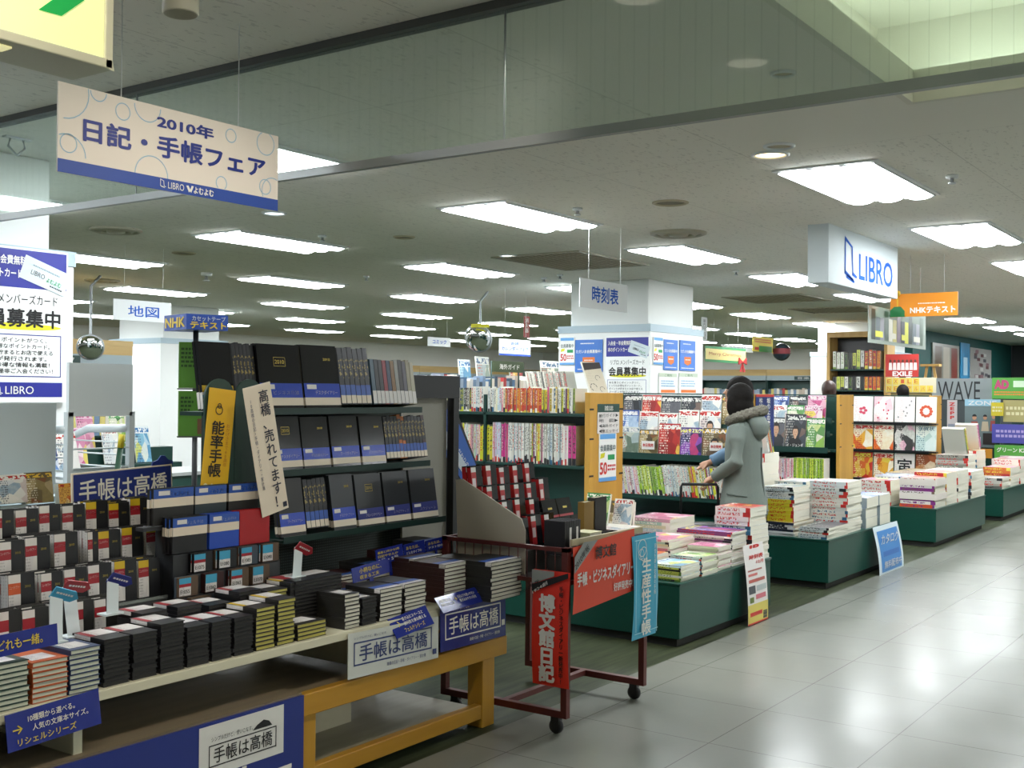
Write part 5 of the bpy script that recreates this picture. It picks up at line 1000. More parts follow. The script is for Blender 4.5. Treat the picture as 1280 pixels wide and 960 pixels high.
def portrait(o, dims, skin='c49a7c', hair='1d1714', coat='2a2c30', cx=.5, s=1.0):
    """head and shoulders printed on a front cover"""
    w, l, t = dims; z = t/2+.0009; b = MB(); n = 18
    def el(x, y, rx, ry, k, dz, a0=0, a1=2*PI): b.face([(-w/2+w*(x+rx*math.cos(a0+(a1-a0)*i/n)), -l/2+l*(y+ry*math.sin(a0+(a1-a0)*i/n)), z+dz) for i in range(n if a1-a0 > 6 else n+1)], k)
    b.face([(-w/2+w*x, -l/2+l*y, z) for x, y in ((cx-.34*s, .02), (cx+.34*s, .02), (cx+.30*s, .24*s), (cx+.10*s, .33*s), (cx-.10*s, .33*s), (cx-.30*s, .24*s))], 2)
    el(cx, .52*s, .165*s, .155*s, 1, .0001); el(cx, .36*s, .06*s, .07*s, 0, .0002); el(cx, .48*s, .125*s, .135*s, 0, .0003); el(cx, .55*s, .14*s, .10*s, 1, .0004, .25, PI-.25)
    for sx in (-1, 1): el(cx+sx*.05*s, .485*s, .018*s, .008*s, 1, .0005)
    el(cx, .405*s, .035*s, .008*s, 3, .0005)
    return b.build('printed_portrait', [mat(skin, .3), mat(hair, .3), mat(coat, .3), mat('8a4a42', .3)], o, fix=False)
def mag(x, y, z, w, h, pi, label, group, facing='L', tilt=-.2, t=.008, title=None, tm=None, box=(.06, .83, .94, .96), por=None, cat='magazine', name='magazine'):
    """front-out magazine leaning back; (x,y,z) is the middle of its foot"""
    bm = book_meshes(round(w, 3), round(h, 3), t, WCOV, PG_W, MGP[pi] if isinstance(pi, int) else pi, None, True)
    M = T3(x, y, z+.0015+t*abs(math.sin(tilt))) @ (ZL if facing == 'L' else Matrix.Identity(4)) @ Matrix.Rotation(tilt, 4, 'X') @ T3(0, -t/2, h/2) @ FACE
    o = book(bm, M, name, label, cat, group)
    if title: front_text(o, (w, h, t), title, box, tm or LABW, .02)
    if por: portrait(o, (w, h, t), **por)
    return o
# second gondola, left face: stepped tiers of front-out magazines
g9 = 'magazines facing out on the second gondola'
def tier_posts(gi, xs, y0, y1, zs, label):
    st = thing('magazine_rack', label, 'magazine rack', (xs, y0, 0))
    for k, (dx, z) in enumerate(zs): MB().box(dx-.012, 0, z-.018, dx+.065, y1-y0, z).build('tier', GSH, st); MB().box(dx-.014, 0, z-.03, dx-.010, y1-y0, z+.03).build('lip', GSH, st)
    return st
tz = [(-.16, .925), (-.10, 1.07), (-.045, 1.20)]
tier_posts(1, 9.36, 4.09, 5.55, tz, 'dark green stepped magazine tiers on the second gondola')
tt = {0: [(.235, .26, 2, '鉄道', None), (.20, .24, 3, '旅と鉄道', None), (.22, .30, 0, '-2009', None), (.215, .27, 1, 'ジュニアエラ', None), (.24, .27, 3, 'AERA', dict(coat='5a4a3a'))], 1: [(.2, .27, 6, '天城', None), (.2, .26, 4, '歴史読本', None), (.2, .25, 4, 'サライ', None), (.21, .28, 4, 'TVガイド', None), (.21, .28, 4, 'TV', dict(coat='b0302a'))], 2: [(.2, .28, 7, '金曜日', None), (.2, .28, 0, '週刊', None), (.2, .27, 7, 'TVBros', None), (.2, .27, 7, 'シネマ', None), (.2, .29, 4, 'TVぴあ', None), (.21, .28, 3, 'TV', None)]}
for ti, items in tt.items():
    y = 5.30
    for j, (w_, h_, pi, tx, po) in enumerate(items):
        mag(9.36+tz[ti][0], y-w_/2, tz[ti][1], w_-.008, h_, pi, '%s magazine, %s from left on the %s tier of the second gondola' % (MCN[pi], nth(j+1), ['front', 'middle', 'back'][ti]), g9, 'L', -.10, title=tx, tm={0: LABW, 4: RED}.get(pi, LABW), por=po); y -= w_
for k_, (px, py) in enumerate(((810, 556), (895, 558))):
    a = onx(px-8, py-5, 9.16); c = onx(px+8, py+6, 9.16); o, W, H = board('price_card', ['small white release-date card on the front magazine tier, left one', 'small white release-date card on the front magazine tier, right one'][k_], 'card', a, c, LABW, .002); text(o, '本日発売', (W*.08, H*.3, W*.92, H*.72), RED, bold=.03)
row_left(9.17, .575, 4.10, 5.35, [(1.0, SP_PAS, .014, .9, 'pale magazine'), (.8, SP_GRN, .016, .95, 'green magazine'), (.8, SP_WHT, .014, 1, 'white magazine'), (1.2, SP_MIX, .014, 1, 'colourful magazine')], 'the low shelf of the second gondola', 'magazines on the low shelf of the second gondola', .28, .2, tilt=-.18)
MB().box(-.42, .03, .16, -.225, 1.5, .192).build('low_shelf', GSH, gon[1])
# third gondola, left face
tz3 = [(-.16, .905), (-.10, 1.08), (-.04, 1.22)]; tier_posts(2, 12.03, 4.24, 5.7, tz3, 'dark green stepped magazine tiers on the third gondola'); g10 = 'magazines facing out on the third gondola'
t3 = {0: [(.2, .34, 7, '男', dict(skin='b98f70', s=1.25)), (.24, .38, 7, 'イ・ジュンギ', dict(coat='1a1a1c')), (.21, .34, 8, '嵐', None)], 1: [(.2, .3, 4, 'スクリーン', dict()), (.2, .3, 8, '映画', None), (.2, .3, 5, 'MOVIE', dict())], 2: [(.2, .26, 6, 'SWITCH', None), (.21, .26, 7, 'Cut', None), (.21, .27, 5, '韓流', None)]}
for ti, items in t3.items():
    y = 4.93
    for j, (w_, h_, pi, tx, po) in enumerate(items):
        mag(12.03+tz3[ti][0], y-w_/2, tz3[ti][1], w_-.008, h_, pi, '%s magazine, %s from left on the %s tier of the third gondola' % (MCN[pi], nth(j+1), ['front', 'middle', 'back'][ti]), g10, 'L', -.10, title=tx, box=(.1, .06, .9, .16) if 'イ' in tx else (.1, .84, .9, .96), por=po); y -= w_
row_left(11.86, .55, 4.26, 5.3, [(1, SP_WHT, .014, 1, 'white magazine'), (1, SP_PAS, .014, .95, 'pale magazine'), (1, SP_GRN, .014, .97, 'green magazine')], 'the low shelf of the third gondola', 'magazines on the low shelf of the third gondola', .27, .18)
MB().box(-.42, .03, .13, -.225, 1.5, .167).build('low_shelf', GSH, gon[2])
o, W, H = board('poster', 'tall dark blue poster with white figures on the second oak end panel', 'poster', ony(945, 493, 4.02), ony(967, 580, 4.02), mat('2a3a78', .35), .003)
for k_ in (0, 1): text(o, '坂の上の雲' if k_ else '松山へ行こう', (W*(.16+.42*k_), H*.55, W*(.36+.42*k_), H*.95), PAPER, y=-.002, vert=True, bold=.02); b = MB(); b.face([(W*(.26+.42*k_+.13*math.cos(a)), -.002, H*(.36+.055*math.sin(a))) for a in [i*PI/8 for i in range(16)]]); b.face([(W*(x+.42*k_), -.002, H*z) for x, z in ((.16, .05), (.36, .05), (.34, .30), (.18, .30))]); b.build('white_figure', mat('aeb6c4', .4), o, fix=False)
patch(o, 'red_strip', (0, H*.965, W, H), RED)
# fourth gondola: new-year card books facing out in three rows
g11 = 'new-year card books facing out on the fourth gondola'
NY = [m_print('front_card_white', ['dedcd4', 'e4e2da', 'd8d8d4', 'e0d4d0'], 2, .3, 21, ink='c04a5a'), m_print('front_card_flower', ['e0d4d0', 'dccac8', 'd8b0b8', 'e4e0d8'], 4, .3, 22, ink='a83a4a'), m_print('front_card_gold', ['d8a03a', 'd8c04a', 'c8502a', 'e0d8c0', 'e4e0d0'], 4, .8, 23, ('dcd4c0', 'a82a20'), ink='a82a20'), m_print('front_card_blue', ['b8ccc8', 'd0dcd8', 'd8dcd0', 'a8c0b8'], 3, .8, 24, ink='2a5a6a'), m_print('front_card_red', ['c0342a', 'd0642a', 'd8b03a', 'b8285a'], 6, .7, 25, ('c8302a', 'e8d04a'), ink='f0e0a0'), m_print('front_card_black', ['3a3a3a', 'd8a8b8', 'c8c8c0', '4a4a48'], 6, .6, 26, ink='e8e0d8'), m_print('front_card_brown', ['8a4a2a', 'b07a4a', 'd8c4a8', 'a85a34'], 4, .5, 27, ink='e8dcc8')]
lay = [(1.135+.015, .33, [(0, None), (1, None), (0, None), (0, None)]), (.777+.012, .325, [(2, '筆まめ'), (2, '筆ぐるめ'), (5, None), (3, '年賀状')]), (.40+.012, .335, [(4, '4000'), (2, '筆王'), (0, '寅'), (6, None)])]
for ri, (z, h_, its) in enumerate(lay):
    for j, (pi, tx) in enumerate(its):
        y = 5.0-.27*j; o = mag(14.93, y-.135, z, .255, h_, NY[pi], '%s card book, %s from left in the %s row of the fourth gondola' % (['white', 'flower-patterned', 'gold and orange', 'pale blue', 'red', 'black and pink', 'brown'][pi], nth(j+1), ['top', 'middle', 'bottom'][ri]), g11, 'L', -.07, t=.012, cat='book', name='card_book')
        if tx: front_text(o, (.255, h_, .012), tx, (.12, .14, .88, .80) if tx == '寅' else (.1, .80, .9, .96), BLACK if tx == '寅' else (mat('2a5a6a', .4) if pi == 3 else RED if pi == 2 else mat('d8d04a', .4)), .015)
        if ri == 0:
            b = MB(); rr = random.Random(j)
            if j in (0, 3):
                for k_ in range(5 if j == 0 else 11): a = k_*2*PI/(5 if j == 0 else 11); r_ = .035 if j == 0 else .062; b.face([(r_*math.cos(a)+.024*math.cos(q), r_*math.sin(a)+.02*math.sin(q)-.02, .0075) for q in [i*PI/4 for i in range(8)]])
            else:
                for k_ in range(7): cx_, cy_ = rr.uniform(-.09, .09), rr.uniform(-.12, .12); b.face([(cx_+.012*math.cos(q), cy_+.014*math.sin(q), .0075) for q in [i*PI/3 for i in range(6)]])
            b.build('printed_motif', mat('c0405a' if j < 2 else ('8a8a8a' if j == 2 else 'c8502f'), .4), o, fix=False)
st = thing('magazine_rack', 'three-row card book rack with black ledges on the fourth gondola', 'magazine rack', (14.93, 3.92, 0))
for z in (.40, .777, 1.135): MB().box(-.035, 0, z-.012, .06, 1.14, z+.008).build('ledge', BLACK, st)
# ================================================================== piles on the plinths
gp, gp2, gp3, gp4, gp5 = ['magazines piled on the %s plinth' % q for q in ('first', 'second', 'third', 'fourth', 'farthest')]
MW = mat('cfccc0', .6)
def stack(x0, y0, x1, y1, h, t, prnt, spn, desc, where, group, ori='L', z=PT, cover=WCOV, page=PG_W, name='magazine', jit=.006, lean=0):
    t *= {gp: 1.12, gp2: 1.45, gp3: 1.8, gp4: 1.6, gp5: 1.5}.get(group, 1) if t < .05 else 1
    n = max(1, int(round(h/t))); dx, dy = x1-x0, y1-y0
    o_, w, l = {'L': (FLAT, dx, dy), 'F': (FLAT_SPINE_FRONT, dy, dx), 'B': (FLAT_FORE_FRONT, dy, dx), 'R': (FLAT_RIGHT, dx, dy)}[ori]
    for i in range(n):
        bm = book_meshes(round(w-.008, 3), round(l-.008, 3), t, cover, page, prnt, spn, True); k = n-i
        M = T3((x0+x1)/2+R.uniform(-jit, jit)+lean*i, (y0+y1)/2+R.uniform(-jit, jit), z+t*(i+.5)+.0003*i) @ Matrix.Rotation(R.uniform(-.02, .02), 4, 'Z') @ o_
        book(bm, M, 'catalogue' if 'catalogue' in desc else 'book' if 'book' in desc else name, '%s, %s %s' % (desc, 'topmost of' if k == 1 else nth(k)+' from top of', where), name, group)
    return z+n*(t+.0003)

SP_BLK = m_spine('spine_black', ['c8cc5a', 'd8d8d0', '2a2c2e'], inks=('1d1e20', '2a2a2e', '6a8a3a')); SP_PUR = m_spine('spine_purple', ['d0ccc8', 'c8502a', 'dcd8d0', '7a2a7a', '8a3a2a'], inks=('7a2a7a', 'b02a24', '6a5a4a')); SP_RW = m_spine('spine_redwhite', ['dcd8d0', 'e0dcd4'], inks=('b82a24', 'c8342e', 'b82a24'))
stack(6.09, 3.06, 6.35, 3.28, .095, .0105, MGP[10], SP_BLK, 'sky blue covered magazine', 'the front corner pile', gp)
stack(6.37, 3.06, 6.60, 3.28, .115, .010, MGP[8], SP_WHT, 'green covered magazine', 'the second pile along its aisle edge', gp)
stack(6.62, 3.07, 6.83, 3.29, .15, .011, MGP[5], SP_RED, 'red-cornered magazine', 'the third pile along its aisle edge', gp, 'B', jit=.008)
stack(6.85, 3.08, 7.09, 3.48, .21, .012, MGP[1], SP_MIX, 'purple-topped magazine', 'the fourth pile along its aisle edge', gp)
zt = stack(7.12, 3.06, 7.42, 3.32, .24, .026, MGP[4], SP_WHT, 'thick white-edged book', 'the tall pile above the hanging flyer', gp)
stack(7.11, 3.07, 7.40, 3.33, .11, .027, MGP[0], SP_RW, 'red and white covered book', 'the stack crowning the tall aisle pile', gp, z=zt)
stack(6.10, 3.30, 6.40, 3.46, .12, .010, MGP[9], SP_PAS, 'orange covered magazine', 'the low pile behind the front corner', gp)
z1 = stack(6.10, 3.49, 6.38, 3.80, .27, .027, MGP[4], SP_WHT, 'white covered thick magazine', 'the back left pile', gp)
stack(6.44, 3.32, 6.80, 3.60, .19, .012, MGP[5], SP_PAS, 'pink covered magazine', 'the middle pile', gp, jit=.012)
stack(6.84, 3.52, 7.22, 3.84, .26, .020, MGP[5], SP_PAS, 'pale pink covered magazine', 'the pile right of the middle', gp)
for i, (x, y, w, h, pi, d) in enumerate(((6.18, 3.70, .17, .20, 8, 'green and yellow title magazine standing atop the back left pile'), (6.30, 3.58, .13, .16, 4, 'white magazine standing atop the back left pile'))): mag(x, y, z1+.004, w, h, pi, d, None, 'L', -.25, .02)
mag(6.50, 3.72, PT+.004, .2, .40, 3, 'brown book standing face out right of the back left pile', None, 'L', -.12, .03)
for i, (y0, h, pi) in enumerate(((4.05, .18, 10), (4.34, .21, 4))): stack(6.09, y0, 6.5, y0+.25, h, .018, MGP[pi], SP_PAS, '%s covered magazine' % MCN[pi], 'the %s pile along its left side' % nth(i+1), gp)
GREYB = mat('8e9aa0', .4); SP_YR = m_spine('spine_yellowred', ['c8b82a', 'd0c434'], inks=('b82a24', 'c8342e')); SP_FLAG = m_spine('spine_flag', ['d8d8d8', '1f2430', '1a1e2a'], inks=('d8d8d8', '2a3050'))
stack(8.58, 3.06, 9.06, 3.30, .085, .012, MGP[7], SP_WHT, 'dark covered magazine', 'the flat front corner pile', gp2)
stack(9.08, 3.08, 9.44, 3.40, .40, .0175, MGP[4], SP_WHT, 'white-edged magazine', 'the tallest white pile at the front', gp2)
z2 = stack(8.60, 3.34, 9.04, 3.66, .11, .012, MGP[3], SP_FLAG, 'colourful covered magazine', 'the low pile behind the front corner', gp2)
z2 = stack(8.66, 3.37, 9.02, 3.60, .16, .020, MGP[9], SP_YR, 'yellow and red spined book', 'the yellow and red pile', gp2, z=z2); stack(8.66, 3.37, 9.02, 3.62, .10, .011, MGP[2], SP_WHT, 'pale magazine', 'the pile above the yellow and red books', gp2, z=z2)
stack(9.50, 3.06, 9.82, 3.36, .26, .085, MGP[6], mat('8e9aa0', .4), 'thick grey-sided catalogue with blue cover', 'the left grey catalogue pile', gp2, cover=GREYB); stack(9.84, 3.05, 10.14, 3.36, .26, .085, MGP[6], mat('8e9aa0', .4), 'thick grey-sided catalogue with blue cover', 'the right grey catalogue pile', gp2, cover=GREYB)
stack(9.10, 3.44, 9.5, 3.72, .40, .03, MGP[4], SP_WHT, 'white magazine', 'the tall pile behind the white pile', gp2); stack(9.55, 3.42, 10.1, 3.72, .34, .022, MGP[10], SP_WHT, 'pale blue covered magazine', 'the pile behind the grey catalogues', gp2)
zb = stack(8.60, 3.72, 8.98, 3.98, .30, .03, MGP[7], SP_DRK, 'dark covered book', 'the lower part of the back left pile', gp2); zb = stack(8.60, 3.72, 8.98, 3.98, .24, .024, MGP[0], SP_RW, 'red and white book', 'the upper part of the back left pile', gp2, z=zb)
zc = stack(9.02, 3.76, 9.34, 4.0, .60, .025, MGP[4], SP_WHT, 'white magazine', 'the tall pile before the second oak panel', gp2)
for i in range(3): bm = book_meshes(.2, .27, .022, WCOV, PG_W, None, [SP_WHT, SP_RED, SP_DRK][i], True); book(bm, T3(9.10+.05*i, 3.86, zc+.005) @ Matrix.Rotation(-.42, 4, 'Y') @ T3(0, 0, .135) @ SPINE, 'magazine', 'leaning magazine atop the tall white pile, %s of three' % nth(i+1), 'magazine', gp2)
def strapped(x0, y0, x1, y1, h, desc, where, straps):
    zt = stack(x0, y0, x1, y1, h, .018, MGP[0], SP_PUR, desc, where, gp3, jit=.002)
    o = thing('paper_strap', 'white paper straps around the purple-spined bundle on the third plinth', 'strap', ((x0+x1)/2, (y0+y1)/2, PT))
    for z0, z1 in straps: MB().box(x0-(x0+x1)/2-.004, y0-(y0+y1)/2-.004, z0, x0-(x0+x1)/2-.001, -y0/2+y1/2, z1).box(x0-(x0+x1)/2-.004, y0-(y0+y1)/2-.007, z0, x1-(x0+x1)/2, y0-(y0+y1)/2-.004, z1).build('strap', mat('d8d0c8', .5), o)
strapped(11.64, 3.07, 12.05, 3.42, .30, 'purple and red spined magazine', 'the strapped front bundle', ((.08, .14), (.22, .28)))
stack(12.07, 3.07, 12.5, 3.40, .34, .02, MGP[0], SP_RED, 'red-topped magazine', 'the second front pile', gp3, jit=.002); stack(12.52, 3.07, 12.98, 3.40, .33, .02, MGP[4], SP_PAS, 'white and pink edged magazine', 'the third front pile', gp3); stack(13.0, 3.05, 13.62, 3.42, .30, .02, MGP[4], SP_WHT, 'white-edged magazine', 'the fourth front pile', gp3)
stack(11.62, 3.50, 12.0, 3.82, .26, .02, MGP[5], SP_RW, 'pink-edged magazine', 'the back left pile', gp3); stack(12.05, 3.48, 12.5, 3.80, .28, .03, MGP[6], SP_WHT, 'blue-topped magazine', 'the second back pile', gp3)
stack(11.62, 3.86, 12.02, 4.12, .20, .02, MGP[4], SP_WHT, 'grey-white magazine', 'the pile before the third oak panel', gp3); stack(12.6, 3.5, 13.5, 3.85, .28, .03, MGP[3], SP_GREY, 'brown-topped magazine', 'the back right pile', gp3)
stack(14.60, 3.07, 15.05, 3.40, .12, .02, MGP[4], SP_GREY, 'grey-white magazine', 'the low front corner pile', gp4); stack(15.08, 3.07, 15.6, 3.4, .22, .024, MGP[5], SP_RED, 'red-edged book', 'the second front pile', gp4); stack(15.62, 3.07, 16.5, 3.42, .30, .024, MGP[5], SP_RW, 'pink and white magazine', 'the third front pile', gp4)
zd = stack(14.60, 3.46, 15.0, 3.85, .40, .02, MGP[4], SP_GREY, 'grey magazine', 'the tall back left pile', gp4); ze = stack(15.1, 3.48, 15.6, 3.85, .42, .022, MGP[9], SP_WHT, 'pale magazine', 'the tall back right pile', gp4)
for i in range(4): bm = book_meshes(.26, .36, .045, WCOV, PG_W, None, [SP_DRK, SP_YEL, SP_PAS, SP_MAG][i], True); book(bm, T3((14.68+.055*i) if i < 2 else (15.2+.055*i), 3.62, (zd if i < 2 else ze)+.02) @ Matrix.Rotation(-.5, 4, 'Y') @ T3(0, 0, .18) @ SPINE, 'magazine', 'thick magazine leaning over the fourth plinth, %s of four' % nth(i+1), 'magazine', gp4)
stack(17.45, 3.07, 17.86, 3.4, .3, .03, MGP[4], SP_RW, 'white magazine', 'the first pile', gp5); stack(17.88, 3.07, 18.28, 3.4, .35, .03, MGP[5], SP_RED, 'red-edged magazine', 'the second pile', gp5)
# flyers hung on the plinths
def flyer(name, label, x, y, z, w, h, m, bend=.05):
    o = thing(name, label, 'flyer', (x, y, z)); b = MB(); n = 10
    def P(u, v): return (u*w-bend*.4*(1-v)**2, -.004-bend*math.sin((1-v)*1.5), v*h)
    for i in range(n):
        v0, v1 = i/n, (i+1)/n; b.face([P(0, v0), P(1, v0), P(1, v1), P(0, v1)], 0, [(0, v0), (1, v0), (1, v1), (0, v1)], True)
    b.build('sheet', m, o, fix=False); return o, P
def on_sheet(o, P, w, h, u0, v0, u1, v1, m, nm):
    b = MB(); n = 5
    for i in range(n):
        a, c = v0+(v1-v0)*i/n, v0+(v1-v0)*(i+1)/n; b.face([V(P(u0, a))+V((0, -.0015, 0)), V(P(u1, a))+V((0, -.0015, 0)), V(P(u1, c))+V((0, -.0015, 0)), V(P(u0, c))+V((0, -.0015, 0))])
    return b.build(nm, m, o, fix=False)
a = ony(933, 683, 3.0); c = ony(957, 772, 3.0)
o, P = flyer('flyer', 'long white and red timetable flyer hanging from the first plinth piles', a.x, 3.03, c.z, c.x-a.x, a.z-c.z, LABW, .05); W, H = c.x-a.x, a.z-c.z
for q, m, nm_ in (((.0, .0, 1, .02), RED, 'red_foot'), ((.0, .02, 1, .25), mat('d0c060', .5), 'yellow_field'), ((.1, .10, .7, .15), RED, 'red_print'), ((.75, .03, .95, .13), mat('4a4a3a', .5), 'picture'), ((.1, .27, .3, .34), mat('6a7a3a', .5), 'picture'), ((.4, .30, .9, .36), mat('c8707a', .5), 'red_print'), ((.08, .38, .4, .48), mat('4a4e52', .5), 'picture'), ((.45, .40, .95, .47), mat('a8b0b0', .5), 'grey_print'), ((.1, .52, .9, .56), mat('b05a50', .5), 'red_print'), ((.1, .60, .55, .63), mat('c8706a', .5), 'red_print'), ((.1, .66, .8, .68), mat('a86a60', .5), 'red_print')): on_sheet(o, P, W, H, *q, m, nm_)
text(o, 'JR', (W*.22, H*.88, W*.88, H*.985), RED, y=-.008, bold=.05); text(o, '時刻表', (W*.22, H*.80, W*.92, H*.865), RED, y=-.018, bold=.03); text(o, '12月', (W*.55, H*.74, W*.90, H*.785), RED, y=-.024, bold=.02)
a = ony(1093, 660, 3.0); c = ony(1123, 709, 3.0); W, H = c.x-a.x, a.z-c.z
o, P = flyer('flyer', 'blue poster sheet hanging from the grey catalogues on the second plinth', a.x, 3.02, c.z, W, H, mat('d0dce2', .4), .07); on_sheet(o, P, W, H, .10, .08, .92, .90, mat('4a86c4', .4), 'blue_field'); on_sheet(o, P, W, H, .2, .38, .85, .48, mat('3a6ab0', .4), 'picture'); text(o, 'カタログ', (W*.16, H*.62, W*.88, H*.84), LABW, y=-.045, bold=.01); text(o, '無料配布中', (W*.16, H*.14, W*.88, H*.30), LABW, y=-.075, bold=.01)
# ================================================================== left middle ground
o = thing('newspaper_stand', 'pole stand with a blue box header and green programme pockets', 'display stand', (3.92, 4.80, 0), 0)
fw_ = (V((3.92, 4.80, 1.5))-V((0, 0, 1.5))).dot(CF)
MB().lathe([(.17, 0), (.17, .02), (.03, .035), (.015, .06)], 20).build('base', BLACK, o); MB().tube([(0, 0, .05), (0, 0, 1.81)], .014, 10).build('pole', mat('3a3c3e', .4), o)
hd = MB().box(-.115, -.135, 1.755, .115, .135, 1.835).build('header_box', mat('24479a', .4), o)
rzh = -PI/2+.42
o.rotation_euler = (0, 0, 0); YL = mat('d8b82a', .4)
TL = Matrix.Rotation(0, 4, 'Z') @ T3(-.115, -.136, 1.755)
text(hd, 'NHK', (-.12, 1.768, .12, 1.82), YL, y=-.117, bold=.03, T=Matrix.Rotation(-PI/2, 4, 'Z'))
text(hd, 'カセットテープ', (-.085, 1.800, .10, 1.826), mat('c8ccc8', .4), y=-.137, bold=.01); text(hd, 'テキスト', (-.095, 1.761, .105, 1.797), YL, y=-.137, bold=.03)
hd.rotation_euler = (0, 0, -.25); hd.location.z = .05
for k_, (z0, z1) in enumerate(((1.475, 1.715), (1.225, 1.460))):
    pk = MB().box(-.085, -.03, z0, .085, .03, z1).build('programme_pocket', mat('4f7c2e', .35), o); pk.rotation_euler = (0, 0, -.62); pk.location.z = .03
    patch(pk, 'red_strip', (.015, z0+.02, .05, z1-.02), mat('b02438', .4), y=-.0315) if k_ == 0 else None
    if k_ == 0: text(pk, 'テキスト', (.022, z0+.09, .043, z1-.03), LABW, y=-.033, vert=True, bold=.01)
    greek(pk, 'print', (-.075, z0+.10, 0, z1-.03), 5, mat('23401a', .4), y=-.0315, fill=.6, seed=k_)
    MB().lathe([(.018, -.001), (.018, .001)], 16, T=T3(.062, -.033, z1-.03) @ Matrix.Rotation(PI/2, 4, 'X')).build('red_disc', mat('b02438', .4), pk)
    if k_ == 1: patch(pk, 'figure_print', (.01, z0+.01, .05, z0+.09), mat('6a4a34', .4), y=-.0318)
    MB().box(-.09, -.033, z0-.008, .09, .033, z0-.001).build('pocket_frame', mat('4a4c4a', .4), pk)
# white wire magazine wagon with grey header board
WM = mat('c8d0d2', .35)
wg = thing('magazine_wagon', 'white metal magazine wagon with a grey header board and wire sides', 'wagon', (3.06, 4.62, 0), 0)
MB().box(0, 0, 1.37, .34, .02, 1.615).build('header_board', mat('d8dfe1', .45), wg)
for x in (-.005, .325): MB().box(x, .0, .05, x+.03, .03, 1.39).build('post', WM, wg); MB().box(x, .75, .05, x+.03, .78, 1.1).build('post', WM, wg); MB().tube([(x+.015, .02, 1.31), (x+.015, .35, 1.30), (x+.015, .60, 1.22), (x+.015, .74, 1.05), (x+.015, .77, .9)], .02, 8).build('curved_arm', WM, wg)
for k_, z in enumerate((.55, .82, 1.08)): MB().box(.0, .03, z, .35, .75, z+.012).box(.0, .02, z, .35, .03, z+.05).build('shelf', WM, wg)
wb = MB()
for i in range(5): wb.tube([(.01, .04, 1.0+.06*i), (.01, .70-.05*i, 1.0+.06*i)], .004, 5).tube([(.34, .04, 1.0+.06*i), (.34, .70-.05*i, 1.0+.06*i)], .004, 5)
for i in range(4): wb.tube([(.02, .01, .95+.09*i), (.33, .01, .95+.09*i)], .004, 5)
wb.build('wire_side', WM, wg)
for k_, (x, y, z, pi, w_, h_) in enumerate(((.08, .30, 1.095, 6, .14, .2), (.22, .34, 1.095, 4, .14, .19), (.10, .36, .835, 5, .14, .2), (.25, .36, .835, 2, .14, .2), (.10, .12, .57, 9, .1, .12), (.25, .12, .57, 8, .1, .12))): mag(3.06+x, 4.62+y, z, w_, h_, pi, '%s magazine on the white wagon, %s' % (MCN[pi], ['left on the top shelf', 'right on the top shelf', 'left on the middle shelf', 'right on the middle shelf', 'left on the low shelf', 'right on the low shelf'][k_]), 'magazines on the white wagon', 'F', -.3)
o = thing('broom', 'dark green stick with a yellow tip leaning before the white wagon', 'broom', (2.93, 4.30, .0)); T = Matrix.Rotation(.14, 4, 'Y')
MB().tube([T @ V((.0, 0, .06)), T @ V((0, 0, 1.25))], .013, 10).build('stick', mat('1f4a34', .4), o); MB().tube([T @ V((0, 0, 1.25)), T @ V((0, 0, 1.31))], .0145, 10).build('tip', mat('c8b82a', .4), o); MB().prism([(-.10, 0), (.12, 0), (.05, .09), (-.03, .09)], -.02, .02).build('brush', mat('6a4a34', .6), o)
# grey counter with a slatted front ledge at the left column
ct = thing('grey_counter', 'grey counter back panel with a pale slatted ledge at left', 'counter', (2.5, 4.45, 0), 0)
MB().box(-.9, .22, 0, .53, .26, 1.43).build('back_panel', mat('b3bcbd', .5), ct); MB().box(-.9, .10, 0, .53, .219, 1.02).build('body', mat('a9b8bc', .5), ct)
sl_ = MB()
for i in range(7): sl_.box(-.9, .085, .62+.055*i, .53, .099, .665+.055*i)
sl_.build('slats', mat('b4c4c8', .45), ct); MB().box(-.9, -.08, .53, .53, .085, .615).build('ledge', mat('b4c4c8', .45), ct); MB().box(-.9, -.02, 0, .53, .084, .60).build('lower_body', mat('6a7474', .5), ct)
for k_, (px, pt, w_, h_, pi, d) in enumerate(((6, 597, .15, .12, 4, 'pale picture book on the slatted ledge, leftmost'), (42, 594, .13, .13, 3, 'ochre boxed book on the slatted ledge'), (82, 607, .12, .09, 9, 'small colourful book on the slatted ledge, rightmost'))):
    p = ony(px, pt, 4.48); mag(p.x, 4.46, p.z-h_*.96, w_, h_, pi, d, None, 'F', -.15, .03)
    MB().box(p.x-w_/2-2.5, -.02, .616, p.x+w_/2-2.5, .05, max(.62, p.z-h_*.96)).build('book_rest', mat('9fb0b4', .45), ct)
# dark side counter behind the diary rack with a picture panel and red-white books
o = thing('side_counter', 'dark green side counter with a picture panel beside the programme stand', 'counter', (4.05, 5.55, 0), 0)
MB().box(-.35, 0, 0, .8, .4, .98).build('body', GSH, o); MB().box(-.36, -.01, .98, .82, .42, 1.0).build('top', mat('9a9e9c', .4), o); patch(o, 'picture_panel', (-.22, .60, .10, .96), m_print('picture_grey', ['4a4e52', '2a2c2e', '6a6e70', '8a8a84'], 3, .1, 31), y=-.012)
for k_ in range(11): bm = book_meshes(.13, .27, .022, WCOV, PG_W, None, SP_RW if k_ % 3 else SP_GRN, True); book(bm, T3(4.28+.024*k_, 5.44, 1.002-.42+.135) @ SPINE, 'magazine', 'red and white spined magazine, %s from left beside the picture panel' % nth(k_+1), 'magazine', 'red and white magazines beside the picture panel')
MB().box(.15, -.19, .56, .55, -.012, .58).build('ledge', GSH, o)
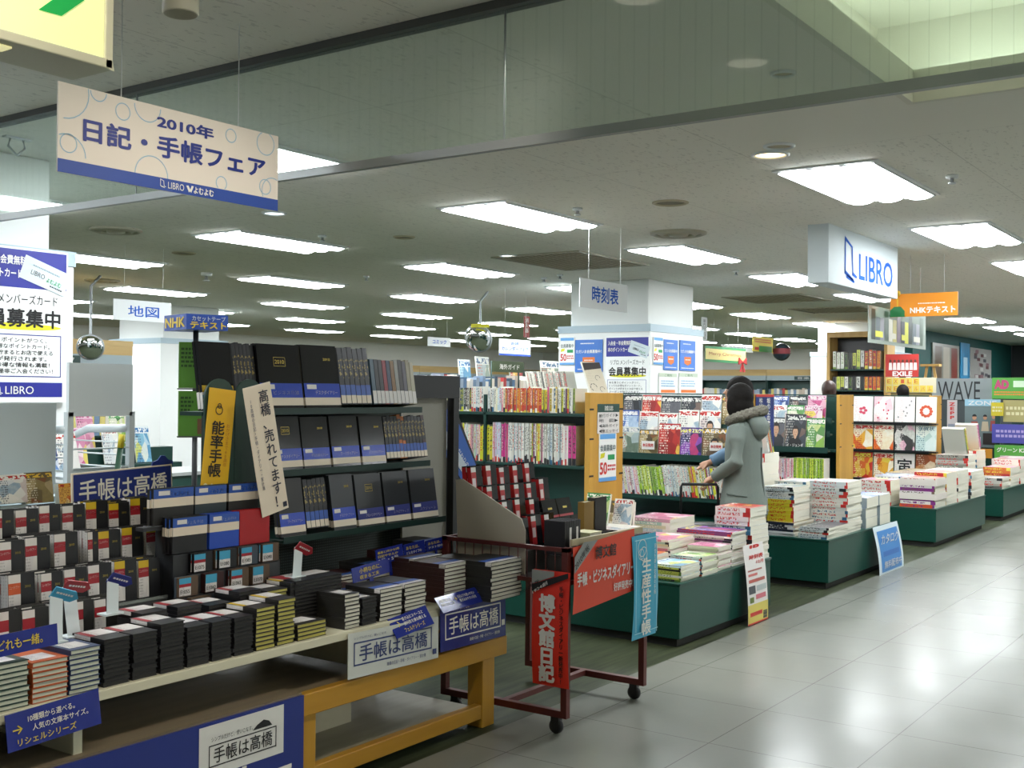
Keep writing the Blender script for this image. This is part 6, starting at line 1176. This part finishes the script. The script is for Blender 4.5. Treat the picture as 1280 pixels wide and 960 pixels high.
for k_ in range(7): mag(4.02+.12*k_, 6.315+.1*(k_ % 2), 1.011+.10*(k_ % 2), .12, .24, [9, 3, 5, 5, 4, 8, 10][k_], '%s children\'s book, %s from left on the far left shelf' % (MCN[[9, 3, 5, 5, 4, 8, 10][k_]], nth(k_+1)), 'books facing out on the far left shelf', 'F', -.2)
o = thing('low_bookcase', 'dark green low bookcase with colourful books at far left', 'bookcase', (4.4, 6.5, 0)); MB().box(-.5, 0, 0, .6, .3, 1.0).build('body', GSH, o); [MB().box(-.5, -.25+.1*i, 0, .6, -.15+.1*i, 1.01+.10*i-.0).build('step', GSH, o) for i in range(2)]
# ================================================================== far bookcases
FAS = mat('9aa8ac', .45); COR = m_wood('cornice_oak', 'b8965a', 'cdb078', .45, 0, .4)
def m_island():
    g = NT('far_spines'); ri = g.n('NewGeometry').outputs['Random Per Island']; cr = g.n('ValToRGB'); cr.color_ramp.interpolation = 'CONSTANT'; el = cr.color_ramp.elements; cs = ['c8c8c4', 'dcd8d0', '8a98a8', 'b8a898', 'd0c8b8', '6a8098', 'b05a50', 'd8d4cc', '4a6a8a', 'c8b86a', '3a4a5a', 'a83a3a']
    while len(el) < len(cs): el.new(.5)
    for i, c in enumerate(cs): el[i].position = i/len(cs); el[i].color = rgb(c)
    g.l(ri, cr.inputs[0]); g.base(cr.outputs[0], .5); return g.m
FARB = MB(); FARM = m_island()
SP_FAR = m_spine('spine_far', ['c8c8c4', 'dcd8d0', '8a98a8', 'b8a898', 'd0c8b8', '6a8098', 'b05a50', 'd8d4cc', '4a6a8a', 'c8b86a'])
def wall_case(x, y, w, rz, label, rows, sign=None, far=True, hgt=2.18, n=26):
    o = thing('wall_bookcase', label, 'bookcase', (x, y, 0), rz, 'tall bookcases along the far walls' if far else None)
    MB().box(0, 0, 0, w, .02, hgt-.3).build('back', GSH, o); [MB().box(q, -.28, 0, q+.02, 0, hgt-.3).build('side', GSH, o) for q in (0, w-.02)]
    MB().box(0, -.30, hgt-.30, w, .02, hgt-.17).build('fascia', FAS, o); MB().box(-.005, -.31, hgt-.06, w+.005, .02, hgt).box(-.005, -.30, hgt-.17, w+.005, .02, hgt-.06).build('cornice', COR, o); MB().box(.02, -.28, 0, w-.02, 0, .3).build('plinth', GSH, o)
    for z in (.7, rows[1], rows[0]): MB().box(.02, -.28, z-.02, w-.02, 0, z).build('shelf', GSH, o)
    if sign: s_ = MB().box(w*.4, -.312, hgt-.285, w*.65, -.301, hgt-.19).build('section_plate', GSH, o); text(s_, sign, (w*.44, hgt-.27, w*.61, hgt-.205), LABW, y=-.314)
    Mx = T3(x, y, 0) @ Matrix.Rotation(rz, 4, 'Z')
    for ri, z in enumerate(rows):
        for i in range(n):
            t = (w-.08)/n; h = round(.24+R.uniform(-.03, .03), 2); FARB.box(.04+t*i+.002, -.27, z+.001, .04+t*(i+1)-.002, -.12, z+h, T=Mx)
names = 'ABC'
for i in range(10):
    x = 9.4+2.02*i; vis = True
    wall_case(x, Y1-.05, 2.0, 0, 'the %s back wall bookcase, oak cornice and grey fascia above dark shelves' % nth(i+1), (1.40, 1.05), ['コミック', '文庫', None][i % 3])
for i in range(6):
    y = 18.4-2.02*i; wall_case(X1-.05, y, 2.0, -PI/2, 'the %s right wall bookcase, oak cornice and grey fascia above dark shelves' % nth(i+1), (1.40, 1.05), ['音楽', '絵本', None][i % 3], n=24)
wall_case(6.45, 11.8, 2.0, 0, 'the middle left bookcase, grey fascia and oak cornice behind the map sign', (1.28, .95), 'コミック', False, hgt=2.06)
# long bookcase row in the middle distance, with displays on top
o = thing('middle_bookcase', 'long dark green bookcase row in the middle distance', 'bookcase', (10.6, 9.2, 0)); MB().box(0, 0, 0, 4.3, .5, 1.40).build('body', GSH, o); MB().box(0, -.26, 0, 4.3, -.002, 1.0).build('stepped_front', GSH, o); MB().box(-.01, -.01, 1.40, 4.31, .51, 1.42).build('top', GSH, o)
for i in range(60):
    t = .066; h = round(.26+R.uniform(-.05, .05), 2); FARB.box(10.65+.07*i+.003, 9.24, 1.4205, 10.65+.07*i+.066, 9.40, 1.4205+h)
for i in range(40):
    t = .1; h = round(.28+R.uniform(-.05, .05), 2); FARB.box(10.65+.104*i+.003, 8.96, 1.001, 10.65+.104*i+.10, 9.10, 1.001+h)
for i, (px, py, w_, h_, pi, tx) in enumerate(((606, 462, .3, .35, 2, None), (648, 468, .35, .28, 0, None), (583, 466, .25, .25, 10, None), (690, 466, .5, .2, 2, None), (742, 472, .3, .25, 4, None))): p = ony(px, py, 9.55); mag(p.x, 9.55, 1.425, w_, max(.2, p.z+.18-1.425), pi, '%s calendar standing on the middle bookcase, %s from left' % (MCN[pi], nth(i+1)), 'calendars standing on the middle bookcase', 'F', -.12, .02)
tag(FARB.build('far_books', FARM), 'rows of small books filling the far and middle bookcases', 'books', None, 'stuff')
# sign posts on the first gondola
o = thing('shelf_sign', 'dark olive guidebook shelf sign on posts above the first gondola', 'sign', (6.72, 4.86, 1.357)); a = ony(615, 451, 4.86); c = ony(655, 466, 4.86); o.location.x = a.x; W = c.x-a.x; H = a.z-c.z
MB().box(0, 0, c.z-1.357, W, .012, a.z-1.357).build('panel', mat('37442a', .4), o); text(o, '海外ガイド', (W*.22, c.z-1.357+H*.25, W*.84, c.z-1.357+H*.75), LABW, y=-.003, bold=.01); [MB().tube([(x, .006, 0), (x, .006, a.z-1.357)], .006, 6).build('post', GSH, o) for x in (0,)]; MB().tube([(W*.85, .006, .125), (W*.85, .006, a.z-1.357)], .006, 6).build('post', GSH, o)
o = thing('shelf_sign', 'small dark sign right of the guidebook shelf sign', 'sign', (0, 4.7, 1.482)); a = ony(655, 463, 4.7); c = ony(672, 471, 4.7); o.location.x = a.x; W = c.x-a.x; MB().box(0, 0, c.z-1.482, W, .012, a.z-1.482).build('panel', mat('26332c', .4), o); text(o, '総合', (W*.3, c.z-1.479, W*.8, a.z-1.486), LABW, y=-.003); MB().tube([(W/2, .006, 0), (W/2, .006, c.z-1.482)], .006, 6).build('post', GSH, o)
m_cal = m_print('front_calligraphy', ['d8ceb8', 'cfc5ae', 'dcd4c0'], 2, .1, 41, ink='2a2420')
o = mag(6.90, 4.12, 1.481, .24, .24, m_cal, 'cream magazine with brush strokes leaning atop the first oak end panel', None, 'F', -.35, .012); b = MB(); b.face([(-.12, .055, .0075), (.12, .075, .0075), (.12, .12, .0075), (-.12, .11, .0075)]); b.build('dark_head', mat('2c211e', .4), o, fix=False)
b = MB()
for x, y, s in ((.03, .0, .03), (-.06, -.07, .04), (.05, -.085, .03)):
    for k_ in range(5): a0, a1 = k_*.9, k_*.9+.7; b.face([(x+s*math.cos(a0), y+s*math.sin(a0)*.6, .0076), (x+s*1.2*math.cos(a0), y+s*1.2*math.sin(a0)*.6, .0076), (x+s*1.2*math.cos(a1), y+s*1.2*math.sin(a1)*.6, .0076), (x+s*math.cos(a1), y+s*math.sin(a1)*.6, .0076)])
b.build('brush_strokes', BLACK, o, fix=False)
# ================================================================== right end: bookcase, record shop frontage, posters
o = thing('oak_bookcase', 'tall oak framed bookcase with a dark interior at the right column', 'bookcase', (18.9, 6.78, 0), -PI/2); W = 1.02; HH = 2.47
OK2 = m_wood('oak_case', 'b08a4a', 'c8a566', .45, 2, .5)
for q in (0, W-.05): MB().box(q, -.02, 0, q+.05, .4, HH).build('side', OK2, o)
MB().box(.0, -.03, HH, W, .4, HH+.09).build('cornice', OK2, o); MB().box(.05, .38, 0, W-.05, .4, HH).build('back', BLACK, o); zs_ = (1.25, 1.58, 1.93)
for z in zs_: MB().box(.05, 0, z-.02, W-.05, .38, z).build('shelf', GSH, o)
for r_, z in enumerate(zs_[1:]):
    for i in range(12): h = round(.30+R.uniform(-.03, .02), 2) if r_ else .22; bm = book_meshes(.2, round(h, 2), .055, WCOV, PG_W, None, SP_BLK if i < 8 else SP_RED, True); book(bm, T3(18.9, 6.78, 0) @ ZL @ T3(.11+.068*i, .15, z+.006)  @ T3(0, 0, h/2) @ SPINE, 'book', 'book in the oak bookcase, %s from left on its %s shelf' % (nth(i+1), ['lower', 'upper'][r_]), 'book', 'books in the oak bookcase')
def facing(name, label, cat, px0, py0, px1, py1, X, m, th=.02):
    a = onx(px0, py0, X); c = onx(px1, py1, X); return board(name, label, cat, a, c, m, th)
o, W, H = facing('shop_fascia', 'long grey fascia with dark lettering WAVE at the record shop', 'sign', 1160, 473, 1240, 500, 18.7, mat('8a9294', .35)); DKL = mat('23282c', .4)
text(o, 'WAVE', (W*.16, -H*.02, W*.82, H*.86), DKL, y=-.004, bold=-.012)
MB().box(0, .021, -o.location.z, W, .12, 0).build('counter_below', mat('3a4244', .5), o)
o, W, H = facing('poster', 'green poster with pink and blue letters right of the grey fascia', 'poster', 1240, 472, 1300, 499, 18.45, mat('4f9a3a', .4)); text(o, 'AD', (W*.05, H*.45, W*.36, H*.9), mat('b0406a', .4), bold=.08, y=-.004); greek(o, 'print', (W*.05, H*.12, W*.95, H*.35), 2, ORG, fill=1); patch(o, 'white_splash', (W*.45, H*.55, W*.75, H*.85), mat('c8dcc0', .4), y=-.003)
MB().box(0, .021, -o.location.z, W, .12, 0).build('counter_below', mat('3a4244', .5), o)
o, W, H = facing('band_poster', 'red poster with a group in white above the yellow letter tiles', 'poster', 1107, 443, 1148, 471, 17.7, mat('a02a24', .4)); text(o, 'EXILE', (W*.22, H*.03, W*.82, H*.24), LABW, y=-.004, bold=.03)
b = MB()
for i in range(7): x = W*(.10+.125*i); b.face([(x, -.003, H*.30), (x+W*.11, -.003, H*.30), (x+W*.10, -.003, H*.62), (x+W*.01, -.003, H*.62)], 0); b.face([(x+W*.055+W*.034*math.cos(a), -.0035, H*.70+H*.065*math.sin(a)) for a in [k*PI/5 for k in range(10)]], 1)
b.build('printed_group', [mat('c8c0bc', .4), mat('4a342c', .4)], o, fix=False); MB().box(W*.4, .021, -o.location.z, W*.6, .05, 0).build('stand', BLACK, o)
o, W, H = facing('letter_sign', 'yellow tile letters on a pale panel below the red group poster', 'sign', 1107, 472, 1170, 491, 17.6, mat('b8b098', .4)); TLY = mat('c8b048', .4); TLR = mat('a8482a', .4)
for r_, s in enumerate(('EXILE', 'NEWアルバム')):
    for i, ch in enumerate(s): x0 = W*(.01+.135*i); z0 = H*(.52-.49*r_); patch(o, 'tile', (x0, z0, x0+W*.122, z0+H*.45), TLY, y=-.003); text(o, ch, (x0+W*.03, z0+H*.10, x0+W*.095, z0+H*.36), TLR, y=-.005)
MB().box(W*.1, .021, -o.location.z, W*.9, .06, 0).build('stand', mat('8a7a4a', .5), o)
o, W, H = board('framed_posters', 'framed display of record covers on the teal wall', 'poster', ony(1166, 428, 6.09), ony(1199, 476, 6.09), mat('8a8a80', .3), .02)
for i in range(3): patch(o, 'cover_print', (W*(.08+.3*i), H*.05, W*(.32+.3*i), H*.92), mat(['6a5a4a', 'b8b0a0', '7a3a32'][i], .3), y=-.002)
o, W, H = board('poster', 'narrow bright blue poster on the teal wall', 'poster', ony(1201, 428, 6.09), ony(1212, 474, 6.09), mat('3a8ab8', .3), .02); patch(o, 'pale_figure', (W*.3, H*.1, W*.75, H*.6), mat('a8c8d8', .4), y=-.002)
o, W, H = board('poster', 'pale collage poster right of the blue one on the teal wall', 'poster', ony(1213, 434, 6.09), ony(1239, 476, 6.09), mat('a0a09c', .3), .02); rr = random.Random(8)
for i in range(20): x, z = rr.uniform(.05, .8), rr.uniform(.04, .85); patch(o, 'collage_print', (W*x, H*z, W*(x+.14), H*(z+.1)), mat(rr.choice(['5a5a60', '8a6a70', 'c8c8c4', '6a4a4a', '3a3c40']), .4), y=-.002-.0002*i)
o = thing('step_ladder', 'small wooden step stand with slanted legs below the white box', 'stand', (19.3, 5.42, 1.50), -PI/2); a = onx(1150, 448, 19.3)
o.location = (19.3, a.y, 0)
for x in (0, .28): MB().prism([(x, 1.35), (x+.05, 1.35), (x+.13, 1.98), (x+.09, 1.98)] if x == 0 else [(x, 1.35), (x+.05, 1.35), (x-.04, 1.98), (x-.08, 1.98)], 0, .03).build('leg', OK2, o)
MB().box(.02, -.06, 1.98, .32, .10, 2.02).build('top', OK2, o); MB().box(.06, 0, 1.62, .28, .03, 1.66).build('step', OK2, o); MB().box(-.04, -.1, 0, .34, .3, 1.35).build('cabinet', GSH, o)
# displays beyond the fourth gondola
o, W, H = facing('film_poster', 'tall poster of three people with a pale head band at right', 'poster', 1206, 499, 1250, 560, 17.2, mat('6a7a7c', .3)); patch(o, 'pale_head', (0, H*.86, W, H), mat('8ab4c8', .4), y=-.002); text(o, 'ZONE', (W*.1, H*.88, W*.9, H*.97), LABW, y=-.004)
b = MB()
for i, (x, z, s) in enumerate(((.28, .62, 1), (.58, .62, .9), (.82, .64, .9))): b.face([(W*(x-.12*s), -.003, H*.34), (W*(x+.12*s), -.003, H*.34), (W*(x+.09*s), -.003, H*(z-.08)), (W*(x-.09*s), -.003, H*(z-.08))], i % 2); b.face([(W*(x+.06*s*math.cos(a)), -.0035, H*(z+.05*s*math.sin(a))) for a in [k*PI/5 for k in range(10)]], 2); b.face([(W*(x+.065*s*math.cos(a)), -.0037, H*(z+.02+.05*s*math.sin(a))) for a in [k*PI/8 for k in range(9)]], 3)
b.build('printed_people', [mat('9a4a44', .4), mat('b8a890', .4), mat('b88a6c', .4), BLACK], o, fix=False); patch(o, 'dark_inset', (W*.52, H*.06, W*.98, H*.30), mat('2a2424', .4), y=-.004); patch(o, 'pale_caption', (W*.02, H*.10, W*.46, H*.22), mat('c0ccd4', .4), y=-.004)
MB().box(W*.1, .021, -(onx(1206, 560, 17.2).z), W*.9, .08, 0).build('stand', GSH, o)
sh = [('poster', 'blue purple landscape display at the right edge', 1240, 530, 1290, 555, 16.9, '4a4aa0', None), ('poster', 'green display card with a face at the right edge', 1243, 556, 1292, 592, 16.6, '4f9a3a', 'face'), ('price_card', 'yellow price card at the right edge', 1239, 503, 1254, 520, 16.95, 'c8b82a', None), ('price_card', 'orange category card below the three-people poster', 1200, 560, 1240, 573, 16.85, 'c8862a', '中'), ('poster', 'pale yellow shelf display at the right edge', 1254, 500, 1290, 528, 17.0, 'a8a06a', None)]
for k_, (nm_, la, p0, q0, p1, q1, X, col_, ex) in enumerate(sh):
    o, W, H = facing(nm_, la, 'poster' if nm_ == 'poster' else 'card', p0, q0, p1, q1, X, mat(col_, .35), .02); zb = onx(p0, q1, X).z
    if ex == 'face': patch(o, 'face_print', (W*.15, 0, W*1.0, H*.62), mat('b4b0aa', .4), y=-.003); [patch(o, 'eye_print', (W*x, H*.38, W*(x+.18), H*.46), BLACK, y=-.004) for x in (.28, .62)]; text(o, 'グリーン KZK', (W*.06, H*.74, W*.9, H*.92), LABW, y=-.004, bold=.03)
    elif ex: text(o, ex+'古 1F', (W*.1, H*.15, W*.8, H*.85), BLACK, y=-.004)
    else: greek(o, 'print', (W*.1, H*.2, W*.9, H*.7), 2, mat('d8d4a8' if k_ else 'a89ad0', .4), y=-.003, fill=1, seed=k_)
    MB().box(W*.3, .021, -zb, W*.7, .05, 0).build('stand', GSH, o)
o = thing('record_counter', 'dark record shop counter beyond the last plinths', 'counter', (19.4, 4.9, 0), -PI/2); MB().box(0, 0, 0, 4.6, .6, 1.05).build('body', mat('39423f', .5), o); MB().box(-.02, -.02, 1.05, 4.62, .62, 1.08).build('top', mat('7a8280', .4), o)
o, W, H = facing('tall_card', 'white and red upright card beside the fourth oak panel', 'card', 1184, 500, 1196, 560, 16.75, mat('c0b8b8', .4), .01); text(o, 'ZEPP', (W*.2, H*.6, W*.8, H*.95), RED, y=-.003, bold=.04, vert=True); patch(o, 'grey_print', (W*.1, H*.1, W*.9, H*.5), mat('8a90a0', .4), y=-.002); MB().box(W*.3, .011, -onx(1184, 560, 16.2).z, W*.7, .03, 0).build('stand', GSH, o)
# ================================================================== people
def remesh(mb, name, m, voxel, parent, smooth=6, noise=0):
    me = mb.mesh(name, m); o = bpy.data.objects.new(name, me); C.objects.link(o)
    r = o.modifiers.new('r', 'REMESH'); r.mode = 'VOXEL'; r.voxel_size = voxel; r.use_smooth_shade = True
    s = o.modifiers.new('s', 'SMOOTH'); s.factor = .5; s.iterations = smooth
    bpy.context.view_layer.update(); m2 = bpy.data.meshes.new_from_object(o.evaluated_get(bpy.context.evaluated_depsgraph_get()))
    bpy.data.objects.remove(o); bpy.data.meshes.remove(me); m2.name = name
    if noise:
        rr = random.Random(3)
        for v in m2.vertices: v.co += v.normal*rr.uniform(-noise, noise)
    for p in m2.polygons: p.use_smooth = True
    m2.materials.clear(); m2.materials.append(m); return obj(name, m2, parent)
def loft(mb, rings, n=20):
    """closed stack of ellipses: (x, y, z, rx, ry)"""
    vs = []; fs = []; k = len(rings)
    for x, y, z, rx, ry in rings: vs += [(x+rx*math.cos(2*PI*j/n), y+ry*math.sin(2*PI*j/n), z) for j in range(n)]
    for i in range(k-1): fs += [(i*n+j, i*n+(j+1) % n, (i+1)*n+(j+1) % n, (i+1)*n+j) for j in range(n)]
    fs += [tuple(range(n-1, -1, -1)), tuple(range((k-1)*n, k*n))]; mb.mesh_part(vs, fs, 0, True)
def ball(mb, c, rx, ry, rz, n=12):
    loft(mb, [(c[0], c[1], c[2]+rz*math.sin(a), max(.002, rx*math.cos(a)), max(.002, ry*math.cos(a))) for a in [-PI/2+.08+i*(PI-.16)/n for i in range(n+1)]])
SKIN = mat('b98c70', .5); HAIRM = mat('15120f', .75, spec=.2, noise=.4)
def hand(mb, w, d, side, curl=1.0):
    """palm at the wrist w pointing along d, five fingers bending down round a bar"""
    d = V(d).normalized(); up = V((0, 0, 1)); s = d.cross(up).normalized()*side; up = s.cross(d)*side
    mb.tube([w, V(w)+d*.04, V(w)+d*.075], [.022, .030, .026], 10)
    for i in range(4):
        b0 = V(w)+d*.075+s*(-.027+.018*i); L = (.062, .070, .066, .052)[i]; dn = V((0, 0, -1))
        mb.tube([b0, b0+d*L*.42+dn*.004, b0+d*L*.62+dn*L*.34*curl, b0+d*L*.40+dn*L*.72*curl], [.0088, .0084, .0078, .0070], 8)
    t0 = V(w)+d*.02-s*.028; mb.tube([t0, t0+d*.03-s*.018+V((0, 0, -.012)), t0+d*.052-s*.008+V((0, 0, -.034))], [.011, .0095, .008], 8)
def person(label, x, y, rz, h, coat, pants, hair=HAIRM, hood=False, lhand=None, rhand=None, tilt=.15, long_=.58, cw=1.0):
    o = thing('person', label, 'person', (x, y, 0), rz); S = h/1.60
    def P(*a): return V(a)*S
    b = MB(); hz = 1.335
    loft(b, [(*P(0, 0, .80), .14*S, .10*S), (*P(0, 0, .92), .155*S, .105*S), (*P(0, 0, 1.03), .128*S, .09*S), (*P(0, .0, 1.18), .145*S, .10*S), (*P(0, 0, 1.29), .15*S, .085*S), (*P(0, 0, 1.345), .08*S, .06*S), (*P(0, .005, 1.37), .05*S, .05*S)])
    b.tube([P(0, 0, 1.33), P(0, .025, 1.42)], [.05*S, .046*S], 12)
    hc = P(0, .045, 1.495); ball(b, hc, .072*S, .090*S, .108*S); ball(b, hc+P(0, .04, -.05), .052*S, .055*S, .055*S)
    b.tube([hc+P(0, .085, .02), hc+P(0, .108, -.012), hc+P(0, .088, -.025)], [.006*S, .013*S, .008*S], 8)
    for sx in (-1, 1): ball(b, hc+P(sx*.074, -.005, -.005), .010*S, .022*S, .032*S, 6); ball(b, hc+P(sx*.03, .078, .012), .013*S, .008*S, .009*S, 6)
    ball(b, hc+P(0, .088, -.052), .022*S, .008*S, .007*S, 6)
    arms = {}
    for sx, tgt in ((-1, lhand), (1, rhand)):
        sh = P(sx*.165, 0, 1.285); w = V(tgt) if tgt else P(sx*.22, .10, .80); mid = (sh+w)/2; L = .52*S; dd = (w-sh).length
        off = math.sqrt(max(.0, (L/2)**2-(dd/2)**2)); el = mid+(V((sx*.5, -.75, -.35)).normalized())*off; arms[sx] = (sh, el, w)
        b.tube([sh, (sh+el)/2, el, (el+w)/2, w], [.046*S, .040*S, .034*S, .031*S, .022*S], 12); dn = (w-el).normalized() if tgt else V((0, .3, -1)); hand(b, w, dn, -sx)
        hp = P(sx*.075, 0, .86); kn = P(sx*.085, .02, .46); an = P(sx*.085, -.02, .075); b.tube([hp, (hp+kn)/2, kn, kn*.55+an*.45, an], [.078*S, .070*S, .052*S, .050*S, .034*S], 14); b.tube([an+P(0, -.03, -.035), an+P(0, .06, -.04), an+P(0, .15, -.05)], [.034*S, .034*S, .026*S], 10)
    remesh(b, 'body', SKIN, .0065, o, 4)
    # face details
    e = MB()
    for sx in (-1, 1): ball(e, hc+P(sx*.03, .0875, .012), .009*S, .004*S, .006*S, 6)
    e.build('eyes', BLACK, o); e = MB(); ball(e, hc+P(0, .0955, -.052), .018*S, .004*S, .005*S, 6); e.build('mouth', mat('8a4a42', .5), o)
    # trousers and shoes
    q = MB()
    for sx in (-1, 1): hp = P(sx*.075, 0, .90); kn = P(sx*.085, .02, .46); an = P(sx*.085, -.02, .07); q.tube([hp, (hp+kn)/2, kn, kn*.5+an*.5, an], [.092*S, .084*S, .066*S, .062*S, .055*S], 14)
    remesh(q, 'trousers', pants, .012, o)
    for sx in (-1, 1):
        an = P(sx*.085, -.02, .0); s_ = MB(); loft(s_, [(an.x, an.y+.05*S, .002, .045*S, .125*S), (an.x, an.y+.05*S, .03*S, .047*S, .127*S), (an.x, an.y+.02*S, .07*S, .045*S, .09*S), (an.x, an.y, .10*S, .044*S, .05*S)], 16); s_.build('shoe', BLACK, o)
    # coat: body, sleeves
    c = MB(); zh = long_
    loft(c, [(*P(0, -.005, zh), .215*S*cw, .165*S*cw), (*P(0, -.005, zh+.10), .212*S*cw, .162*S*cw), (*P(0, 0, .86), .20*S, .15*S), (*P(0, 0, 1.0), .182*S, .135*S), (*P(0, .0, 1.16), .182*S, .135*S), (*P(0, 0, 1.27), .178*S, .115*S), (*P(0, 0, 1.335), .115*S, .09*S), (*P(0, .01, 1.375), .075*S, .075*S)], 24)
    for sx in (-1, 1):
        sh, el, w = arms[sx]; q = MB(); q.tube([sh+P(-sx*.02, 0, .005), sh*.6+el*.4, el, el*.45+w*.55, w+(el-w)*.10], [.072*S, .066*S, .058*S, .052*S, .043*S], 14)
        q.tube([w+(el-w)*.16, w+(el-w)*.06], [.048*S, .047*S], 14); remesh(q, 'sleeve', coat, .011, o, 5)
    co = remesh(c, 'coat', coat, .011, o, 8)
    if hood:
        q = MB(); loft(q, [(*P(0, -.10, 1.19), .05*S, .03*S), (*P(0, -.125, 1.24), .10*S, .055*S), (*P(0, -.115, 1.31), .125*S, .075*S), (*P(0, -.085, 1.37), .11*S, .07*S), (*P(0, -.07, 1.395), .06*S, .04*S)], 20); remesh(q, 'hood', coat, .012, o, 6)
        f = MB(); ring_ = []
        for i in range(24):
            a = 2*PI*i/24; ring_.append(P(.118*math.cos(a), -.02+.125*math.sin(a), 1.375-.045*math.sin(a)))
        f.tube(ring_, .038*S, 10, close=True); fr = NT('fur_trim'); n1 = fr.noise(fr.n('TexCoord').outputs['Object'], 90, 4); fr.base(fr.mix(n1, rgb('55524a'), rgb('a8a496')), .9, .1); fr.bump(n1, .9, .02); remesh(f, 'fur_trim', fr.m, .009, o, 2, .006)
        se = MB(); se.tube([P(-.005, -.172, .70), P(-.005, -.152, .86), P(-.005, -.138, 1.0), P(-.005, -.138, 1.14)], .0045, 6); se.tube([P(.222*math.cos(a)*1.03, -.005+.165*math.sin(a)*1.06, .665) for a in [PI+i*PI/16 for i in range(17)]], .005, 6); se.tube([P(-.205, .06, .80), P(-.215, -.02, .79), P(-.19, -.09, .785)], .006, 6); se.build('seams', mat('4e5650', .8), o)
        zp = MB(); zp.tube([P(-.19, .02, 1.05), P(-.20, .0, .90)], .004, 6); zp.box(-.212*S, -.05*S, .74*S, -.206*S, .06*S, .75*S)
    # hair
    q = MB(); ball(q, hc+P(0, -.015, .022), .088*S, .105*S, .108*S)
    if hood: ball(q, hc+P(0, -.03, -.05), .092*S, .088*S, .10*S); [ball(q, hc+P(sx*.072, .025, -.045), .022*S, .045*S, .085*S) for sx in (-1, 1)]
    else: ball(q, hc+P(0, -.035, -.03), .082*S, .07*S, .08*S)
    remesh(q, 'hair', hair, .008, o, 14, .0012)
    return o
COATG = mat('6c766f', .75, noise=.12)
person('person in a grey-green parka with a fur-trimmed hood, holding a suitcase handle', 7.80, 3.42, .10, 1.56, COATG, mat('2a2a2e', .7), hood=True, lhand=(-.15, .18, .885), long_=.63, cw=1.06)
person('person in a blue and white jacket half hidden behind the parka', 8.33, 3.655, .55, 1.62, mat('6a8aa8', .7, noise=.2), mat('22242c', .7), lhand=(-.34, .30, .98), long_=.80, cw=.88)
person('brown-haired person whose head shows over the third gondola magazines', 13.93, 4.97, -1.15, 1.66, mat('4a3f3a', .7), mat('22242c', .7), hair=mat('3a221a', .5, noise=.4), long_=.8)
person('black-haired person whose head shows over the new-year card books', 16.95, 4.93, -.95, 1.64, mat('3a3e48', .7), mat('22242c', .7), long_=.8)
# the suitcase the person in the parka holds
o = thing('suitcase', 'black wheeled suitcase with its pull handle raised beside the parka', 'suitcase', (7.575, 3.665, 0), -.95)
MB().box(-.13, -.08, .05, .13, .08, .56).build('shell', mat('1a1b1e', .4), o, bevel=.02)
MB().tube([(-.135, 0, .56), (-.135, 0, .815), (-.125, 0, .838), (.125, 0, .838), (.135, 0, .815), (.135, 0, .56)], .011, 10).build('pull_handle', mat('17181a', .35), o)
for sx in (-.10, .10):
    for sy in (-.05, .05): MB().lathe([(.012, -.01), (.025, -.01), (.025, .01), (.012, .01)], 14, T=T3(sx, sy, .0255) @ Matrix.Rotation(PI/2, 4, 'Y')).build('wheel', BLACK, o)
